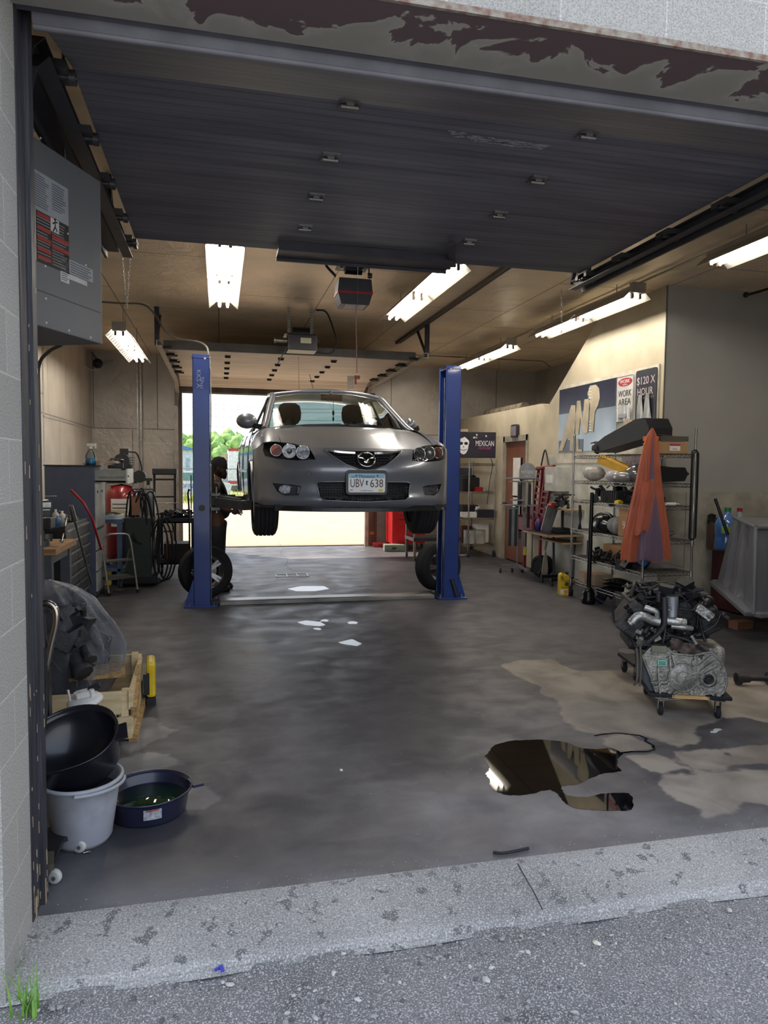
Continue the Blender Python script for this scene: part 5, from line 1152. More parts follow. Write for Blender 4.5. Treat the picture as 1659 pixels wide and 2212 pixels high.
# pry bars leaning
one(MB().cyl(at(198, 1262, Y=7.6), at(158, 1112, Y=7.3), .010, n=8).cyl(at(161, 1125, Y=7.33), at(153, 1092, Y=7.27), .026, .02, n=10), 'pry_bar', steel, 'long steel pry bar with black grip leaning on the tool cabinet', 'bar')
one(MB().tube([at(153, 1058, Y=8.0), at(180, 1085, Y=8.0), at(199, 1120, Y=8.0), at(219, 1187, Y=8.2)], .013), 'red_bar', redp, 'long bent red bar leaning in front of the blue-grey cabinet', 'bar')
# tall cabinet
c = thing('storage_cabinet', 'tall blue-grey steel cabinet with pale doors and an open top drawer', 'cabinet', (-1.70, 9.35, 0))
bc = M('cabinet_blue', '4b5064', .5, col2='454a5c'); pd = M('cabinet_pale', 'b8bab6', .45)
MB().b2((-.30, -.33, .02), (.25, .33, 1.585)).build('cabinet_body', bc, c, bevel=.004)
MB().b2((-.31, -.34, 1.585), (.26, .34, 1.60)).build('cabinet_top', dkg, c)
for y0 in (-.32, .01): d = MB().b2((.25, y0, .85), (.268, y0+.31, 1.38)).build('cabinet_door', pd, c); MB().box((.272, y0+.06, 1.28), (.01, .02, .03)).build('latch', blk, d)
for i in range(3): MB().b2((.25, -.32, .08+i*.25), (.268, .32, .31+i*.25)).build('cabinet_drawer', pd, c)
d = MB().b2((.25, -.30, 1.40), (.60, .28, 1.415)).b2((.25, -.30, 1.40), (.60, -.285, 1.54)).b2((.25, .265, 1.40), (.60, .28, 1.54)).build('open_drawer', M('drawer_grey', '8f9190', .45), c)
MB().b2((.60, -.31, 1.38), (.62, .29, 1.56)).build('drawer_front', pd, d); MB().b2((.30, -.305, 1.45), (.58, -.30, 1.47)).build('drawer_slide', steel, d)
MB().box((.625, -.25, 1.47), (.01, .02, .02)).build('latch', blk, d)
sb = thing('spray_bottle', 'clear spray bottle half full of blue liquid on the blue-grey cabinet', 'spray bottle', tuple(at(196, 1006, Y=9.2)[:2])+(1.60,))
MB().lathe([(0, 0), (.058, 0), (.06, .02), (.06, .11), (.045, .15), (.02, .19), (.016, .21)], n=20).build('bottle', glass('bottle_clear', (.82, .88, .9), .1, 1.0), sb)
MB().lathe([(0, .003), (.055, .003), (.056, .085), (0, .085)], n=20).build('liquid', M('blue_liquid', '3f8fb8', .2), sb)
MB().cyl((0, 0, .20), (0, 0, .225), .022, n=12).box((.012, 0, .245), (.10, .03, .035)).box((.052, 0, .225), (.012, .02, .05), (0, -.4, 0)).build('trigger_head', white, sb)
mb = MB(); [mb.box((rr.uniform(-.04, .04), 0, .006+i*.011), (.34, .24, .009), (0, 0, rr.uniform(-.2, .2))) for i in range(5)]
one(mb, 'paper_stack', M('paper_mixed', 'c9c0b6', .8, col2='a07a6a', vs=14), 'stack of papers and magazines on the blue-grey cabinet', 'papers', loc=(-1.42, 9.42, 1.60))
t = thing('tool_tray', 'black tray with small tools next to the papers on the cabinet', 'tray', tuple(at(250, 1002, Y=9.5)[:2])+(1.56,), .1)
MB().b2((-.09, -.1, 0), (.09, .1, .01)).b2((-.09, -.1, 0), (-.08, .1, .10)).b2((.08, -.1, 0), (.09, .1, .08)).b2((-.09, .09, 0), (.09, .1, .09)).b2((-.09, -.1, 0), (.09, -.09, .07)).build('tray', blk, t)
mb = MB(); knobby(mb, rr, (-.07, -.08, .03), (.08, .08, .12), 9, .02, .05, 'bc'); mb.build('tools', dkg, t, kind='stuff')
# compressor
c = thing('air_compressor', 'upright red air compressor tank with label and dark pump on top', 'air compressor', (-1.40, 11.0, 0))
rt = M('tank_red', '8c1a20', .3, coat=.5, col2='7a151a')
tk = MB().lathe([(.0, .15), (.15, .17), (.22, .26), (.235, .32), (.235, 1.12), (.22, 1.2), (.15, 1.30), (0, 1.33)], n=32).build('tank', rt, c)
for a in range(3): MB().box((.17*math.cos(a*2.1), .17*math.sin(a*2.1), .1), (.05, .05, .2)).build('tank_foot', rt, c)
mb = MB(); [mb.add([(.2365*math.cos(t), .2365*math.sin(t), z) for t in (-2.1+1.1*k/8 for k in range(9)) for z in (.72, 1.12)], [(2*k, 2*k+2, 2*k+3, 2*k+1) for k in range(8)], True)]; mb.build('tank_label', paper, tk)
mb = MB()
for i in range(6): mb.add([(.238*math.cos(t), .238*math.sin(t), z) for t in (-2.0+.9*k/8 for k in range(9)) for z in (.76+i*.055, .775+i*.055)], [(2*k, 2*k+2, 2*k+3, 2*k+1) for k in range(8)], True)
mb.build('label_print', M('print_dark', '5b4444', .7), tk)
pm = M('pump_dark', '3c3b3c', .5, .4)
MB().box((.02, 0, 1.36), (.42, .26, .04)).cyl((.08, 0, 1.38), (.08, 0, 1.6), .08, n=18).build('pump', pm, c)
MB().cyl((.02, -.12, 1.66), (.02, .05, 1.66), .11, n=24).box((.05, -.0, 1.80), (.12, .12, .09)).build('pump_head', pm, c)
mb = MB(); [mb.cyl((.15, 0, 1.46+.035*i), (.15, 0, 1.475+.035*i), .05, n=16) for i in range(8)]; mb.build('cooling_fins', M('fin_grey', '77767a', .4, .6), c)
MB().tube(spline([(.10, -.05, 1.80), (.22, -.05, 1.78), (.28, 0, 1.6), (.3, 0, 1.42)], 5), .012).cyl((.26, -.1, 1.44), (.26, .12, 1.44), .09, n=20).build('motor', pm, c)
# gas cylinder & hoses cart
c = thing('gas_cylinder', 'grey welding gas cylinder with domed top behind the hanging hoses', 'gas cylinder', (-1.0, 10.75, 0))
MB().lathe([(.0, 0), (.095, 0), (.10, .03), (.10, 1.12), (.085, 1.22), (.04, 1.28), (.03, 1.32), (0, 1.33)], n=24).build('cylinder', M('cyl_paint', '6f7275', .4), c); MB().cyl((0, 0, 1.32), (0, 0, 1.40), .025, n=10).box((0, 0, 1.40), (.12, .05, .04)).build('valve', dkg, c)
c = thing('hose_cart', 'dark green wheeled cart draped with coiled black air hoses and cables', 'cart', (-1.02, 9.95, 0))
MB().b2((-.2, -.18, .12), (.14, .2, .92)).build('cart_body', M('cart_green', '222a26', .5), c, bevel=.02)
MB().b2((-.24, -.2, .04), (.22, .22, .14)).build('cart_base', blkm, c, bevel=.01)
for x in (-.2, .18): MB().cyl((x-.02, .1, .07), (x+.02, .1, .07), .07, n=18).build('wheel', blkr, c)
MB().tube([(-.16, .2, .9), (-.16, .2, 1.28), (.14, .2, 1.28), (.14, .2, .9)], .012).build('cart_handle', blkm, c)
for k in range(9):
    r2 = random.Random(40+k); cx, top, w_, h_ = r2.uniform(-.12, .16), 1.28+r2.uniform(-.05, .03), r2.uniform(.07, .16), r2.uniform(.55, .95)
    pts = [(cx+w_*math.sin(t)*(.7+.5*(1-math.cos(t))/2), -.02-.03*k*.6+.04*math.sin(3*t), top-h_*(1-math.cos(t))/2) for t in [2*PI*i/24 for i in range(24)]]
    MB().tube(pts, .011, n=6, closed=True).build('hose_loop', blkr, c)
for k in range(3):
    r2 = random.Random(80+k); pts = [(.22+.05*k+.13*math.sin(t), -.05, .45+.42*math.cos(t)+.02*k) for t in [2*PI*i/24 for i in range(24)]]
    MB().tube(pts, .012, n=6, closed=True).build('hose_loop', blkr, c)
MB().box((-.05, -.18, 1.08), (.10, .02, .26)).build('hi_vis_cloth', M('cloth_orange', '9a7058', .8), c)
# blue table with box
c = thing('steel_table', 'blue-grey steel table with a flat box on it beside the step stool', 'table', (-1.62, 10.2, 0))
MB().b2((-.12, -.35, .84), (.36, .30, .89)).build('table_top', M('table_blue', '4d6a8c', .5, col2='40597a'), c)
for x in (-.09, .33):
    for y in (-.30, .26): MB().b2((x-.03, y-.03, 0), (x+.03, y+.03, .84)).build('leg', M('table_blue', '4d6a8c', .5, col2='40597a'), c)
MB().b2((-.1, -.33, .2), (.34, .28, .23)).build('lower_shelf', M('table_blue', '4d6a8c', .5, col2='40597a'), c)
b = one(MB().b2((-.18, -.17, 0), (.18, .17, .055)), 'flat_box', paper, 'flat white box with grey print lying on the blue-grey table', 'box', loc=(-1.45, 10.05, .89), bevel=.002)
text('PARTS ONLY', .22, .022, 'print', M('print_g', '77797c', .7), b, (0, -.1705, .026), depth=.001)
one(MB().lathe([(0, .03), (.10, .028), (.165, .005), (.175, 0), (.17, .0), (.0, .02)], n=28), 'round_lid', M('lid_black', '23262b', .25), 'black round lid lying on the flat white box', 'lid', loc=(-1.45, 10.05, .946))
one(MB().b2((-.09, -.01, 0), (.09, .01, .10)), 'manual', M('cream_paper', 'cfc79e', .7), 'cream booklet propped behind the round lid', 'booklet', loc=(-1.36, 10.30, .89))
one(MB().box((0, 0, 0), (.2, .28, .002), (0, 0, .3)), 'paper_sheet', paper, 'sheet of white paper on the near edge of the blue-grey table', 'paper', loc=(-1.62, 10.05, .893))
j = thing('antifreeze_jug', 'yellow jug with black lettering under the blue-grey table', 'jug', (-1.50, 9.98, .0))
MB().b2((-.09, -.06, 0), (.09, .06, .22)).b2((-.04, -.04, .22), (.03, .04, .27)).build('jug_body', yel, j, bevel=.02); text('Pe-L', .12, .05, 'lettering', blk, j, (0, -.061, .14)); text('#1', .06, .05, 'lettering', blk, j, (0, -.061, .06))
MB().cyl((.0, 0, .27), (0, 0, .30), .03, n=12).build('cap', bluep, j)
one(MB().lathe([(0, 0), (.07, 0), (.09, .12), (.085, .12), (.066, .01), (0, .01)], n=20), 'plastic_tub', white, 'small white plastic tub on the low shelf of the blue-grey table', 'tub', loc=(-1.60, 10.2, .232))
mb = MB(); knobby(mb, rr, (-.15, -.1, .02), (.15, .12, .3), 16, .04, .12, 'bct'); one(mb, 'scrap_pile', M('scrap_dark', '2e2a2c', .6, .2), 'dark clutter on the floor beneath the blue-grey table', 'clutter', kind='stuff', loc=(-1.45, 10.35, 0))
one(MB().tube(spline([at(255, 1263, Z=.01), at(285, 1258, Z=.01), at(300, 1262, Z=.01)], 5), .006), 'red_cable', redp, 'thin red cable end lying on the floor under the step stool', 'cable')
# step stool
c = thing('step_stool', 'folding silver two-step stool standing open on the floor at left', 'step stool', (0, 0, 0)); sm = M('stool_grey', '9a9893', .4, .7)
fA, fB = at(236, 1288, Z=0), at(298, 1280, Z=0); rA, rB = at(200, 1272, Z=0), at(260, 1270, Z=0)
hA, hB = at(220, 1178, Y=9.45), at(283, 1172, Y=9.55)
tA, tB = at(237, 1154, Y=9.45), at(270, 1153, Y=9.55)
MB().tube([fA, hA, hA.lerp(tA, .6)+Vector((-.015, 0, .03)), tA, tB, hB.lerp(tB, .6)+Vector((.015, 0, .03)), hB, fB], .0135, n=8).build('front_frame', sm, c)
for s_, (a, b) in enumerate(((rA, hA), (rB, hB))): MB().tube([a, a.lerp(b, .85)], .012, n=8).build('rear_leg', sm, c)
for q in (fA, fB, rA, rB): MB().cyl(q, q+Vector((0, 0, .04)), .019, n=10).build('rubber_foot', blkr, c)
for f, w in ((.30, .0), (.64, .0)):
    a, b = fA.lerp(hA, f), fB.lerp(hB, f); a2, b2 = rA.lerp(hA, f), rB.lerp(hB, f); m1, m2 = a.lerp(a2, .75), b.lerp(b2, .75)
    z = Vector((0, 0, .02)); MB().add([a, b, m2, m1, a+z, b+z, m2+z, m1+z], [(0, 3, 2, 1), (4, 5, 6, 7), (0, 1, 5, 4), (1, 2, 6, 5), (2, 3, 7, 6), (3, 0, 4, 7)]).build('step', M('step_dark', '55534f', .7), c)
# black ladder
c = thing('step_ladder', 'folded black step ladder leaning by the rear wall left of the opening', 'ladder', (-.86, 11.9, 0), 0, rot=(-.06, 0, 0))
for s in (-1, 1): MB().b2((s*.16-.02+s*.0, -.02, 0), (s*.16+.02, .03, 1.52)).build('rail', blkm, c)
for i in range(5): MB().b2((-.16, -.04, .25+.28*i), (.16, .06, .275+.28*i)).build('tread', blkm, c)
MB().b2((-.19, -.06, 1.46), (.19, .08, 1.56)).build('top_cap', blk, c, bevel=.01)
MB().tube([(-.2, -.05, 1.0), (.22, -.05, 1.0)], .008).build('brace', steel, c)
# service cart
c = thing('service_cart', 'black steel service cart loaded with tools left of the left blue post', 'service cart', (-.62, 10.6, 0))
for z in (.22, .80): MB().b2((-.22, -.3, z), (.26, .3, z+.02)).b2((-.22, -.3, z), (.26, -.28, z+.07)).b2((-.22, .28, z), (.26, .3, z+.07)).b2((-.22, -.3, z), (-.2, .3, z+.07)).b2((.24, -.3, z), (.26, .3, z+.07)).build('shelf', blkm, c)
for x in (-.21, .25):
    for y in (-.29, .29): MB().b2((x-.02, y-.02, .1), (x+.02, y+.02, .86)).build('upright', blkm, c); MB().cyl((x-.015, y, .05), (x+.015, y, .05), .05, n=14).build('caster', blkr, c)
mb = MB(); knobby(mb, rr, (-.18, -.22, .87), (.22, .22, .96), 26, .03, .1, 'bct'); mb.build('loose_tools', dkg, c)
MB().tube([(-.1, -.31, .70), (-.1, -.31, .30)], .008).tube([(-.02, -.31, .75), (-.02, -.31, .5)], .008).build('hanging_tools', M('copper_tool', '9a6a4a', .4, .5), c)
MB().b2((-.15, -.2, .24), (.2, .2, .5)).build('lower_box', M('box_brownish', '3a3030', .6), c)
one(MB().box((0, 0, .008), (.26, .20, .012), (0, .0, .2)), 'floor_mat_scrap', white, 'white scrap of card on the floor beside the service cart', 'card', loc=tuple(at(372, 1214, Z=.0)[:2])+(0,))
one(MB().tube([at(411, 1060, Y=9.9), at(408, 1056, Y=9.9)]+[at(406, 1066, Y=9.9), at(409, 1110, Y=9.9), at(410, 1230, Y=9.9)], .012), 'engine_hoist_handle', blkm, 'thin black bent handle rising left of the left blue post', 'handle')

# ---- bagged engine on a crate
cr_w = M('crate_pine', 'd6c29a', .7, col2='bda479', vs=4, stretch=(1, 10, 10), bump=.2)
cr = thing('wooden_crate', 'open pine pallet crate with boards at left under the plastic-wrapped engine', 'crate', (-.93, 4.62, 0), .03)
MB().b2((-.48, -.37, .04), (.42, .38, .065)).build('crate_floor', cr_w, cr)
for nm, a, b in (('front_board', (-.48, -.39, .02), (.42, -.365, .15)), ('front_board', (-.48, -.39, .17), (.36, -.365, .30)), ('back_board', (-.48, .365, .02), (.42, .39, .32)), ('side_board', (.40, -.38, .03), (.425, .38, .14)), ('side_board', (.40, -.38, .19), (.425, .38, .30)), ('corner_post', (.36, -.37, .02), (.40, -.31, .30)), ('corner_post', (.36, .31, .02), (.40, .37, .34))):
    MB().b2(a, b).build(nm, cr_w, cr, bevel=.002)
osb = M('osb_strip', 'b89a68', .8, col2='8a6a40', vs=40, bump=.3)
MB().box((.43, -.16, .235), (.03, .46, .075), (.30, 0, 0)).build('nailed_strip', osb, cr); MB().b2((.40, -.38, -.0), (.45, .40, .045)).build('skid', osb, cr)
MB().b2((-.48, -.395, .155), (.35, -.39, .165)).build('strap', blk, cr); MB().box((.18, .08, .30), (.32, .30, .02), (0, 0, .1)).build('inner_board', osb, cr)
yb = thing('yellow_case', 'yellow and black plastic case standing behind the crate', 'case', (-.46, 4.98, 0), .1)
MB().b2((-.03, -.10, .05), (.03, .12, .29)).build('case_shell', yel, yb, bevel=.02); MB().b2((-.05, -.12, .08), (-.01, .06, .22)).build('case_front', blk, yb)
MB().b2((-.03, -.10, 0), (.03, .12, .05)).build('case_foot', blk, yb)
ew = thing('wrapped_engine', 'engine wrapped in a clear crinkled plastic bag on the crate', 'engine', (-1.05, 4.72, .07))
mb = MB(); knobby(mb, random.Random(21), (-.30, -.26, .05), (.27, .22, .70), 150, .04, .16, 'bct'); mb.box((-.03, 0, .22), (.40, .34, .40)); mb.box((0, 0, .50), (.30, .28, .28), (0, .2, .1))
mb.build('engine_block', M('engine_inner', '4c4c50', .5, .5, col2='242428', vs=8, bump=.3), ew)
def bag(u, v):
    t = 2*PI*u; z = -.04+.86*v; prof_ = interp([(0, .30), (.12, .32), (.3, .345), (.5, .355), (.7, .33), (.85, .27), (.94, .18), (1, .02)], v)
    f = 1+.05*math.sin(5*t+3*v)+.035*math.sin(11*t-6*v)+.02*math.sin(23*t+9*v*v)
    k = .10*max(0, math.cos(t-.2))*math.sin(PI*min(1, v*1.15))**2
    return Vector(((prof_*f+k)*math.cos(t)*1.0, (prof_*f)*math.sin(t)*.85, z+.02*math.sin(7*t)*(1-v)))
MB().grid(bag, 96, 40).build('plastic_bag', film('clear_film', 'b8bcc6', .05, .08), ew)
mb = MB(); rx = random.Random(8)
for i in range(44):
    t = rx.uniform(2.6, 5.9); u0 = t/(2*PI); v0 = rx.uniform(.15, .85); L_ = rx.uniform(.06, .22); pts = [bag(u0+.01*math.sin(k*.7+i), min(.98, v0+L_*k/6))*1.012 for k in range(7)]
    mb.tube(pts, .0011, n=4)
mb.build('bag_crease_glint', M('crease_glint', 'a9acb2', .3), ew, kind='stuff')  # pale threads paint the highlights along the bag's creases
MB().grid(lambda u, v: Vector((-.12+.42*u+.03*math.sin(9*v), -.38-.05*math.sin(6*u)-.03*v, .14-.28*v*(1-.5*abs(2*u-1))+.02*math.sin(14*u))), 20, 12).build('bag_tail', film('clear_film', 'b8bcc6', .05, .08), ew)
MB().ball((-.12, -.05, .86), (.10, .07, .045)).build('bag_knot', film('film_white', 'd0dcdc', .45, .2), ew)
# hand-truck handle
c = thing('hand_truck', 'chrome-handled hand truck mostly hidden behind the left jamb', 'hand truck', (-.80, 3.55, 0))
MB().tube(spline([(-.08, 0, .93), (.0, 0, .955), (.045, 0, .93), (.05, 0, .86), (.025, 0, .75), (.0, 0, .62)], 5), .016, n=10).build('handle', M('brushed_chrome', 'b8b0a6', .2, 1), c)
MB().b2((-.02, -.03, .05), (.02, .03, .64)).b2((-.3, -.03, .05), (.02, .03, .09)).build('frame', blkm, c); MB().cyl((-.03, .06, .1), (.03, .06, .1), .1, n=20).build('wheel', blkr, c)
one(MB().tube(spline([at(93, 1400, Y=3.3), at(99, 1480, Y=3.3), at(97, 1540, Y=3.25), at(90, 1600, Y=3.2), at(86, 1680, Y=3.1)], 6), .012), 'hanging_hose', blkr, 'black hose hanging down beside the left door jamb', 'hose')
one(MB().tube(spline([at(88, 1330, Y=3.6), at(94, 1420, Y=3.55), at(90, 1500, Y=3.5)], 6), .02), 'corrugated_hose', dkg, 'ribbed grey hose behind the black hose at the left jamb', 'hose')
# fuel pump module
q = at(184, 1500, Y=3.95); c = thing('fuel_pump_module', 'white and blue fuel pump module lying on the crate rim', 'fuel pump', (q.x, q.y, q.z-.03), .3, rot=(.1, -.15, .2))
MB().lathe([(0, 0), (.088, 0), (.092, .01), (.085, .02), (.075, .03), (0, .034)], n=32).build('flange', white, c)
MB().cyl((-.03, 0, .03), (-.03, 0, .065), .018, n=14).box((.01, 0, .05), (.09, .05, .03)).cyl((.04, -.02, .03), (.04, -.02, .07), .012, n=10).cyl((-.07, 0, .03), (-.07, 0, .09), .006, n=8).build('ports', white, c)
MB().box((.055, .01, .065), (.06, .03, .025), (0, -.3, 0)).build('connector', blk, c)
MB().cyl((.015, 0, -.10), (.015, 0, 0), .035, n=20).build('pump_body', M('pump_blue', '2f86c4', .35), c); MB().b2((-.04, -.02, -.1), (-.02, .02, 0)).box((.035, -.03, -.02), (.05, .02, .03)).build('pump_bracket', blk, c)
MB().tube(spline([(-.03, 0, -.02), (-.08, -.03, -.04), (-.13, -.05, -.09), (-.15, -.06, -.13)], 5), .003, n=5).tube(spline([(-.03, 0, -.03), (-.09, -.01, -.05), (-.12, -.04, -.12)], 5), .003, n=5).build('wires', white, c)
c.location.z = .345
# bucket, pans, creeper
rub = M('pan_black', '1a1a22', .28, coat=.2)
bk = thing('bucket', 'stained grey plastic bucket with dark oily inside below the black pans', 'bucket', (-.575, 3.16, 0))
MB().lathe([(0, .0), (.105, .0), (.118, .02), (.142, .18), (.155, .27), (.158, .275), (.150, .275), (.136, .18), (.11, .02), (0, .015)], n=36).build('bucket_body', M('bucket_grey', '9698a2', .45, col2='7b7d80', vs=6, lo=.3, hi=.55), bk)
MB().tube([(.16*math.cos(t), .16*math.sin(t), .272) for t in [2*PI*i/36 for i in range(36)]], .009, n=8, closed=True).build('rim', M('rim_grey', 'a3a5ac', .4), bk)
MB().tube([(.168*math.cos(t), .168*math.sin(t), .250-.01*math.sin(t)) for t in [-PI*.5+PI*.55*i/20 for i in range(21)]], .008, n=8).build('bail', M('rim_grey', 'a3a5ac', .4), bk)
MB().lathe([(0, .21), (.143, .21), (.143, .214), (0, .215)], n=30).build('oil', M('used_oil', '0e0c0d', .08), bk)
def pan(name, r, h, loc, rot, label, lip=True, dent=0, liquid=None, cat='drain pan', sticker=False, col=rub):
    p = thing(name, label, cat, loc, 0, rot=rot)
    prof_ = [(0, .0), (r*.84, .0), (r*.88, .012), (r*.97, h*.9), (r, h), (r*1.03, h+.002), (r*1.03, h-.008), (r*.985, h-.004), (r*.95, h*.85), (r*.85, .016), (0, .010)]
    mb = MB(); mb.lathe(prof_, n=56)
    if dent:
        for i, (x, y, z) in enumerate(mb.v):
            a = math.atan2(y, x); d = math.exp(-((a+PI/2)/.55)**2)*math.exp(-((z-h*.6)/(h*.55))**2); mb.v[i] = (x*(1-.1*d), y*(1-dent*d), z-.25*dent*d*h)
    mb.build('pan_body', col, p)
    if liquid: MB().lathe([(0, h*.52), (r*.91, h*.52), (r*.91, h*.525), (0, h*.526)], n=48).build('liquid', liquid, p)
    for a in (-.25, PI-.25): MB().box(((r+.02)*math.cos(a), (r+.02)*math.sin(a), h-.006), (.05, .09, .012)).build('grip', col, p)
    return p
pan('drain_pan', .198, .165, (-.60, 3.22, .295), (.36, -.22, .1), 'crumpled black drain tub tilted in the top of the grey bucket', dent=.22)
p = pan('coolant_pan', .19, .115, (-.325, 3.36, 0), (0, 0, .35), 'blue-black drain pan of green coolant on the floor', liquid=M('green_coolant', '16301c', .03), col=M('pan_navy', '23253a', .3, coat=.2))
mb = MB(); [mb.add([(.1845*math.cos(t), .1845*math.sin(t), z) for t in (-1.95+.42*k/8 for k in range(9)) for z in (.045, .09)], [(2*k, 2*k+2, 2*k+3, 2*k+1) for k in range(8)], True)]; st = mb.build('sticker', M('sticker_grey', 'a3a5ac', .5, col2='6e7078', vs=60), p)
MB().add([(.186*math.cos(t), .186*math.sin(t), z) for t in (-1.9+.3*k/8 for k in range(9)) for z in (.083, .089)], [(2*k, 2*k+2, 2*k+3, 2*k+1) for k in range(8)], True).build('red_stripe', lrd, st)
c = thing('mechanic_creeper', 'black creeper frame with two white-rimmed grey casters by the left jamb', 'creeper', (-.60, 2.87, 0))
MB().prism([(p.x+.60, p.y-2.87) for p in [at(x, y, Z=.075) for x, y in ((84, 1895), (100, 1893), (113, 1868), (126, 1838), (137, 1812), (160, 1802), (176, 1797), (172, 1788), (150, 1783), (88, 1790))]], .02, (0, 0, .058)).build('frame_plate', blk, c, bevel=.004)
q = at(98, 1862, Z=.09); MB().box((q.x+.60, q.y-2.87, .09), (.06, .10, .025), (0, 0, .2)).build('headrest_pad', M('pad_olive', '4a4838', .8), c)
wr = M('caster_tread', 'b6b7b4', .5)
for q in (at(172, 1841, Z=0), at(118, 1908, Z=0)):
    x, y = q.x+.60, q.y-2.87; cs = MB().box((x-.012, y+.012, .052), (.022, .03, .022)).cyl((x, y-.02, .027), (x, y+.02, .027), .007, n=8).build('caster', steel, c)
    MB().lathe([(.016, -.011), (.025, -.011), (.028, -.006), (.028, .006), (.025, .011), (.016, .011)], (x, y, .028), (.35, 1, 0), n=24).build('caster_wheel', wr, cs)
    MB().lathe([(0, -.009), (.017, -.009), (.017, .009), (0, .009)], (x, y, .028), (.35, 1, 0), n=16).build('caster_hub', blk, cs)
c.location.z = 0
one(MB().cyl((0, 0, 0.005), (.02, .005, .006), .004, n=6).cyl((.015, .012, .005), (.025, .0, .008), .003, n=6), 'bolt', steel, 'small loose bolt on the floor beside the upper creeper caster', 'bolt', loc=tuple(at(180, 1845, Z=.0)))
# ================================================================= RIGHT SIDE
# ---- puddle, blue scrap, rubber strip
PUD = [(258, 545), (330, 525), (420, 519), (500, 517), (620, 530), (700, 560), (800, 565), (850, 560), (910, 590), (895, 612), (885, 650), (905, 680), (820, 690), (750, 715), (680, 745), (605, 757), (603, 775), (615, 795), (660, 808), (740, 810), (800, 795), (900, 790), (955, 800), (970, 850), (950, 880), (850, 882), (720, 875), (645, 860), (600, 820), (565, 785), (530, 775), (450, 795), (370, 803), (290, 795), (240, 762), (232, 720), (212, 695), (232, 660), (205, 615), (225, 580)]
pp = [at(960+x/2.373, 1380+y/2.373, Z=.0) for x, y in PUD]; rz_ = random.Random(4)
sp_ = spline(pp+[pp[0]], 5)[:-1]; poly = [(p.x+rz_.gauss(0, .003), p.y+rz_.gauss(0, .002)) for p in sp_]
pudm = M('puddle_fluid', '0b0a0c', .03, spec=.2, col2='0c0b0c')
MB().region(poly, lambda a, b: Vector((a, b, .0012)), .06).build('puddle', pudm, label='dark fluid puddle on the slab in front of the engine dolly', cat='puddle')
ring = [(770, 497), (800, 490), (880, 482), (930, 487), (1000, 495), (1035, 510), (1030, 525), (1070, 545), (1075, 568), (1040, 578), (960, 578), (905, 585)]
one(MB().strip([at(960+x/2.373, 1380+y/2.373, Z=.0008) for x, y in ring], .016, .001), 'fluid_trail', pudm, 'thin dark fluid trail ringing the pale dry patch right of the puddle', 'fluid trail')
one(MB().tube(spline([at(1065, 1841, Z=.008), at(1085, 1843, Z=.008), at(1115, 1838, Z=.008), at(1142, 1832, Z=.008)], 5), .006, n=6), 'rubber_strip', blkr, 'thin black rubber strip lying near the sill', 'strip')
q = at(472, 2094, Z=-.06); one(MB().box((0, 0, 0), (.035, .008, .006), (0, .2, .9)).box((.012, -.012, .002), (.012, .02, .005), (0, 0, .2)), 'blue_scrap', M('scrap_blue', '3a43b8', .5), 'bright blue plastic scrap on the gravel by the sill', 'scrap', loc=(q.x, q.y-.03, hgt(q.x, q.y-.03)+.022))
q = at(1547, 1581, Z=0); one(MB().strip(spline([(-.04, 0, .004), (-.02, -.015, .006), (0, 0, .004), (.03, .015, .005), (.05, .02, .004)], 5), .014, .006).strip([(-.01, .01, .004), (.02, .03, .005), (.045, .025, .004)], .01, .005), 'white_scrap', white, 'curled white scrap on the dry slab in front of the engine', 'scrap', loc=(q.x, q.y, 0))
q = at(737, 1665, Z=0); one(MB().box((0, 0, .004), (.014, .012, .006), (.2, .1, .5)), 'white_chip', white, 'lone white chip in the middle of the dark slab', 'chip', loc=(q.x, q.y, 0))
mb = MB(); q = at(630, 1243, Z=0)
mb.b2((-.24, -.15, 0), (.24, -.13, .006)).b2((-.24, .13, 0), (.24, .15, .006)); [mb.b2((x, -.15, 0), (x+.02, .15, .006)) for x in (-.24, -.08, .07, .22)]
one(mb, 'floor_drain', M('drain_metal', '8b8d8e', .4, .6), 'small rectangular drain grate set in the slab behind the lift', 'drain', loc=(q.x, q.y, 0))
def crack(name, pts, lab): one(MB().strip([at(x, y, Z=.0006) for x, y in pts], .004, .001), name, M('crack_dark', '29282b', .9), lab, 'crack')
crack('floor_crack', [(600, 1170), (612, 1185), (605, 1196), (622, 1208), (618, 1222), (632, 1232)], 'jagged thin crack in the slab running to the drain grate')
crack('floor_crack', [(1118, 1865), (1140, 1905), (1152, 1925), (1172, 1965)], 'thin crack across the pale sill right of centre')

# ---- engine on dolly
EO, EA = Vector((2.97, 3.98, 0)), -.38
EU, EN = Vector((math.cos(EA), math.sin(EA), 0)), Vector((-math.sin(EA), math.cos(EA), 0))
def en(px, py, d=0):
    r = _ray(px, py); p0 = EO+EN*d; t = (p0-Vector((0, 0, EYE))).dot(EN)/r.dot(EN); p = Vector((0, 0, EYE))+r*t; return Vector(((p-EO).dot(EU), d, p.z))
dl = thing('furniture_dolly', 'low dolly with black carpeted ends and four casters carrying the engine', 'dolly', tuple(EO), EA)
dz = .125
MB().b2((-.24, -.03, dz), (-.08, .50, dz+.025)).build('carpeted_end', blkr, dl, bevel=.006); MB().b2((.11, -.03, dz), (.27, .50, dz+.025)).build('carpeted_end', blkr, dl, bevel=.006)
MB().b2((-.10, -.03, dz+.0), (.13, .03, dz+.02)).build('wood_slat', wood, dl); MB().b2((-.10, .42, dz), (.13, .48, dz+.02)).build('wood_slat', wood, dl)
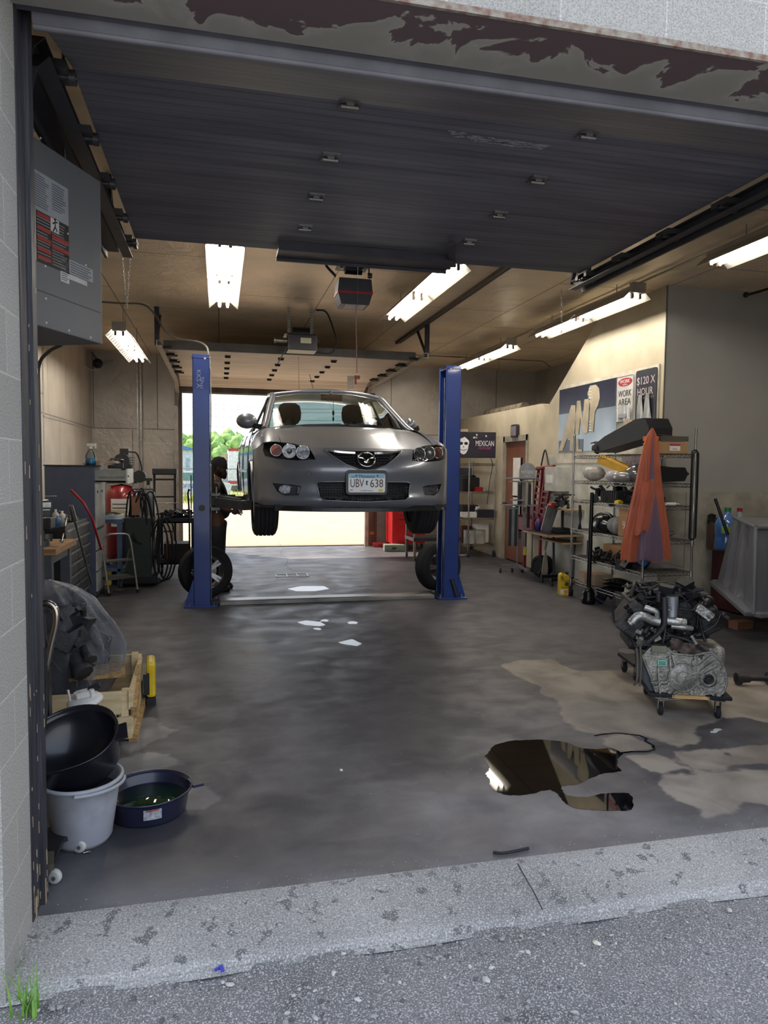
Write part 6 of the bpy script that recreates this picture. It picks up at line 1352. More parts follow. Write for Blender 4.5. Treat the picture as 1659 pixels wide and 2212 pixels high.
def caster(x, y, par, r=.038, top=None):
    top = top or dz; c = MB().b2((x-.035, y-.035, top-.006), (x+.035, y+.035, top)).b2((x-.018, y-.016, r), (x-.014, y+.016, top)).b2((x+.014, y-.016, r), (x+.018, y+.016, top)).build('caster', steel, par)
    MB().lathe([(0, -.013), (r-.006, -.013), (r, -.008), (r, .008), (r-.006, .013), (0, .013)], (x, y, r), (1, 0, 0), n=24).build('caster_wheel', blkr, c)
for x in (-.165, .19):
    for y in (.0, .44): caster(x, y, dl, .040)
d2 = thing('furniture_dolly', 'second black dolly just visible behind the left side of the engine', 'dolly', (3.26, 4.80, 0), -.2)
MB().b2((-.2, -.14, .12), (.25, .2, .145)).build('carpeted_end', blkr, d2, bevel=.006)
for x in (-.16, .2):
    for y in (-.1, .15): caster(x, y, d2, .042, .12)
eg = thing('engine', 'greasy car engine with aluminium gearbox standing on the low dolly', 'engine', tuple(EO+Vector((0, 0, dz+.025))), EA)
def E3(px, py, d=0): v = en(px, py, d); v.z -= dz+.025; return v
def zc(p): return (E3(*p).x, E3(*p).z)
ga = M('gearbox_alu', 'a29f98', .5, .6, col2='7c7972', vs=16, bump=.7, bs=60, lo=.38, hi=.62)
out = [(1388, 1418), (1405, 1400), (1440, 1400), (1455, 1412), (1495, 1416), (1535, 1408), (1557, 1428), (1567, 1452), (1570, 1475), (1563, 1495), (1548, 1508), (1500, 1507), (1425, 1512), (1415, 1490), (1405, 1460)]
def pl2(pts): return [zc(p) for p in pts]
g = MB(); g.prism(pl2(out)[::-1], -.06, (0, 0, 0), (1, 0, 0), (0, 0, 1)); g = g.build('gearbox', ga, eg, bevel=.008)
# rim flange along outline
MB().tube([Vector((x, -.002, z)) for x, z in pl2(out)], .008, n=8, closed=True).build('casting_rim', ga, g)
MB().b2((-.22, .06, .0), (.25, .34, .30)).build('bell_housing', ga, eg, bevel=.03)
c0 = E3(1474, 1462); rr_ = .092
MB().lathe([(0, .028), (rr_*.9, .026), (rr_, .018), (rr_*1.02, 0)], c0+Vector((0, -.0, 0)), (0, -1, 0), n=40).tube([c0+Vector((rr_*.97*math.cos(t), -.024, rr_*.97*math.sin(t))) for t in [2*PI*i/36 for i in range(36)]], .005, n=6, closed=True).build('round_cover', ga, g)
mb = MB()
for a in (2.5, .5, -1.2, 3.35, .15): mb.strip([c0+Vector((.01*math.cos(a), -.028, .01*math.sin(a))), c0+Vector((.10*math.cos(a), -.02, .10*math.sin(a)))], .009, .012, (0, 1, 0))
mb.tube([c0+Vector((rr_*.45*math.cos(t), -.028, rr_*.45*math.sin(t))) for t in [2*PI*i/24 for i in range(24)]], .004, n=6, closed=True)
mb.build('cover_rib', ga, g)
c1 = E3(1530, 1467)
MB().lathe([(.030, .004), (.036, .012), (.046, .010), (.058, .0)], c1, (0, -1, 0), n=32).build('output_boss', ga, g)
MB().lathe([(.018, -.02), (.019, .005), (.026, .008), (.032, .006), (.034, .002)], c1+Vector((0, -.006, 0)), (0, -1, 0), n=32).build('oil_seal', blk, g)
MB().lathe([(.0, -.04), (.02, -.04), (.02, .0), (.0, .0)], c1+Vector((0, -.0, 0)), (0, -1, 0), n=20).build('bore', blk, g)
mb = MB()
for p, q in (((1440, 1470), (1405, 1472)), ((1440, 1478), (1410, 1482)), ((1460, 1490), (1445, 1505)), ((1490, 1488), (1492, 1500)), ((1500, 1470), (1515, 1490)), ((1495, 1430), (1500, 1450)), ((1450, 1412), (1458, 1440)), ((1512, 1478), (1540, 1500)), ((1550, 1440), (1520, 1455)), ((1545, 1425), (1512, 1448)), ((1535, 1415), (1510, 1436)), ((1420, 1440), (1425, 1505)), ((1445, 1416), (1447, 1445)), ((1498, 1412), (1500, 1432))):
    mb.strip([E3(*p)+Vector((0, -.012, 0)), E3(*q)+Vector((0, -.012, 0))], .010, .030, (0, 1, 0))
mb.build('web_rib', ga, g)
for p in ((1445, 1494), (1460, 1500), (1492, 1494), (1512, 1482), (1445, 1474), (1497, 1429), (1515, 1460), (1560, 1446), (1427, 1454), (1550, 1500)): MB().cyl(E3(*p), E3(*p)+Vector((0, -.022, 0)), .013, n=12).build('bolt_boss', ga, g)
MB().cyl(E3(1515, 1425), E3(1515, 1412)+Vector((0, -.01, 0)), .006, n=8).build('bolt', steel, g)
tg = MB().b2(tuple(E3(1420, 1437)+Vector((0, -.012, 0))), tuple(E3(1440, 1426)+Vector((0, -.006, 0)))).build('teal_label', M('label_teal', '5fb3a0', .5, col2='8fd0bd', vs=60), g)
mb = MB(); [mb.b2(tuple(E3(1422, 1435-3*i)+Vector((0, -.0135, 0))), tuple(E3(1437, 1434-3*i)+Vector((0, -.012, 0)))) for i in range(3)]; mb.build('label_print', M('print_teal', '2a6a5c', .6), tg)
MB().b2(tuple(E3(1406, 1408)+Vector((0, -.02, 0))), tuple(E3(1440, 1398)+Vector((0, .06, .01)))).build('top_cover', M('cover_olive', '7a7a68', .5, .4), g, bevel=.004)
# dark bluish pan on the left side of the gearbox
MB().prism([(x, z) for x, z in pl2([(1390, 1430), (1405, 1420), (1424, 1508), (1408, 1500), (1394, 1475)])][::-1], -.30, (0, .02, 0), (1, 0, 0), (0, 0, 1)).build('side_pan', M('pan_steel_blue', '4c5560', .4, .5), eg, bevel=.01)
# rusty shield
mb = MB(); o3 = [(1447, 1385), (1460, 1375), (1480, 1390), (1500, 1388), (1530, 1400), (1535, 1410), (1510, 1420), (1480, 1415), (1450, 1400)]
mb.region(pl2(o3), lambda a, b: Vector((a, .01+.02*math.sin(a*60)*math.cos(b*50), b)), .012); mb.build('rusty_shield', M('rust_shield', '6a5a54', .7, .4, col2='463b38', vs=12, bump=.4), eg, solid=.004)
# dark mass of engine above
blkd = M('engine_dark', '3e3d40', .5, .55, col2='1e1e22', vs=10, bump=.4, bs=50)
z0 = .30
lo = E3(1345, 1400, .12); hi = E3(1525, 1278, .12)
MB().b2((lo.x+.03, .08, .26), (hi.x-.06, .42, hi.z-.07)).box(tuple(E3(1362, 1330, .15)), (.14, .30, .22), (0, .6, 0)).box(tuple(E3(1460, 1275, .25)), (.36, .30, .03), (0, .05, 0)).box(tuple(E3(1515, 1330, .2)), (.12, .26, .20), (0, -.5, 0)).build('engine_block', blkd, eg, bevel=.01)
re_ = random.Random(31); mb = MB(); knobby(mb, re_, (lo.x, .0, .26), (hi.x, .12, hi.z+.0), 75, .02, .07, 'bcct'); mb.build('ancillaries', blkd, eg)
mb = MB(); knobby(mb, re_, (lo.x+.02, .05, hi.z-.08), (hi.x-.02, .40, hi.z+.02), 45, .03, .09, 'bctt'); mb.build('wiring_and_brackets', M('engine_black', '232327', .5, .3), eg)
mb = MB(); knobby(mb, re_, (lo.x+.06, .0, .24), (hi.x-.02, .05, .42), 26, .02, .05, 'bc'); mb.build('small_fittings', alu, eg)
av = M('intake_alu', 'b5b5b2', .4, .8, col2='8a8986', vs=12, bump=.4)
MB().tube(spline([E3(1364, 1345, -.05), E3(1377, 1332, -.04), E3(1392, 1332, -.03), E3(1410, 1340, -.02), E3(1425, 1343, -.02)], 6), .03, n=14, rs=None).cyl(E3(1360, 1348, -.05), E3(1367, 1342, -.05), .022, n=16).build('coolant_neck', av, eg)
MB().tube(spline([E3(1393, 1312, -.02), E3(1405, 1316, -.03), E3(1418, 1322, -.03), E3(1420, 1335, -.02)], 6), .018, n=12).build('upper_pipe', av, eg)
MB().tube(spline([E3(1440, 1340, -.02), E3(1460, 1343, -.03), E3(1480, 1345, -.02)], 6), .028, n=12).tube(spline([E3(1450, 1352, -.02), E3(1475, 1355, -.03), E3(1495, 1357, -.01)], 6), .018, n=12).build('coolant_manifold', av, eg)
MB().cyl(E3(1452, 1333, -.02), E3(1452, 1305, -.01), .030, .036, n=20).cyl(E3(1452, 1305, -.01), E3(1452, 1288, -.01), .038, n=20).tube([E3(1444, 1308, -.05), E3(1450, 1308, -.06), E3(1450, 1316, -.05), E3(1443, 1318, -.05)], .005, n=6).build('oil_filler', M('filler_grey', '8d8f95', .4, .5), eg)
MB().box(tuple(E3(1520, 1322, .0)), (.11, .07, .06), (0, .65, 0)).cyl(E3(1530, 1325, -.04), E3(1538, 1333, -.04), .022, n=12).box(tuple(E3(1512, 1314, -.03)), (.04, .02, .03), (0, .65, 0)).build('throttle_body', av, eg, bevel=.004)
MB().tube(spline([E3(1435, 1290, -.03), E3(1436, 1330, -.05), E3(1434, 1352, -.05), E3(1420, 1370, -.04), E3(1398, 1388, -.03)], 6), .016, n=8).build('wiring_loom', M('loom_black', '29292c', .6), eg)
MB().tube(spline([E3(1327, 1285, .1), E3(1325, 1335, .1), E3(1337, 1355, .08), E3(1365, 1382, .02), E3(1372, 1395, .0)], 6), .007, n=6).build('dipstick_tube', M('tube_black', '1d1d20', .4, .4), eg)
MB().tube(spline([E3(1375, 1400, -.02), E3(1377, 1430, -.02), E3(1376, 1468, -.02), E3(1370, 1480, -.01)], 6), .009, n=8).tube(spline([E3(1383, 1395, -.02), E3(1385, 1440, -.02), E3(1382, 1482, -.02)], 6), .007, n=6).build('coolant_pipe', M('pipe_grimy', '6b6862', .5, .6), eg)
MB().tube(spline([E3(1400, 1275, .05), E3(1430, 1262, .1), E3(1470, 1268, .12), E3(1500, 1280, .1)], 6), .008, n=6).tube(spline([E3(1440, 1285, .0), E3(1475, 1290, -.03), E3(1490, 1320, -.02), E3(1500, 1345, 0)], 6), .005, n=6).build('harness', blkr, eg)
for k, (a, b) in enumerate(((1345, 1305), (1350, 1318), (1356, 1330))): pass
mb = MB(); [mb.cyl(E3(1350+7*i, 1312+9*i, .0), E3(1356+7*i, 1308+9*i, .0)+Vector((0, -.012, 0)), .016, n=14) for i in range(4)]; mb.build('pulley', M('pulley_dark', '2a2a2e', .4, .5), eg)
MB().cyl(E3(1375, 1345, .1), E3(1350, 1350, .1), .04, n=18).build('alternator', blkd, eg)
MB().prism(pl2([(1335, 1402), (1350, 1400), (1372, 1405), (1374, 1411), (1352, 1412), (1338, 1407)])[::-1], -.01, (0, 0, 0), (1, 0, 0), (0, 0, 1)).build('mount_bracket', M('bracket_brown', '77685e', .6, .4), eg)
MB().tube(spline([E3(1520, 1365, 0), E3(1545, 1350, 0), E3(1555, 1330, 0), E3(1562, 1325, 0)], 6), .006, n=6).ball(E3(1562, 1327, 0), .016).box(tuple(E3(1568, 1332, 0)), (.04, .02, .02), (0, .5, 0)).build('sensor_lead', dkg, eg)
q1 = en(1572, 1450, .25)
one(MB().cyl((0, 0, .05), (.10, 0, .05), .035, .028, n=16).cyl((.10, 0, .05), (.24, 0, .05), .018, n=12).cyl((.24, 0, .05), (.26, 0, .05), .05, n=20).cyl((0, 0, .05), (.03, 0, .05), .045, n=16), 'drive_shaft', M('shaft_dark', '4a4748', .5, .6), 'short dark drive shaft lying on the slab behind the gearbox', 'drive shaft', loc=tuple(at(1590, 1480, Z=0)), rot=(0, 0, -.2))

# ---- wire rack
RA = 0.0   # long side direction leans
rk = thing('wire_rack', 'chrome wire shelving rack crammed with car parts against the office wall', 'shelving rack', (4.345, 6.62, 0), RA)
RW, RL = .585, 1.56   # local x: width, y: length
wire = M('wire_chrome', 'b9b9b5', .25, 1, col2='8f8f8b')
def wire_shelf(W, L, z, par, nm='shelf'):
    mb = MB()
    for zz in (z, z-.035):
        for a, b in (((0, 0), (W, 0)), ((W, 0), (W, L)), ((W, L), (0, L)), ((0, L), (0, 0))): mb.cyl((a[0], a[1], zz), (b[0], b[1], zz), .0042, n=6)
    def zig(a, b):
        a, b = Vector((*a, 0)), Vector((*b, 0)); n = int((b-a).length/.032); pts = [a.lerp(b, i/n)+Vector((0, 0, z if i % 2 else z-.035)) for i in range(n+1)]; mb.tube(pts, .0032, n=4)
    zig((0, 0), (W, 0)); zig((0, 0), (0, L)); zig((W, 0), (W, L)); zig((0, L), (W, L))
    n = int(L/.03)
    for i in range(1, n): mb.cyl((0, L*i/n, z+.003), (W, L*i/n, z+.003), .002, n=4, caps=False)
    for x in (W*.33, W*.66): mb.cyl((x, 0, z-.004), (x, L, z-.004), .003, n=4, caps=False)
    return mb.build(nm, wire, par)
SHZ = (1.78, 1.465, 1.223, .86, .52, .212)
for z in SHZ: wire_shelf(RW, RL, z, rk)
for (x, y, h) in ((0, 0, 2.03), (RW, 0, 2.06), (0, RL, 2.03), (RW, RL, 2.03)):
    if (x, y) == (0, 0): h = 1.80
    p = MB().cyl((x, y, .12), (x, y, h), .0125, n=12).build('post', wire, rk)
    mb = MB(); [mb.cyl((x, y, z-.05), (x, y, z+.01), .018, .015, n=12) for z in SHZ]; mb.build('collar', wire, p)
    mb = MB().cyl((x-.016, y, .055), (x+.016, y, .055), .055, n=20); mb.build('caster', blkr, p); MB().b2((x-.022, y-.02, .05), (x+.022, y+.02, .13)).build('caster_fork', steel, p)
def RK(x, y, z): return (4.345+x, 6.62+y*1.19, min(SHZ, key=lambda s: abs(s-z) if abs(s-z) < .02 else 9)+.006 if any(abs(s-z) < .02 for s in SHZ) else z+.006)
def item(mb, name, mat, label, cat, x, y, z, rz=0, rot=None, bevel=0, kind=None, group=None):
    return one(mb, name, mat, label, cat, group, loc=RK(x, y, z), rot=rot or (0, 0, RA+rz), bevel=bevel, kind=kind)
R5 = random.Random(55)
# top shelf
hv = thing('heater_box', 'long black heater housing slanting across the top of the wire rack', 'car part', RK(.26, .58, 1.88), RA+1.62, rot=(0, .15, RA+PI/2+.06))
MB().prism([(-.52, .10), (-.50, .0), (.50, .0), (.52, .10), (.30, .16), (-.30, .24), (-.46, .22)], -.30, (0, -.15, 0), (1, 0, 0), (0, 0, 1)).build('housing', M('part_black', '1f2024', .5), hv, bevel=.01)
mb = MB(); knobby(mb, R5, (-.0, -.16, .0), (.55, .16, .22), 0, .03, .08); mb = MB(); knobby(mb, R5, (.46, -.15, .0), (.60, .15, .17), 26, .03, .09, 'bct'); mb.build('end_fittings', blk, hv)
item(MB().box((0, 0, .0), (.10, .20, .07), (.5, .3, .2)).cyl((0, .1, .02), (.05, .22, .07), .015, n=8), 'plastic_elbow', M('tan_plastic', 'a89a86', .6), 'tan plastic duct piece on top of the black heater housing', 'car part', .32, .66, 2.12)
bx = item(MB().b2((-.18, -.14, 0), (.18, .14, .12)), 'cardboard_box', card, 'brown cardboard box with red and white label on the top shelf', 'box', .36, .17, 1.79, .03, bevel=.003)
MB().b2((-.05, -.142, .03), (.08, -.1405, .10)).build('label', paper, bx); MB().b2((-.05, -.1435, .082), (.08, -.142, .10)).build('label_band', M('crimson', 'a02040', .5), bx); text('||||||', .05, .02, 'barcode', blk, bx, (.015, -.1422, .047), depth=.001)
item(MB().b2((-.17, -.10, 0), (.17, .10, .055)).box((0, 0, .06), (.3, .16, .01), (.1, .1, 0)), 'shrink_wrapped_parts', M('wrapped_dark', '55504c', .3, coat=.6), 'clear-wrapped dark parts lying on the labelled cardboard box', 'package', .40, .17, 1.912)
item(MB().b2((-.06, -.05, 0), (.06, .05, .05)), 'orange_box', M('orange_card', 'd8782a', .6), 'small orange box beside the shrink-wrapped parts', 'box', .14, .12, 1.912, .2)
# second shelf
yb2 = item(MB().b2((-.06, -.30, 0), (.06, .30, .09)), 'yellow_box', M('mustard_box', 'c79a2e', .7, col2='b0862a'), 'long mustard-yellow box tilted on the second shelf', 'box', .10, .60, 1.60, rot=(.28, 0, RA+.15))
item(MB().grid(lambda u, v: Vector((.10*math.cos(2*PI*u)*math.sin(PI*v)*(1+.15*math.sin(9*u*6.28)), .19*math.sin(2*PI*u)*math.sin(PI*v)*(1+.1*math.sin(7*v*6)), .09-.09*math.cos(PI*v))), 32, 12), 'bagged_part', film('film_grey', 'b5b0ac', .55, .25), 'greyish plastic-bagged part at the far end of the second shelf', 'package', .12, 1.06, 1.47)
item(MB().grid(lambda u, v: Vector((.08*math.cos(2*PI*u)*math.sin(PI*v)*(1+.15*math.sin(8*u*6.28)), .11*math.sin(2*PI*u)*math.sin(PI*v), .065-.065*math.cos(PI*v))), 32, 12), 'bubble_wrapped_part', film('film_pale', 'c4c0cc', .5, .25), 'bubble-wrapped part in front of the mustard box', 'package', .04, .57, 1.47)
hl = item(MB().lathe([(0, 0), (.13, .01), (.17, .06), (.15, .13), (.08, .19), (0, .21)], n=24, sx=.8, sy=1.3), 'spare_headlight', M('lens_smoke', '6e6f70', .12, coat=.8, col2='4a4b4d'), 'large smoked headlight unit on the second shelf by the orange cover', 'car part', .14, .30, 1.47)
item(MB().lathe([(0, 0), (.11, .01), (.14, .05), (.12, .10), (0, .12)], n=24, sx=.7, sy=1.2), 'spare_fog_lamp', M('lens_grey', '8b8c8a', .2, coat=.8), 'grey lamp unit under the mustard box', 'car part', .03, .40, 1.47)
item(MB().prism([(-.26, 0), (.26, .02), (.30, .10), (.26, .17), (.10, .17), (-.10, .19), (-.26, .20)], .14, (0, .1, 0), (1, 0, 0), (0, 0, 1)).ball((.33, .05, .10), (.05, .02, .02)), 'radiator_shroud', M('shroud_black', '14151b', .5), 'black radiator shroud on the second shelf facing the doorway', 'car part', .30, .14, 1.47, .0)
item(MB().b2((-.3, -.005, -.0), (.3, .005, .28)), 'bargain_sign', M('sign_violet', 'a89a9f', .6), 'faded BARGAIN sign turned backwards behind the rack', 'sign', .545, .88, 1.50, PI/2)
sg = COL.objects['bargain_sign'] if 'bargain_sign' in COL.objects else None
text('BARGAIN', .5, .10, 'lettering', M('sign_text', '8a7a82', .6), bpy.data.objects['bargain_sign'], (0, .0065, .17), (PI/2, 0, 0), .001)
# third shelf
mb = MB(); knobby(mb, R5, (.03, .80, .0), (.40, 1.22, .17), 36, .04, .12, 'bct'); item(mb, 'manifold_heap', blk, 'black intake parts heaped at the far end of the third shelf', 'car parts', 0, 0, 1.215, kind='stuff')
mb = MB(); mb.b2((-.10, -.17, 0), (.10, .17, .12)); [mb.b2((-.11, -.16+.045*i, .0), (.11, -.14+.045*i, .135)) for i in range(8)]; item(mb, 'ribbed_air_box', M('airbox', '2b2c2e', .6), 'ribbed black air box in the middle of the third shelf', 'car part', .15, .66, 1.215, bevel=.004)
item(MB().b2((-.03, -.04, 0), (.03, .04, .03)).ball((0, 0, .03), (.03, .04, .012)), 'tape_measure', yel, 'small yellow tape measure on the third shelf edge', 'tape measure', .03, .46, 1.215)
mb = MB(); knobby(mb, R5, (-.10, -.08, .02), (.10, .10, .11), 16, .03, .07, 'bct'); item(mb, 'blue_black_fittings', M('fittings_navy', '1c2236', .4), 'dark blue fittings on the third shelf beside the orange cover', 'car parts', .10, .28, 1.215, kind='stuff')
item(MB().b2((-.16, -.08, 0), (.14, .08, .03)).b2((-.16, -.02, .03), (.02, .06, .09)), 'black_tray', blk, 'flat black tray on the right of the third shelf', 'tray', .34, .16, 1.215)
item(MB().cyl((-.08, 0, .02), (.04, 0, .02), .018, n=14).cyl((.04, 0, .02), (.08, 0, .02), .008, n=8), 'sealant_tube', white, 'white sealant tube at the front of the third shelf', 'tube', .36, .04, 1.215)
# fourth shelf
mb = MB(); mb.tube([(.0+.08*math.cos(t)*.5, .22*math.sin(t), .12+.10*math.cos(t)) for t in [2*PI*i/28 for i in range(28)]], .018, n=8, closed=True); mb.lathe([(0, .0), (.19, .01), (.21, .08), (.16, .16), (.1, .2), (0, .2)], (.06, 0, 0), n=24, sx=.8, sy=1.1); item(mb, 'wheel_cover_stack', M('gloss_black', '16171b', .2, coat=.5), 'stack of glossy black wheel covers on the fourth shelf', 'wheel cover', .14, .90, .86)
item(MB().grid(lambda u, v: Vector((.09*math.cos(2*PI*u)*math.sin(PI*v)*(1+.15*math.sin(7*u*6.28)), .16*math.sin(2*PI*u)*math.sin(PI*v), .10-.10*math.cos(PI*v))), 32, 12), 'clear_bag', film('clear_film2', 'b5b8ba', .3, .15), 'clear plastic bag of parts on the fourth shelf', 'package', .12, .60, .86)
bx = item(MB().b2((-.11, -.09, 0), (.11, .09, .24)), 'cardboard_box', card, 'open upright cardboard box on the fourth shelf beside the orange cover', 'box', .14, .38, .86, .1, bevel=.003)
MB().box((-.10, -.0, .275), (.01, .17, .09), (0, -.2, 0)).build('box_flap', card, bx); text('9', .05, .09, 'lettering', white, bx, (-.1105, -.01, .13), (PI/2, 0, -PI/2), .001)
mb = MB(); [mb.tube(spline([(0, .01*i, .0), (.02, .02+.01*i, -.15), (.0+.01*i, .05, -.30)], 5), .008, n=5) for i in range(5)]; item(mb, 'wiring_bundle', blkr, 'bundle of dark wiring hanging under the third shelf', 'wiring', .01, 1.15, 1.16)
mb = MB(); knobby(mb, R5, (-.15, -.07, .02), (.14, .12, .10), 16, .03, .09, 'bct'); mb.lathe([(0, 0), (.05, 0), (.06, .13), (.03, .18), (0, .18)], (-.17, -.05, 0)); item(mb, 'lamp_parts', M('lamp_parts', '55585c', .3, .3, col2='26282c', vs=12), 'grey lamp parts on the right of the fourth shelf', 'car parts', .33, .12, .86, kind='stuff')
# fifth shelf
bx = item(MB().b2((-.15, -.18, 0), (.15, .18, .20)), 'cardboard_box', card, 'tan cardboard box at the back of the fifth shelf', 'box', .30, .72, .505, .1, bevel=.003)
mb = MB(); knobby(mb, R5, (.02, .55, .0), (.20, 1.25, .11), 70, .02, .07, 'bc'); item(mb, 'bolt_heap', M('bolts_dark', '3d3a38', .5, .5, col2='1c1b1c', vs=20), 'heap of small dark metal parts on the fifth shelf', 'car parts', 0, 0, .505, kind='stuff')
mb = MB(); mb.cyl((.04, 1.18, .02), (.04, 1.18, .22), .035, n=14); item(mb, 'oil_filter_can', blk, 'black cylinder standing at the far end of the fifth shelf', 'canister', 0, 0, .505)
mb = MB(); knobby(mb, R5, (.0, .15, .0), (.24, .50, .10), 18, .05, .12, 'bct'); mb.tube([(.0+.02*math.sin(t), .42+.10*math.cos(t), .10+.09*math.sin(t)) for t in [2*PI*i/20 for i in range(20)]], .008, n=5, closed=True); item(mb, 'pedal_parts', blk, 'black pedal assembly and hoses on the fifth shelf', 'car parts', 0, 0, .505, kind='stuff')
item(MB().grid(lambda u, v: Vector((-.2+.4*u, -.12+.24*v, .03+.05*math.sin(PI*u)*math.sin(PI*v))), 12, 8), 'curved_trim', M('panel_grey', '5a5b5f', .4), 'curved grey trim panel on the right of the fifth shelf', 'car part', .36, .16, .505)
# bottom shelf
bx = item(MB().b2((-.12, -.18, 0), (.12, .18, .13)), 'cardboard_box', M('card_pale', 'b39a80', .8), 'taped pale cardboard box at the far end of the bottom shelf', 'box', .14, 1.02, .205, .05, bevel=.003)
MB().b2((-.1215, -.03, .0), (-.12, .03, .131)).b2((-.12, -.03, .13), (.12, .03, .1315)).build('packing_tape', M('tape_brown', '8f7a66', .4), bx)
mb = MB(); [mb.grid(lambda u, v, i=i: Vector((-.14+.28*u, -.22+.44*v, .02+i*.045+.05*math.sin(PI*u)*math.sin(PI*v)-.02*u)), 10, 10) for i in range(3)]; item(mb, 'black_covers', M('gloss_black', '16171b', .2, coat=.5), 'glossy black engine covers stacked on the bottom shelf', 'car parts', .14, .56, .205, .2, kind='stuff')
mb = MB().box((0, 0, .06), (.14, .24, .10), (.1, .1, .1)); knobby(mb, R5, (-.08, -.12, .08), (.08, .1, .16), 9, .03, .06, 'bct'); item(mb, 'white_housing', M('ivory_plastic', 'bdb8aa', .5, col2='8f8b80', vs=12), 'ivory plastic housing on the near end of the bottom shelf', 'car part', .12, .22, .205, .3)
item(MB().lathe([(.06, 0), (.085, .01), (.09, .05), (.06, .08), (.04, .06)], n=20, sx=1), 'ring_part', steel, 'steel ring part beside the ivory housing', 'car part', .20, .06, .27)
item(MB().b2((-.16, -.12, 0), (.16, .12, .03)).box((0, 0, .07), (.26, .12, .07), (.2, .1, .3)), 'black_bracket', blk, 'black bracket at the right of the bottom shelf', 'car part', .38, .14, .205)
# belts on the right post
mb = MB()
for (x0_, dz_, w_) in ((0, 0, .05), (.02, -.0, .05)): pass
a_, b2_ = at(1494, 978, Y=6.58), at(1501, 1160, Y=6.58)
for k in range(2):
    cx, cyy = (a_.x+b2_.x)/2, 6.58-.02*k; zt, zb2 = a_.z-.02*k, b2_.z+.01*k; pts = [(cx+.035*math.cos(t)+.0, cyy, (zt if math.sin(t) > 0 else zb2)+.03*math.sin(t)) for t in [2*PI*i/24 for i in range(24)]]; mb.tube(pts, .007, n=5, closed=True)
one(mb, 'drive_belts', blkr, 'black drive belts hanging from the right post of the rack', 'belts')
# orange cover
oc = thing('orange_cover', 'translucent orange plastic cover draped over the near corner of the rack', 'plastic cover', (0, 0, 0))
OC = at(1404, 1100, Y=6.58); OZT, OZB = at(1404, 924, Y=6.58).z, at(1400, 1212, Y=6.5).z
def oc_f(u, v):
    t = 2*PI*u; z = OZT-(OZT-OZB)*v
    hw = interp([(0, .012), (.06, .06), (.12, .085), (.25, .115), (.45, .155), (.62, .20), (.8, .245), (.92, .265), (1, .27)], v)
    f = 1+.05*v*math.sin(5*t+2)+.07*v*math.sin(9*t+1+4*v)+.03*math.sin(15*t)*v
    cx = OC.x+interp([(0, .01), (.3, -.01), (1, -.03)], v)
    return Vector((cx+hw*f*math.cos(t), 6.60+hw*.42*f*math.sin(t), z+.012*math.sin(6*t)*v))
MB().grid(oc_f, 120, 50).build('cover_sheet', film('orange_film', 'd67a5c', .38, .3), oc)
mb = MB(); mb.grid(lambda u, v: Vector((OC.x-.17-.09*v+.17*u, 6.47-.03*math.sin(PI*u)-.02*v, 1.50-.55*v+.05*u*v-.02*math.sin(9*u))), 14, 16); mb.build('cover_flap', film('orange_film', 'd67a5c', .38, .3), oc)
def sheen_(u, v):
    t = -PI*(.52+(u-.5)*(.06+.30*v))-.06*math.sin(7*v+2*u); q = oc_f(t/(2*PI) % 1, .04+.95*v); q.y -= .012; return q
MB().grid(sheen_, 14, 40).build('violet_sheen', film('lilac_film', '7a6c88', .55, .3), oc)  # lilac sheet just in front of the cover paints its violet sheen
one(MB().grid(lambda u, v: Vector((-.13+.27*u, .02*math.sin(9*u), .05-.10*v*(1-.6*abs(2*u-1))+.01*math.sin(12*u))), 16, 8).ball((0, 0, .03), (.12, .04, .035)), 'blue_bag', M('bag_blue', '2a6fc4', .35), 'bright blue plastic bag poking out below the orange cover', 'bag', loc=(OC.x-.0, 6.66, OZB-.02))
# ---- pole jack, yellow jug
q = at(1287, 1303, Z=0); q.x -= .10
jk = thing('transmission_jack', 'tall black pole on a glossy black cylinder base in front of the rack', 'jack', (q.x, q.y, 0))
tp = at(1279, 1064, Y=q.y)
MB().cyl((0, 0, .20), (tp.x-q.x, 0, tp.z), .028, .022, n=16).build('pole', M('gloss_black2', '15161a', .25, .3), jk); MB().lathe([(0, 0), (.075, 0), (.085, .02), (.08, .07), (.07, .09), (.075, .12), (.06, .16), (.035, .2), (0, .2)], n=28).build('base_cylinder', M('gloss_black2', '15161a', .25, .3), jk)
mb = MB(); knobby(mb, R5, (.08, -.05, .02), (.28, .06, .15), 14, .05, .1, 'bc'); mb.build('base_frame', M('base_navy', '1a2030', .4), jk)
def jug(loc, rz, label, s=1):
    j = thing('antifreeze_jug', label, 'jug', loc, rz)
    MB().prism([(-.075, 0), (.075, 0), (.078, .02), (.078, .20), (.06, .235), (.03, .25), (.03, .265), (-.0, .265), (-.0, .25), (-.04, .285), (-.07, .265), (-.078, .22)], .11, (0, .055, 0), (1, 0, 0), (0, 0, 1)).build('jug_body', yel, j, bevel=.014)
    MB().cyl((.025, 0, .265), (.025, 0, .295), .022, n=16).build('cap', blk, j)
    MB().box((-.045, -.056, .225), (.03, .003, .045), (0, -.4, 0)).build('grip_shade', M('jug_shadow', '8f7a10', .6), j)  # darker yellow plate paints the shaded hollow of the grip
    MB().b2((-.065, -.0575, .02), (.06, -.055, .08)).build('label', paper, j); MB().b2((-.02, -.0588, .025), (.03, -.0575, .07)).build('label_art', M('label_orange', 'e0a020', .5), j)
    MB().ball((.015, -.056, .15), (.028, .003, .028)).build('label_disc', M('jug_dark', '4f4a2a', .5), j); text('PRIME', .09, .02, 'lettering', M('jug_dark', '4f4a2a', .5), j, (0, -.0575, .19), depth=.001); text('ANTIFREEZE', .09, .012, 'lettering', M('jug_dark', '4f4a2a', .5), j, (0, -.0575, .105), depth=.001)
    return j
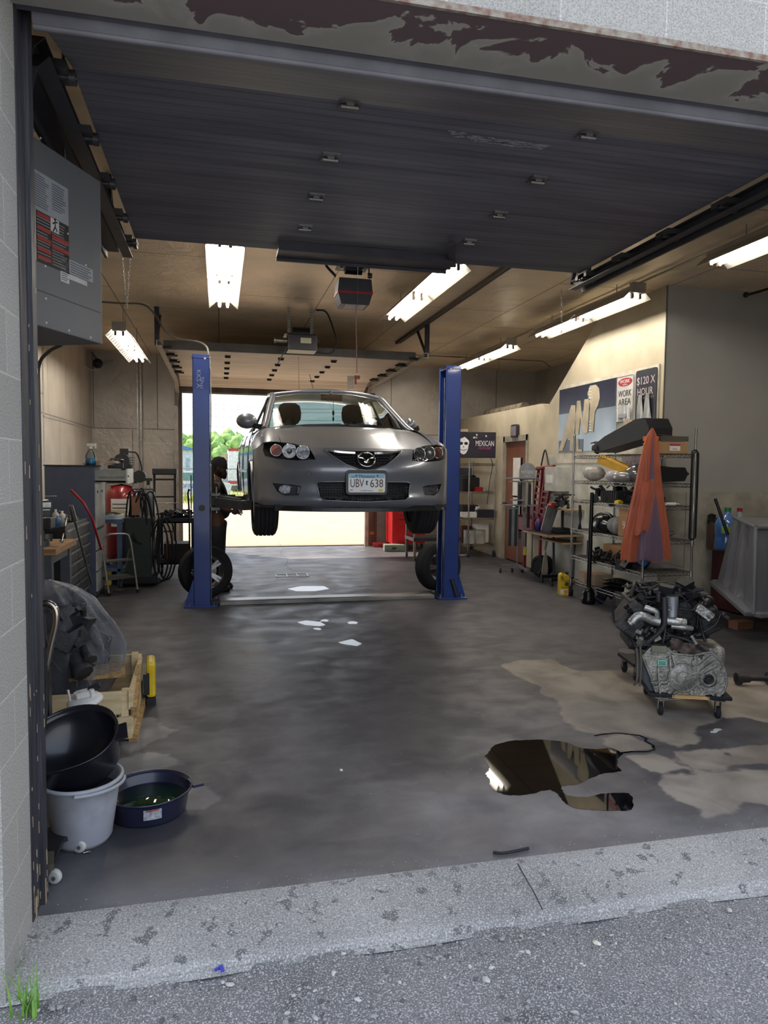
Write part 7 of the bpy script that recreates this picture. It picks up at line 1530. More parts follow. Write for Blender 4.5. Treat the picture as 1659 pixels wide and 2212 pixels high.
jug(tuple(at(1219, 1285, Z=0)), -.25, 'yellow antifreeze jug with black cap on the floor at the far end of the rack')

# ---- wall board with signs (on the office side wall)
def wall_yz(px, py): p = at(px, py, X=OX-.02); return p.y, p.z
bd = thing('sign_board', 'pale framed board on the office wall carrying the chrome and navy letter panel', 'board', (OX, 8.6, 0))
(y1, z1), (y2, z2), (y3, z3), (y4, z4) = wall_yz(1208, 838), wall_yz(1424, 787), wall_yz(1424, 990), wall_yz(1207, 990)
zt, zb = (z1+z2)/2+.01, 1.70
def panel(y_l, y_r, z_b, z_t, nm, mt, par, off, th=.004):
    x = -off; return MB().b2((x, y_r-8.6, z_b), (x+th, y_l-8.6, z_t)).build(nm, mt, par)
panel(y1, y2, zb, zt, 'board', M('board_white', 'c9c3b4', .6), bd, .022, .02)
(py1, pz1), (py2, pz2) = wall_yz(1210, 848), wall_yz(1331, 975)
nv2 = M('panel_navy', '2b3046', .25, .2); sil = M('panel_silver', '9fa8ad', .28, .75, col2='7d868b', vs=1.2, vd=2)
ptop = zt-.05; pbot = wall_yz(1208, 977)[1]
pn = panel(py1, py2, pbot, ptop, 'letter_panel', sil, bd, .028, .005); MB().b2((-.030, py2-8.6, ptop-.36), (-.028, py1-8.6, ptop)).b2((-.030, py1-8.6-.75, pbot), (-.028, py1-8.6-.02, pbot+.17)).build('navy_field', nv2, pn)
cb_ = M('cutout_beige', 'c2b79f', .6)
def yzp(px, py): p = at(px, py, X=OX-.035); return (-(p.y-8.6), p.z)   # u runs along -Y
def cut(pts, nm): return MB().prism([yzp(*p) for p in pts][::1], .004, (-.032, 0, 0), (0, -1, 0), (0, 0, 1)).build(nm, cb_, pn)
C = lambda x, y: (1140+x/3.196, 600+y/3.196)
cut([C(215, 1195), C(300, 880), C(328, 880), C(330, 1020), C(322, 1195), C(290, 1195), C(292, 1120), C(272, 1108), C(240, 1195)], 'letter_a')
cut([C(322, 1080), C(340, 850), C(362, 848), C(378, 985), C(392, 840), C(428, 832), C(412, 1070), C(385, 1078), C(362, 960), C(350, 1082)], 'letter_n')
cut([C(428, 1000), C(430, 870), C(412, 800), C(430, 745), C(470, 738), C(492, 765), C(497, 830), C(485, 880), C(462, 930), C(450, 1065), C(425, 1065)], 'wrench_letter')
mb = MB()
for i in range(4): mb.prism([yzp(*C(425, 760+i*22)), yzp(*C(440, 762+i*22)), yzp(*C(440, 770+i*22)), yzp(*C(425, 768+i*22))], .006, (-.036, 0, 0), (0, -1, 0), (0, 0, 1)).prism([yzp(*C(425, 990+i*20)), yzp(*C(442, 990+i*20)), yzp(*C(442, 998+i*20)), yzp(*C(425, 998+i*20))], .006, (-.036, 0, 0), (0, -1, 0), (0, 0, 1))
mb.build('wrench_teeth', M('teeth_white', 'dcdcd8', .5), pn)
cut([C(335, 1110), C(350, 1110), C(350, 1185), C(372, 1185), C(372, 1200), C(335, 1200)], 'letter_l')
def sign(px0, px1, top, bot, nm, label, mt):
    a, b = at(px0, top, X=OX-.03), at(px1, top, X=OX-.03); zb_ = at((px0+px1)/2, bot, X=OX-.03).z; zt_ = at((px0+px1)/2, top, X=OX-.03).z
    yc, w_, h_ = (a.y+b.y)/2, abs(a.y-b.y), zt_-zb_
    r = thing(nm, label, 'sign', (OX-.034, yc, zb_), -PI/2); MB().prism(rrect(w_, h_, .03, cx=0, cy=h_/2), .006, (0, .006, 0), (1, 0, 0), (0, 0, 1)).build('sign_plate', mt, r); return r, w_, h_
wa, ww, wh = sign(1333, 1371, 811, 912, 'work_area_sign', 'white WORK AREA sign with red oval on the wall board', M('sign_white', 'c9c9c6', .5))
rd_ = M('sign_red', 'b32036', .5); bkk = M('sign_black', '2c2c34', .5)
MB().prism([(ww*.40*math.cos(2*PI*i/28), wh*.86+wh*.09*math.sin(2*PI*i/28)) for i in range(28)], .002, (0, -.0001, 0), (1, 0, 0), (0, 0, 1)).build('red_oval', rd_, wa)
text('WORK', ww*.56, wh*.075, 'lettering', white, wa, (0, -.003, wh*.875)); text('AREA', ww*.28, wh*.03, 'lettering', white, wa, (0, -.003, wh*.805))
text('WORK', ww*.74, wh*.135, 'lettering', bkk, wa, (0, -.001, wh*.62)); text('AREA', ww*.70, wh*.135, 'lettering', bkk, wa, (0, -.001, wh*.44))
MB().tube([(x*.94, -.002, wh/2+(z-wh/2)*.97) for x, z in rrect(ww, wh, .03, cx=0, cy=wh/2)], .003, n=4, closed=True).build('border_line', bkk, wa)
gl = M('sheet_plastic', 'c4c6c6', .15, coat=.8, col2='8f9292', vs=5)
MB().grid(lambda u, v: Vector((-ww*.45+ww*.86*u-(.18*ww if v < .3 else 0)*0, -.012-.01*math.sin(9*u), wh*.02+wh*.36*(1-v)*(1-.0*u)*(1-.25*abs(2*u-1)))), 12, 8).build('plastic_sleeve', gl, wa); MB().b2((-ww*.25, -.025, wh*.10), (ww*.2, -.024, wh*.18)).build('sleeve_label', M('sl_grey', '9a9ca0', .6), wa)
dr, dw_, dh = sign(1375, 1420, 797, 910, 'price_sign', 'black $120 X HOUR labour rate sign, right end of the wall board', M('sign_dark', '2b2b36', .4))
text('$120 X', dw_*.86, dh*.17, 'lettering', M('sign_letter_pale', 'c9bfc6', .5), dr, (0, -.001, dh*.78)); text('HOUR', dw_*.74, dh*.14, 'lettering', M('sign_letter_pale', 'c9bfc6', .5), dr, (-.01, -.001, dh*.58)); text('ZONE WARRANTY', dw_*.84, dh*.05, 'lettering', M('sign_letter_dim', '8d8a92', .5), dr, (0, -.001, dh*.45))
for x in (-.22, .12): MB().grid(lambda u, v, x=x: Vector((dw_*x+dw_*.34*(u-.35)*(.55+.45*v), -.012-.012*math.sin(7*u+3*v), dh*(.52-.50*v))), 12, 14).build('plastic_sleeve', gl, dr)

# ---- sign over door, TV
q = at(1112, 931, X=OX-.03); r = thing('door_sign', 'small dark rounded sign with pale vertical bars above the brown door', 'sign', (OX-.02, q.y, q.z-.11), -PI/2)
MB().prism(rrect(.26, .22, .04, cx=0, cy=.11), .05, (0, .02, 0), (1, 0, 0), (0, 0, 1)).build('sign_case', M('case_dark', '2e2a34', .5), r)
mb = MB(); [mb.b2((-.10+i*.05, -.034, .03), (-.065+i*.05, -.031, .19)) for i in range(4)]; mb.build('sign_bars', M('bars_pale', '9a929c', .6), r)
tvw, tvh = .80, .46; L0 = at(1072, 960, Y=11.95)
tv = thing('television', 'wall-mounted screen showing a skull-painted face and the words MEXICAN HOUSE', 'television', (L0.x-tvw/2*.97, 12.05, at(1035, 989, Y=12).z), -.16)
MB().b2((-tvw/2, 0, 0), (tvw/2, .05, tvh)).build('screen_case', blk, tv, bevel=.004)
scm = M('screen_dark', '1a1620', .3, emit=.35, col2='120f18', vs=3); sc2 = MB().b2((-tvw/2+.008, -.003, .008), (tvw/2-.008, 0, tvh-.008)).build('screen', scm, tv)
pale = M('screen_pale', 'b9b3b0', .5, emit=.35, col2='8e8886'); pk = M('screen_pink', '8a2450', .5, emit=.4); bl2 = M('screen_black', '0c0a10', .4)
fx0 = -.185
MB().prism([(fx0+.105*math.cos(t)*(1 if math.sin(t) > 0 else .85), .23+.17*math.sin(t)) for t in [2*PI*i/32 for i in range(32)]], .001, (0, -.0035, 0), (1, 0, 0), (0, 0, 1)).build('painted_face', pale, sc2)
MB().prism([(fx0-.12, .2), (fx0-.11, .38), (fx0-.02, .44), (fx0+.10, .42), (fx0+.13, .22), (fx0+.10, .30), (fx0+.02, .37), (fx0-.08, .33)], .001, (0, -.0048, 0), (1, 0, 0), (0, 0, 1)).build('face_hair', bl2, sc2)
mb = MB()
for s in (-1, 1): mb.prism([(fx0+s*.045+.034*math.cos(t), .255+.028*math.sin(t)) for t in [2*PI*i/16 for i in range(16)]], .001, (0, -.0050, 0), (1, 0, 0), (0, 0, 1))
mb.prism([(fx0-.014, .185), (fx0+.014, .185), (fx0, .215)], .001, (0, -.0050, 0), (1, 0, 0), (0, 0, 1)); mb.strip([(fx0-.06, -.0058, .145), (fx0, -.0058, .13), (fx0+.06, -.0058, .145)], .008, .001, (0, 1, 0))
for k in range(7): mb.b2((fx0-.05+k*.0165, -.0060, .128), (fx0-.047+k*.0165, -.0050, .152))
mb.build('face_paint', bl2, sc2)
text('MEXICAN', .33, .095, 'lettering', pale, sc2, (.20, -.0035, .26)); text('HOUSE', .24, .045, 'lettering', pk, sc2, (.20, -.0035, .175), shear=.3); text('THE', .05, .03, 'lettering', pale, sc2, (.035, -.0035, .36))
[MB().ball((x, -.004, z), (.013, .001, .016), 8, 6).build('little_skull', pale, sc2) for x, z in ((.05, .41), (.22, .39), (.0, .36))]
MB().b2((.0, .05, .1), (.2, .35, .14)).build('wall_bracket', blkm, tv)
one(MB().tube(spline([at(1060, 990, Y=12.0), at(1064, 1005, Y=12.1), at(1058, 1040, Y=12.2), at(1052, 1090, Y=12.3)], 6), .006), 'tv_cable', blkr, 'black cable trailing down from the television', 'cable')
one(MB().b2((-.10, -.06, 0), (.10, .06, .05)), 'small_box', M('box_tan', 'b3a68c', .7), 'small tan box sitting on top of the television', 'box', loc=(tv.location.x-.21, tv.location.y+.05, tv.location.z+tvh), rot=(0, 0, -.16))

# ---- rear wire shelf by the wall
sh = thing('wire_shelf', 'chrome wire shelving on casters below the television', 'shelving', (4.40, 12.15, 0)); W2, L2 = .50, 1.2
SZ = [at(1008, y, Y=12.15).z for y in (1001, 1062, 1119, 1176)]
for z in SZ: wire_shelf(W2, L2, z, sh)
for x in (0, W2):
    for y in (0, L2): p = MB().cyl((x, y, .1), (x, y, SZ[0]+.06), .0125, n=10).build('post', wire, sh); MB().cyl((x-.015, y, .055), (x+.015, y, .055), .055, n=16).b2((x-.02, y-.02, .06), (x+.02, y+.02, .11)).build('caster', dkg, p)
SH = lambda x, y, k: (4.40+x, 12.15+y, SZ[k]+.006)
one(MB().b2((-.2, -.16, 0), (.14, .2, .25)).ball((-.03, 0, .25), (.15, .15, .06)), 'tool_bag', M('bag_black', '17161a', .8), 'black tool bag on the second shelf below the television', 'bag', loc=SH(.12, .3, 1), bevel=.03)
one(MB().b2((-.07, -.05, 0), (.07, .05, .075)), 'red_carton', redp, 'small red carton at the front of the television shelf unit', 'box', loc=SH(.20, .08, 1))
one(MB().cyl((0, 0, 0), (0, 0, .07), .035, n=14), 'clear_cup', M('cup_grey', '9a9a94', .3), 'small pale tub beside the red carton', 'tub', loc=SH(.32, .08, 1))
one(MB().cyl((0, 0, 0), (0, 0, .10), .04, n=14), 'tin_can', M('can_pale', 'a39c92', .4, .4), 'pale tin at the left end of the second wire shelf', 'can', loc=SH(-.0+.05, .62, 1))
one(MB().b2((-.16, -.14, 0), (.17, .14, .20)), 'storage_case', M('case_black', '222127', .6), 'dark storage case on the third shelf under the television', 'case', loc=SH(.20, .62, 2), bevel=.02)
s2 = thing('spray_bottle', 'white trigger spray bottle on the third shelf under the television', 'spray bottle', SH(.20, .12, 2))
MB().lathe([(0, 0), (.035, 0), (.037, .1), (.015, .15), (.012, .17)], n=14).build('bottle', white, s2); MB().box((.01, 0, .18), (.07, .025, .03)).box((-.02, 0, .16), (.012, .02, .05), (0, .4, 0)).build('trigger_head', white, s2)
one(MB().b2((-.17, -.08, 0), (.17, .10, .14)), 'navy_box', M('navy_box', '1c1e2c', .6), 'long navy box at the front of the third shelf', 'box', loc=SH(.34, .08, 2))
one(MB().b2((-.13, -.10, 0), (.13, .14, .09)), 'white_tray', white, 'white tray of rags beside the navy box', 'tray', loc=SH(.06, .14, 2))
for k, (x, y) in enumerate(((-.0+.06, .12), (.25, .10))):
    c = thing('paint_can', ('white paint can at the left on the bottom wire shelf', 'white paint can at the right on the bottom wire shelf')[k], 'paint can', SH(x, y, 3)); MB().cyl((0, 0, 0), (0, 0, .24), .105, n=24).build('can_body', M('can_white', 'b8b5ae', .5, col2='8d8a84', vs=8), c); MB().cyl((0, 0, .24), (0, 0, .25), .108, n=24).build('lid', M('lid_grey', 'a3a19c', .4, .5), c)
one(MB().b2((-.12, -.12, 0), (.12, .12, .34)), 'white_carton', paper, 'pale carton behind the paint cans', 'box', loc=SH(.36, .34, 3))
one(MB().b2((-.1, -.1, 0), (.1, .1, .30)), 'maroon_carton', M('maroon', '5a2228', .6), 'maroon carton behind the left paint can', 'box', loc=SH(.08, .38, 3))
w2 = thing('notice_board_sign', 'navy wall notice partly hidden behind the right blue post', 'sign', (OX-.02, at(1004, 1035, X=OX-.02).y, at(1004, 1055, X=OX-.02).z), -PI/2)
MB().b2((-.3, 0, 0), (.45, .01, .42)).build('sign_plate', M('sign_navy2', '3b4460', .5), w2); text('GES', .28, .10, 'lettering', M('sl', 'a8acb8', .5), w2, (.2, -.002, .24)); text('HERE', .34, .10, 'lettering', M('sl', 'a8acb8', .5), w2, (.2, -.002, .08))

# ---- wiper display stand
ds = thing('wiper_display_stand', 'wheeled grey display stand with arched header and hanging wiper sleeves', 'display stand', tuple(at(1128, 1236, Z=0)), -.15)
O = Vector(ds.location); 
def DP(px, py, d=0): p = at(px, py, Y=O.y+d); return Matrix.Rotation(.15, 4, 'Z') @ (p-O)
gm = M('stand_grey', '85868a', .4, .5)
for a, b in (((1120, 1040), (1117, 1225)), ((1153, 1035), (1148, 1238))): MB().tube([DP(*a), DP(*b)], .013, n=8).build('upright', gm, ds)
hd_ = MB(); w0 = DP(1122, 1036); w1 = DP(1155, 1036); ht_ = DP(1138, 1000).z-w0.z; hw_ = (w1.x-w0.x)/2; cx_ = (w0.x+w1.x)/2
arch_ = [(cx_-hw_, w0.z), (cx_+hw_, w0.z), (cx_+hw_, w0.z+ht_*.55)]+[(cx_+hw_*math.cos(t), w0.z+ht_*.55+ht_*.45*math.sin(t)) for t in [PI*i/12 for i in range(1, 12)]]+[(cx_-hw_, w0.z+ht_*.55)]
hd_.prism(arch_, .02, (0, .01, 0), (1, 0, 0), (0, 0, 1)); hd_ = hd_.build('header', M('header_grey', '8a8b90', .4), ds)
text('MASTERPRO', hw_*1.6, .05, 'lettering', M('header_text', 'c9cacc', .4), hd_, (cx_, -.012, w0.z+ht_*.45)); text('SELECT', hw_*.7, .025, 'lettering', M('header_text', 'c9cacc', .4), hd_, (cx_, -.012, w0.z+ht_*.22))
for y, xa, xb in ((1033, 1095, 1158), (1040, 1102, 1150), (1091, 1084, 1150), (1080, 1105, 1128)): a, b = DP(xa, y), DP(xb, y); MB().box(((a.x+b.x)/2, -.05, a.z), (b.x-a.x, .22, .018)).build('rack_arm', gm, ds)
sl_m = [M('sleeve_black', '26282c', .4), M('sleeve_grey', '6b7078', .4)]
k_ = 0
for (xs_, t0_, t1_, yo) in (((1100, 1106, 1112), 1095, 1178, -.1), ((1117,), 1092, 1160, 0), ((1119, 1129, 1140), 1042, 1090, -.1), ((1131,), 1095, 1185, -.05), ((1141,), 1090, 1140, 0)):
    for x in xs_:
        a, b = DP(x, t0_), DP(x, t1_); sv = MB().b2((a.x-.022, yo-.015, b.z), (a.x+.022, yo+.015, a.z)).build('wiper_sleeve', sl_m[k_ % 2], ds); MB().b2((a.x-.022, yo-.016, a.z-.03), (a.x+.022, yo+.016, a.z)).build('sleeve_header', M('teal_tab', '5f8f86', .5), sv); k_ += 1
a, b = DP(1131, 1180), DP(1131, 1198); MB().b2((a.x-.02, -.07, b.z), (a.x+.02, -.04, a.z)).build('yellow_sleeve', M('sleeve_yellow', 'c9b23a', .5), ds)
MB().box(tuple(DP(1098, 1221)), (.22, .03, .02)).box(tuple(DP(1122, 1231)), (.26, .03, .02)).box((0, .0, .07), (.05, .7, .02)).build('base_bar', gm, ds)
for p in ((1081, 1225), (1106, 1237), (1128, 1228), (1147, 1241)): q = DP(*p); MB().cyl((q.x-.012, q.y, .035), (q.x+.012, q.y, .035), .035, n=14).build('caster', blkr, ds)
# ---- red ramps on the wall
rp = thing('car_ramps', 'pair of dark red ladder-like ramps hung on the office wall by a black strap', 'ramps', (OX-.03, 10.2, 0)); rm_ = M('ramp_red', '7d1f2a', .45, col2='6a1822')
for (pa, pb, pc_, pd_) in (((1164, 1010), (1172, 1010), (1150, 1118), (1163, 1122)), ((1180, 1012), (1195, 1012), (1167, 1110), (1178, 1112))):
    A_, B_, C_, D_ = [at(*p, X=OX-.06)-Vector(rp.location) for p in (pa, pb, pc_, pd_)]
    f = MB().strip([A_, C_], .03, .04, (1, 0, 0)).strip([B_, D_], .03, .04, (1, 0, 0)).build('ramp', rm_, rp); 
    for k in range(9): MB().strip([A_.lerp(C_, k/8), B_.lerp(D_, k/8)], .03, .03, (1, 0, 0)).build('rung', rm_, f)
MB().tube(spline([at(1169, 1006, X=OX-.06)-Vector(rp.location), at(1175, 978, X=OX-.05)-Vector(rp.location), at(1179, 974, X=OX-.05)-Vector(rp.location), at(1185, 1004, X=OX-.06)-Vector(rp.location)], 5), .012).build('strap', blk, rp)
A_, B_ = [at(*p, X=OX-.10)-Vector(rp.location) for p in ((1160, 1012), (1197, 1008))]; MB().cyl(A_, B_, .03, n=12).build('cross_tube', rm_, rp)
rb = thing('red_parts_bin', 'dark red steel bin behind the wiper display stand', 'bin', (4.80, 10.35, .62)); MB().b2((-.12, -.38, 0), (.12, .38, .02)).b2((-.12, -.38, 0), (-.10, .38, .22)).b2((.10, -.38, 0), (.12, .38, .40)).b2((-.12, -.38, 0), (.12, -.36, .25)).b2((-.12, .36, 0), (.12, .38, .25)).build('bin_body', rm_, rb); MB().b2((.0, -.3, -.62), (.04, -.26, 0)).b2((.0, .26, -.62), (.04, .3, 0)).build('leg', rm_, rb)
# ---- white wall box
q = at(1215, 1022, X=OX-.02); wb_ = thing('wall_box', 'pale metal junction box on the office wall right of the red ramps', 'junction box', (OX, q.y, at(1215, 1062, X=OX-.1).z)); MB().b2((-.20, -.20, 0), (0, .22, .36)).build('box_body', M('box_white', 'b8b9b2', .5), wb_, bevel=.006); MB().b2((-.203, -.05, .12), (-.2, .15, .24)).build('box_sticker', paper, wb_)
# ---- rolling desk
tb = thing('rolling_desk', 'small wooden-topped rolling desk with a raised shelf at the office wall', 'desk', (4.66, 9.35, 0))
ztop_ = at(1190, 1150, Y=9.35).z; zup = at(1220, 1098, Y=9.2).z
MB().b2((-.28, -.42, ztop_-.025), (.26, .42, ztop_)).build('desk_top', M('desk_ply', 'a98560', .6, col2='8f6c4a'), tb); MB().b2((-.272, -.412, ztop_), (.255, .412, ztop_+.004)).build('desk_mat', blk, tb)
MB().b2((-.05, -.42, ztop_-.13), (.26, .30, ztop_-.11)).build('lower_shelf', M('desk_ply', 'a98560', .6, col2='8f6c4a'), tb)
MB().b2((.0, -.42, zup-.02), (.26, .25, zup)).build('raised_shelf', M('desk_ply2', 'b39a78', .6), tb)
MB().strip([(0.02, .0, ztop_-.02), (-.02, -.12, .1)], .03, .03).strip([(.2, -.3, ztop_-.02), (.12, -.42, .1)], .03, .03).strip([(.05, -.2, ztop_), (.05, -.2, zup)], .03, .03).build('leg', blkm, tb)
MB().b2((-.22, -.15, .07), (.12, -.10, .11)).b2((-.22, -.45, .07), (.12, -.4, .11)).b2((.08, -.45, .07), (.12, -.1, .11)).build('base_bar', blkm, tb)
for (x, y) in ((-.2, -.12), (-.2, -.42), (.1, -.42)): MB().cyl((x-.012, y, .035), (x+.012, y, .035), .035, n=14).build('caster', blkr, tb)
DK = lambda px, Y, z=None: (at(px, 1120, Y=Y).x, Y, (ztop_ if z is None else z)+.004)
b_ = thing('purple_bottle', 'purple fluid bottle on the rolling desk', 'bottle', DK(1163, 9.55)); MB().lathe([(0, 0), (.042, 0), (.045, .12), (.03, .17), (.014, .19)], n=16).build('bottle', M('purple', '4a3878', .3), b_); MB().cyl((0, 0, .185), (0, 0, .21), .018, n=10).build('cap', redp, b_)
for k, px in enumerate((1177, 1182)): one(MB().cyl((0, 0, 0), (0, 0, .14), .028, n=14).cyl((0, 0, .14), (0, 0, .155), .02, n=12), 'red_can', M('magenta_can', 'a02848', .35), ('left of two magenta-red cans on the rolling desk', 'right of two magenta-red cans on the rolling desk')[k], 'can', loc=DK(px, 9.52-.12*k))
one(MB().b2((-.13, -.10, 0), (.13, .12, .05)).b2((-.10, -.08, .05), (.10, .1, .075)), 'folded_jacket', M('cloth_black', '15151c', .9), 'black folded cloth lying on the rolling desk', 'cloth', loc=DK(1213, 9.2), bevel=.02)
mb = MB().b2((-.16, -.02, .18), (.16, .06, .20)); knobby(mb, R5, (-.15, -.06, .02), (.14, .08, .19), 16, .04, .1, 'bct'); ob = one(mb, 'impact_tools', blk, 'black power tools piled on the raised shelf of the rolling desk', 'tools', loc=(4.72, 9.15, zup+.002), kind='stuff')
one(MB().cyl((0, -.06, 0), (0, .02, 0), .035, n=18), 'red_reel', redp, 'small red reel on the raised desk shelf', 'reel', loc=(4.56, 9.20, zup+.05))
one(MB().strip([(0, 0, 0), (.14, 0, .42)], .02, .05).strip([(-.05, .02, .02), (.05, .02, .40)], .02, .12), 'perforated_strap', M('grille_wire', '77777a', .4, .5), 'metal grille leaning between desk top and raised shelf', 'grille', loc=(4.55, 9.25, ztop_+.006))
# ---- air bellows jack with beige shovel
aj = thing('air_bellows_jack', 'black ribbed air bellows jack with beige carrying arm on the floor', 'jack', tuple(at(1158, 1244, Z=0)), .35)
mb = MB(); [mb.tube([(.05+.075*i, .10*math.cos(t), .15+.115*math.sin(t)) for t in [2*PI*j/24 for j in range(24)]], .042, n=8, closed=True) for i in range(3)]; mb.cyl((.02, 0, .15), (.24, 0, .15), .10, n=20); mb.build('bellows', blkr, aj)
MB().prism([(-.05, .02), (.06, .02), (.07, .12), (.05, .30), (.01, .42), (-.02, .30), (-.05, .12)], .012, (0, -.16, 0), (1, 0, 0), (0, 0, 1)).build('beige_plate', M('beige_plastic', 'c2b8a4', .5), aj)
MB().tube(spline([(.02, -.15, .40), (.06, -.15, .55), (.14, -.15, .70), (.20, -.15, .74)], 5), .014).build('arm', M('arm_brown', '8a7a74', .5), aj)
for x in (-.05, .10): MB().cyl((x, -.14, .035), (x, -.11, .035), .035, n=14).build('wheel', blkr, aj)

# ---- rear right tool cabinet, cases and table
c = thing('red_tool_cabinet', 'bright red tool cabinet with silver drawer pulls beside the rear opening', 'tool cabinet', (3.50, 13.65, 0))
br = M('bright_red', 'c01a20', .3, coat=.4, col2='a8151b'); MB().b2((-.22, -.25, .12), (.45, .3, 1.15)).build('cabinet_body', br, c, bevel=.006)
for i in range(6): z = .52+i*.10; d = MB().b2((-.08, -.262, z), (.43, -.25, z+.09)).build('drawer', br, c); MB().b2((-.08, -.275, z+.072), (.43, -.262, z+.088)).build('drawer_pull', chrome, d)
MB().b2((-.08, -.262, .16), (.43, -.25, .50)).build('lower_door', br, c)
for x in (-.18, .4):
    for y in (-.2, .25): MB().cyl((x-.015, y, .06), (x+.015, y, .06), .06, n=14).build('caster', blkr, c)
q = at(821, 1181, Z=0); c = thing('red_case', 'small bright red tool case on the floor by the rear door post', 'case', (q.x, q.y, 0), -.2); MB().b2((-.15, -.1, 0), (.14, .1, .085)).build('case_shell', br, c, bevel=.012); MB().b2((-.04, -.112, .03), (.04, -.10, .05)).build('case_latch', blk, c)
q = at(851, 1190, Z=0); c = thing('grey_case', 'grey-green tool case on the floor beside the red case', 'case', (q.x, q.y, 0), -.1); MB().b2((-.2, -.12, 0), (.2, .12, .13)).build('case_shell', M('case_greygreen', '7d8478', .5), c, bevel=.012); MB().b2((-.05, -.132, .05), (.03, -.12, .08)).build('case_latch', blk, c)
q = at(812, 1159, X=DR-.0); one(MB().b2((-.05, -.012, -.03), (.05, 0, .03)), 'door_sensor', M('sensor_orange', 'd06a1e', .5, col2='b85510'), 'small orange reflector on the right post of the rear opening', 'reflector', loc=(3.06, 14.238, q.z))
c = thing('work_table', 'dark metal work table with casters under the front wheel of the car', 'table', (3.62, 12.05, 0))
MB().b2((-.36, -.3, .34), (.5, .3, .40)).build('table_top', dkg, c)
for x in (-.33, .47):
    for y in (-.27, .27): MB().b2((x-.02, y-.02, .08), (x+.02, y+.02, .70)).build('leg', M('leg_tan', '7a6a5c', .5, .4), c); MB().cyl((x-.012, y, .04), (x+.012, y, .04), .04, n=14).build('caster', blkr, c)
MB().b2((-.36, -.3, .68), (.5, .3, .71)).build('upper_shelf', M('leg_tan', '7a6a5c', .5, .4), c)
one(MB().b2((-.1, -.13, 0), (.1, .13, .008)), 'paper_pad', paper, 'white paper pad on the dark work table', 'paper', loc=(3.72, 12.0, .71))

# ---- right: desk, water jug, grey tub
dk_ = thing('low_cabinet', 'dark red-brown cabinet with wooden top against the grey wall', 'cabinet', (6.25, 6.95, 0)); zt2 = at(1500, 1192, Y=6.75).z
MB().b2((-.62, -.22, .02), (.36, .24, zt2-.03)).build('cabinet_body', M('maroon_panel', '4e2024', .5, col2='421a1e'), dk_); MB().b2((-.68, -.26, zt2-.03), (.38, .26, zt2)).build('cabinet_top', M('desk_top_brown', '6f5c4a', .6, col2='5c4a3c', stretch=(1, 6, 1)), dk_)
wj = thing('water_jug', 'large clear-blue water jug with green label and green cap on the maroon cabinet', 'water jug', (at(1569, 1180, Y=6.9).x, 6.9, zt2))
MB().lathe([(0, 0), (.12, 0), (.13, .02), (.13, .13), (.122, .15), (.13, .17), (.13, .30), (.10, .36), (.035, .40), (.03, .44)], n=28).build('jug_body', M('jug_blue', '4a74b0', .15, coat=.5, col2='3a5f98'), wj)
MB().cyl((0, 0, .43), (0, 0, .475), .035, n=18).build('cap', M('cap_green', '1f7a4a', .4), wj)
mb = MB(); mb.add([(.1312*math.cos(t), .1312*math.sin(t), z) for t in (-2.7+1.6*k/10 for k in range(11)) for z in (.19, .27)], [(2*k, 2*k+2, 2*k+3, 2*k+1) for k in range(10)], True); mb.build('label', M('label_lime', '7fae4a', .5), wj)
b_ = thing('washer_bottle', 'pale bottle with red cap behind the water jug', 'bottle', (at(1597, 1130, Y=7.08).x, 7.08, zt2)); MB().lathe([(0, 0), (.07, 0), (.075, .3), (.03, .38), (.025, .42)], n=18).build('bottle', M('pale_pl', '9aa0a8', .4), b_); MB().cyl((0, 0, .42), (0, 0, .46), .03, n=12).build('cap', redp, b_)
gv = thing('work_gloves', 'dark work gloves lying on the maroon cabinet beside the water jug', 'gloves', tuple(at(1550, 1125, Y=7.15))); MB().ball((0, 0, 0), (.07, .03, .035)).build('palm', blkr, gv); [MB().tube(spline([(-.03, 0, .0+.02*i), (-.09, 0, -.0+.025*i), (-.13, 0, -.02+.025*i)], 4), .012).build('finger', blkr, gv) for i in range(4)]
zg = gv.location.z-.036
one(MB().b2((-.09, -.06, 0), (.08, .06, zg-zt2-.003)), 'brown_carton', M('carton_brown', '5a4238', .7), 'dark brown carton under the work gloves, left of the water jug', 'box', loc=(gv.location.x-.01, 7.14, zt2+.001))
one(MB().cyl(at(1545, 1077, Y=6.8), at(1572, 1155, Y=6.72), .018, n=10), 'black_rod', blk, 'black rod leaning over the maroon cabinet by the water jug', 'rod')
gt = thing('grey_tub', 'large upturned grey plastic tub with ribbed side propped at the right edge', 'plastic tub', (0, 0, 0)); gmat = M('tub_grey', '6d7078', .3, coat=.3, col2='5f626a', vs=2)
A = at(1633, 1139, Y=5.70); B = at(1585, 1117, Y=6.45); A2 = at(1628, 1327, Y=5.62); B2 = at(1549, 1259, Y=6.55)
ex = Vector((.80, .10, -.02)); Ct, Dt = A+ex, B+ex; C2_, D2_ = A2+ex*1.22, B2+ex*1.3
def quad(mb, p, q, r, s, n=10, ribs=None, depth=.03, out=Vector((-1, 0, 0))):
    def f(u, v):
        a = p.lerp(q, u); b = s.lerp(r, u); c = a.lerp(b, v)
        if ribs:
            for (c0_, w_) in ribs:
                if abs(u-c0_) < w_: c = c-out*depth*min(1, (1-abs(u-c0_)/w_)*4)*min(1, v*6)*(1 if v < .97 else 0)
        return c
    mb.grid(f, n, 14)
mb = MB(); quad(mb, A, B, B2, A2, 40, ribs=((.36, .10), (.72, .09)), depth=.05); quad(mb, A, Ct, C2_, A2, 20, ribs=((.5, .3),), depth=.05, out=Vector((0, -1, 0))); quad(mb, B, Dt, D2_, B2, 12)
quad(mb, A, Ct, Dt, B, 12); mb.build('tub_shell', gmat, gt, merge=True)
mb = MB(); fl_ = [A2, B2, D2_, C2_]; cen = sum(fl_, Vector())/4
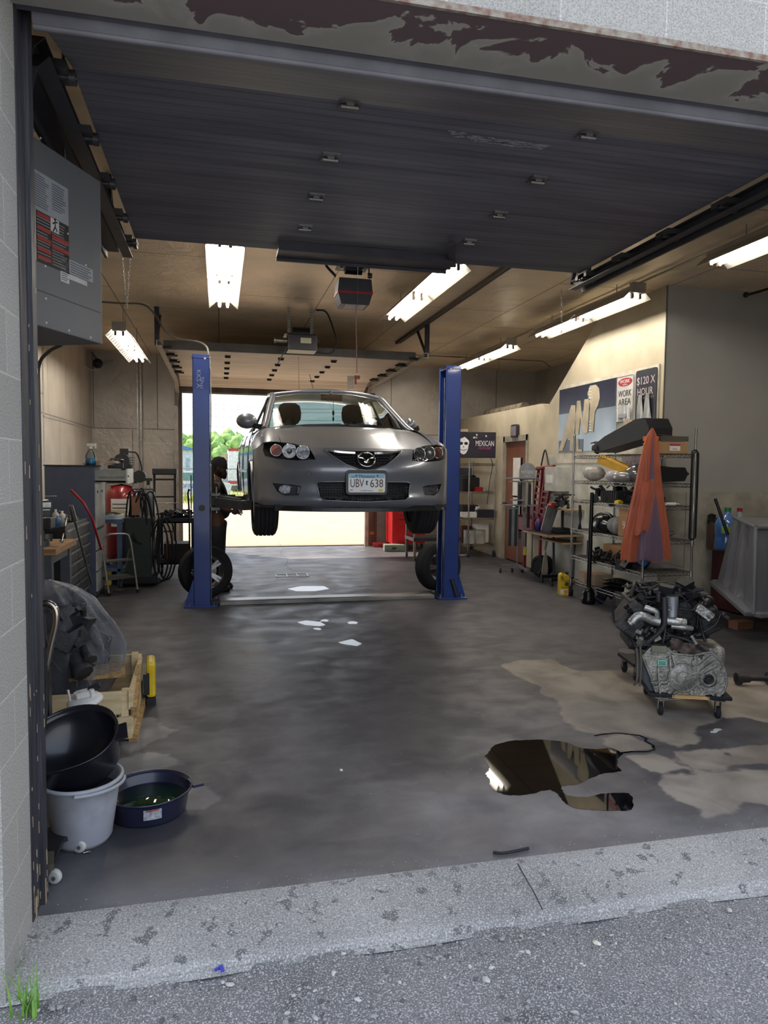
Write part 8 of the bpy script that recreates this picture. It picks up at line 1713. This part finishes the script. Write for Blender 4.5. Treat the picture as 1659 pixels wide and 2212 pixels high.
mb.strip([A2, B2], .16, .05); mb.strip([A2, C2_], .16, .05); mb.strip([B2, D2_], .16, .05); mb.build('flange', gmat, gt, bevel=.012)
mb = MB().tube([A, B], .02).tube([A, A2], .022).tube([A, Ct], .03); mb.build('rounded_edge', gmat, gt)
one(MB().box((0, 0, .04), (.20, .12, .08), (0, 0, .1)), 'wood_block', M('block_wood', '8a6248', .8), 'wooden block on the floor under the grey tub', 'block', loc=tuple(at(1600, 1357, Z=0)))
one(MB().box((0, 0, .10), (.16, .3, .2), (0, 0, .1)), 'reddish_crate', M('crate_red', '6e3a2c', .8), 'reddish wooden box propping the far corner of the grey tub', 'box', loc=(5.95, 6.78, 0))
# loft roll
one(MB().cyl((0, -.9, .09), (0, .9, .09), .09, n=16).cyl((.15, -.3, .07), (.15, 1.2, .07), .07, n=12), 'insulation_roll', M('roll_tan', '8f8270', .9, col2='5c5246', vs=9), 'rolled tan material stored on top of the office box', 'roll', loc=(5.25, 12.6, 2.605))

# ================================================================= FAR OUTSIDE
fol = M('foliage', '9fc070', .9, col2='6f9452', vs=1.5, bump=.6, bs=6)
def tree(x, y, h, r, lab, seed):
    rd = random.Random(seed); t = thing('tree', lab, 'tree', (x, y, -.0), group='trees beyond the yard'); mb = MB()
    for i in range(70):
        a = rd.uniform(0, 6.28); q = rd.uniform(.1, 1)*r; c = (q*math.cos(a), q*math.sin(a), h*rd.uniform(.3, .95)); s = r*rd.uniform(.08, .24)
        k = len(mb.v); mb.ball(c, s, 9, 6); mb.v[k:] = [tuple(Vector(c)+(Vector(p)-Vector(c))*rd.uniform(.8, 1.25)) for p in mb.v[k:]]
    mb.build('crown', fol, t); MB().cyl((0, 0, 0), (0, 0, h*.6), r*.07, n=8).build('trunk', M('bark', '5a4636', .9), t)
for i, (px, Y, top, r, lab) in enumerate(((404, 62, 938, 2.6, 'tree above the blue-roofed shed, left of the blue post'), (468, 60, 943, 2.6, 'leftmost tree right of the left blue post'), (505, 64, 945, 2.8, 'middle tree between the left blue post and the car'), (540, 66, 955, 2.6, 'tree just behind the white trailer'), (640, 70, 950, 4, 'tree hidden behind the car'), (700, 72, 955, 4, 'farther tree hidden behind the car'))):
    p = at(px, top, Y=Y); tree(p.x, Y, p.z*1.05, r, lab, i+60, ) if i < 4 else None
wh = M('metal_white', 'd9dcde', .5); 
p = at(402, 1060, Y=44); c = thing('shed', 'white metal shed with a blue roof far beyond the yard', 'shed', (p.x-1.0, 44, 0)); z_ = at(402, 972, Y=44).z
MB().b2((-5, 0, 0), (1.45, 6, z_)).build('wall', M('shed_wall', 'b9c6d0', .6), c); MB().prism([(-5.2, z_), (1.7, z_), (-1.6, z_+1.0), (-5.2, z_+1.6)], -6.4, (0, -.2, 0), (1, 0, 0), (0, 0, 1)).build('roof', M('roof_blue', '3f78b4', .5), c)
mb = MB(); [mb.b2((-1.0+.5*i, -.03, .3), (-.8+.5*i, 0, z_-.5)) for i in range(5)]; mb.build('panel_rib', M('rib_grey', '8fa0b0', .6), c)
p = at(404, 1060, Y=36); v = thing('white_van', 'white parked car with blue lettering on its door, left of the blue post', 'car', (p.x, 36, -.05), .05)
MB().prism([(-2.2, .3), (2.0, .3), (2.1, .8), (1.2, .95), (.5, 1.4), (-1.2, 1.42), (-2.1, 1.0)], -1.7, (0, -.85, 0), (1, 0, 0), (0, 0, 1)).build('body', M('car_white', 'd4dadf', .3, coat=.5), v, bevel=.06); MB().prism([(-1.0, .98), (.9, .95), (.4, 1.33), (-1.0, 1.34)], .02, (0, -.86, 0), (1, 0, 0), (0, 0, 1)).build('side_glass', M('teal_glass', '5a8a88', .1), v)
text('ROOFING', 1.1, .22, 'lettering', M('let_blue', '2f7ac0', .5), v, (-.1, -.87, .70)); [MB().cyl((x, -.86, .3), (x, -.6, .3), .32, n=20).build('wheel', blkr, v) for x in (-1.4, 1.4)]
p = at(527, 1060, Y=46); c = thing('box_trailer', 'white box trailer with a red top stripe behind the chain-link fence', 'trailer', (p.x, 46, 0)); zt_ = at(527, 969, Y=46).z
MB().b2((-.95, 0, .4), (6, 8, zt_)).build('box', wh, c); MB().b2((-.98, -.03, zt_-.16), (6, 0, zt_)).b2((-.98, -.03, .5), (6, 0, .7)).build('red_stripe', M('stripe_red', 'a83038', .5), c)
p = at(500, 1060, Y=50); c = thing('low_shed', 'low white shed with tan roof beside the trailer', 'shed', (p.x-.4, 50, 0)); z_ = at(500, 997, Y=50).z
MB().b2((-1.2, 0, 0), (1.5, 4, z_)).build('wall', wh, c); MB().prism([(-1.4, z_), (1.9, z_), (1.9, z_+.7), (.6, z_+.7)], -4, (0, 0, 0), (1, 0, 0), (0, 0, 1)).build('roof', M('roof_tan', 'c4ad98', .7), c)
fc = thing('chain_link_fence', 'chain-link fence with grey posts across the far side of the yard', 'fence', (0, 33.5, 0)); fm = M('galvanised', '8f9496', .5, .5)
mb = MB(); zf = at(500, 1013, Y=33.5).z
for i in range(110):
    x = -6+i*.12; mb.cyl((x, 0, .05), (x+zf*.7, 0, zf), .004, n=3, caps=False); mb.cyl((x+zf*.7, 0, .05), (x, 0, zf), .004, n=3, caps=False)
mb.build('mesh', fm, fc); MB().cyl((-6, 0, zf), (9, 0, zf), .03, n=6).build('top_rail', fm, fc); [MB().cyl((x, 0, 0), (x, 0, zf+.05), .04, n=8).build('post', fm, fc) for x in (-5, -2.6, -.2, 2.2, 4.6, 7)]
pw = thing('power_lines', 'thin power lines crossing the sky beyond the rear opening', 'power lines', (0, 60, 0))
for k, py in enumerate((872, 880, 897, 918, 921)):
    a, b = at(380, py-3, Y=60), at(820, py+12, Y=60); MB().tube([a-Vector((0, 60, 0)), (a+b)/2-Vector((0, 60, .25)), b-Vector((0, 60, 0))], .018, n=4).build('wire', M('wire_grey', '9aa0a6', .6), pw)
mb = MB(); rg = random.Random(6)
for i in range(1400):
    x = rg.uniform(-8, 8); y = rg.uniform(31.5, 36); h = rg.uniform(.15, .55); a = rg.uniform(0, 3); s = rg.uniform(-.15, .15)
    mb.add([(x-.03*math.cos(a), y-.03*math.sin(a), 0), (x+.03*math.cos(a), y+.03*math.sin(a), 0), (x+s, y, h)], [(0, 1, 2)])
one(mb, 'tall_grass', M('grass_dry', 'b5b060', .9, col2='86963e', vs=2), 'sunlit yellow-green grass along the far chain-link fence', 'grass', kind='stuff')
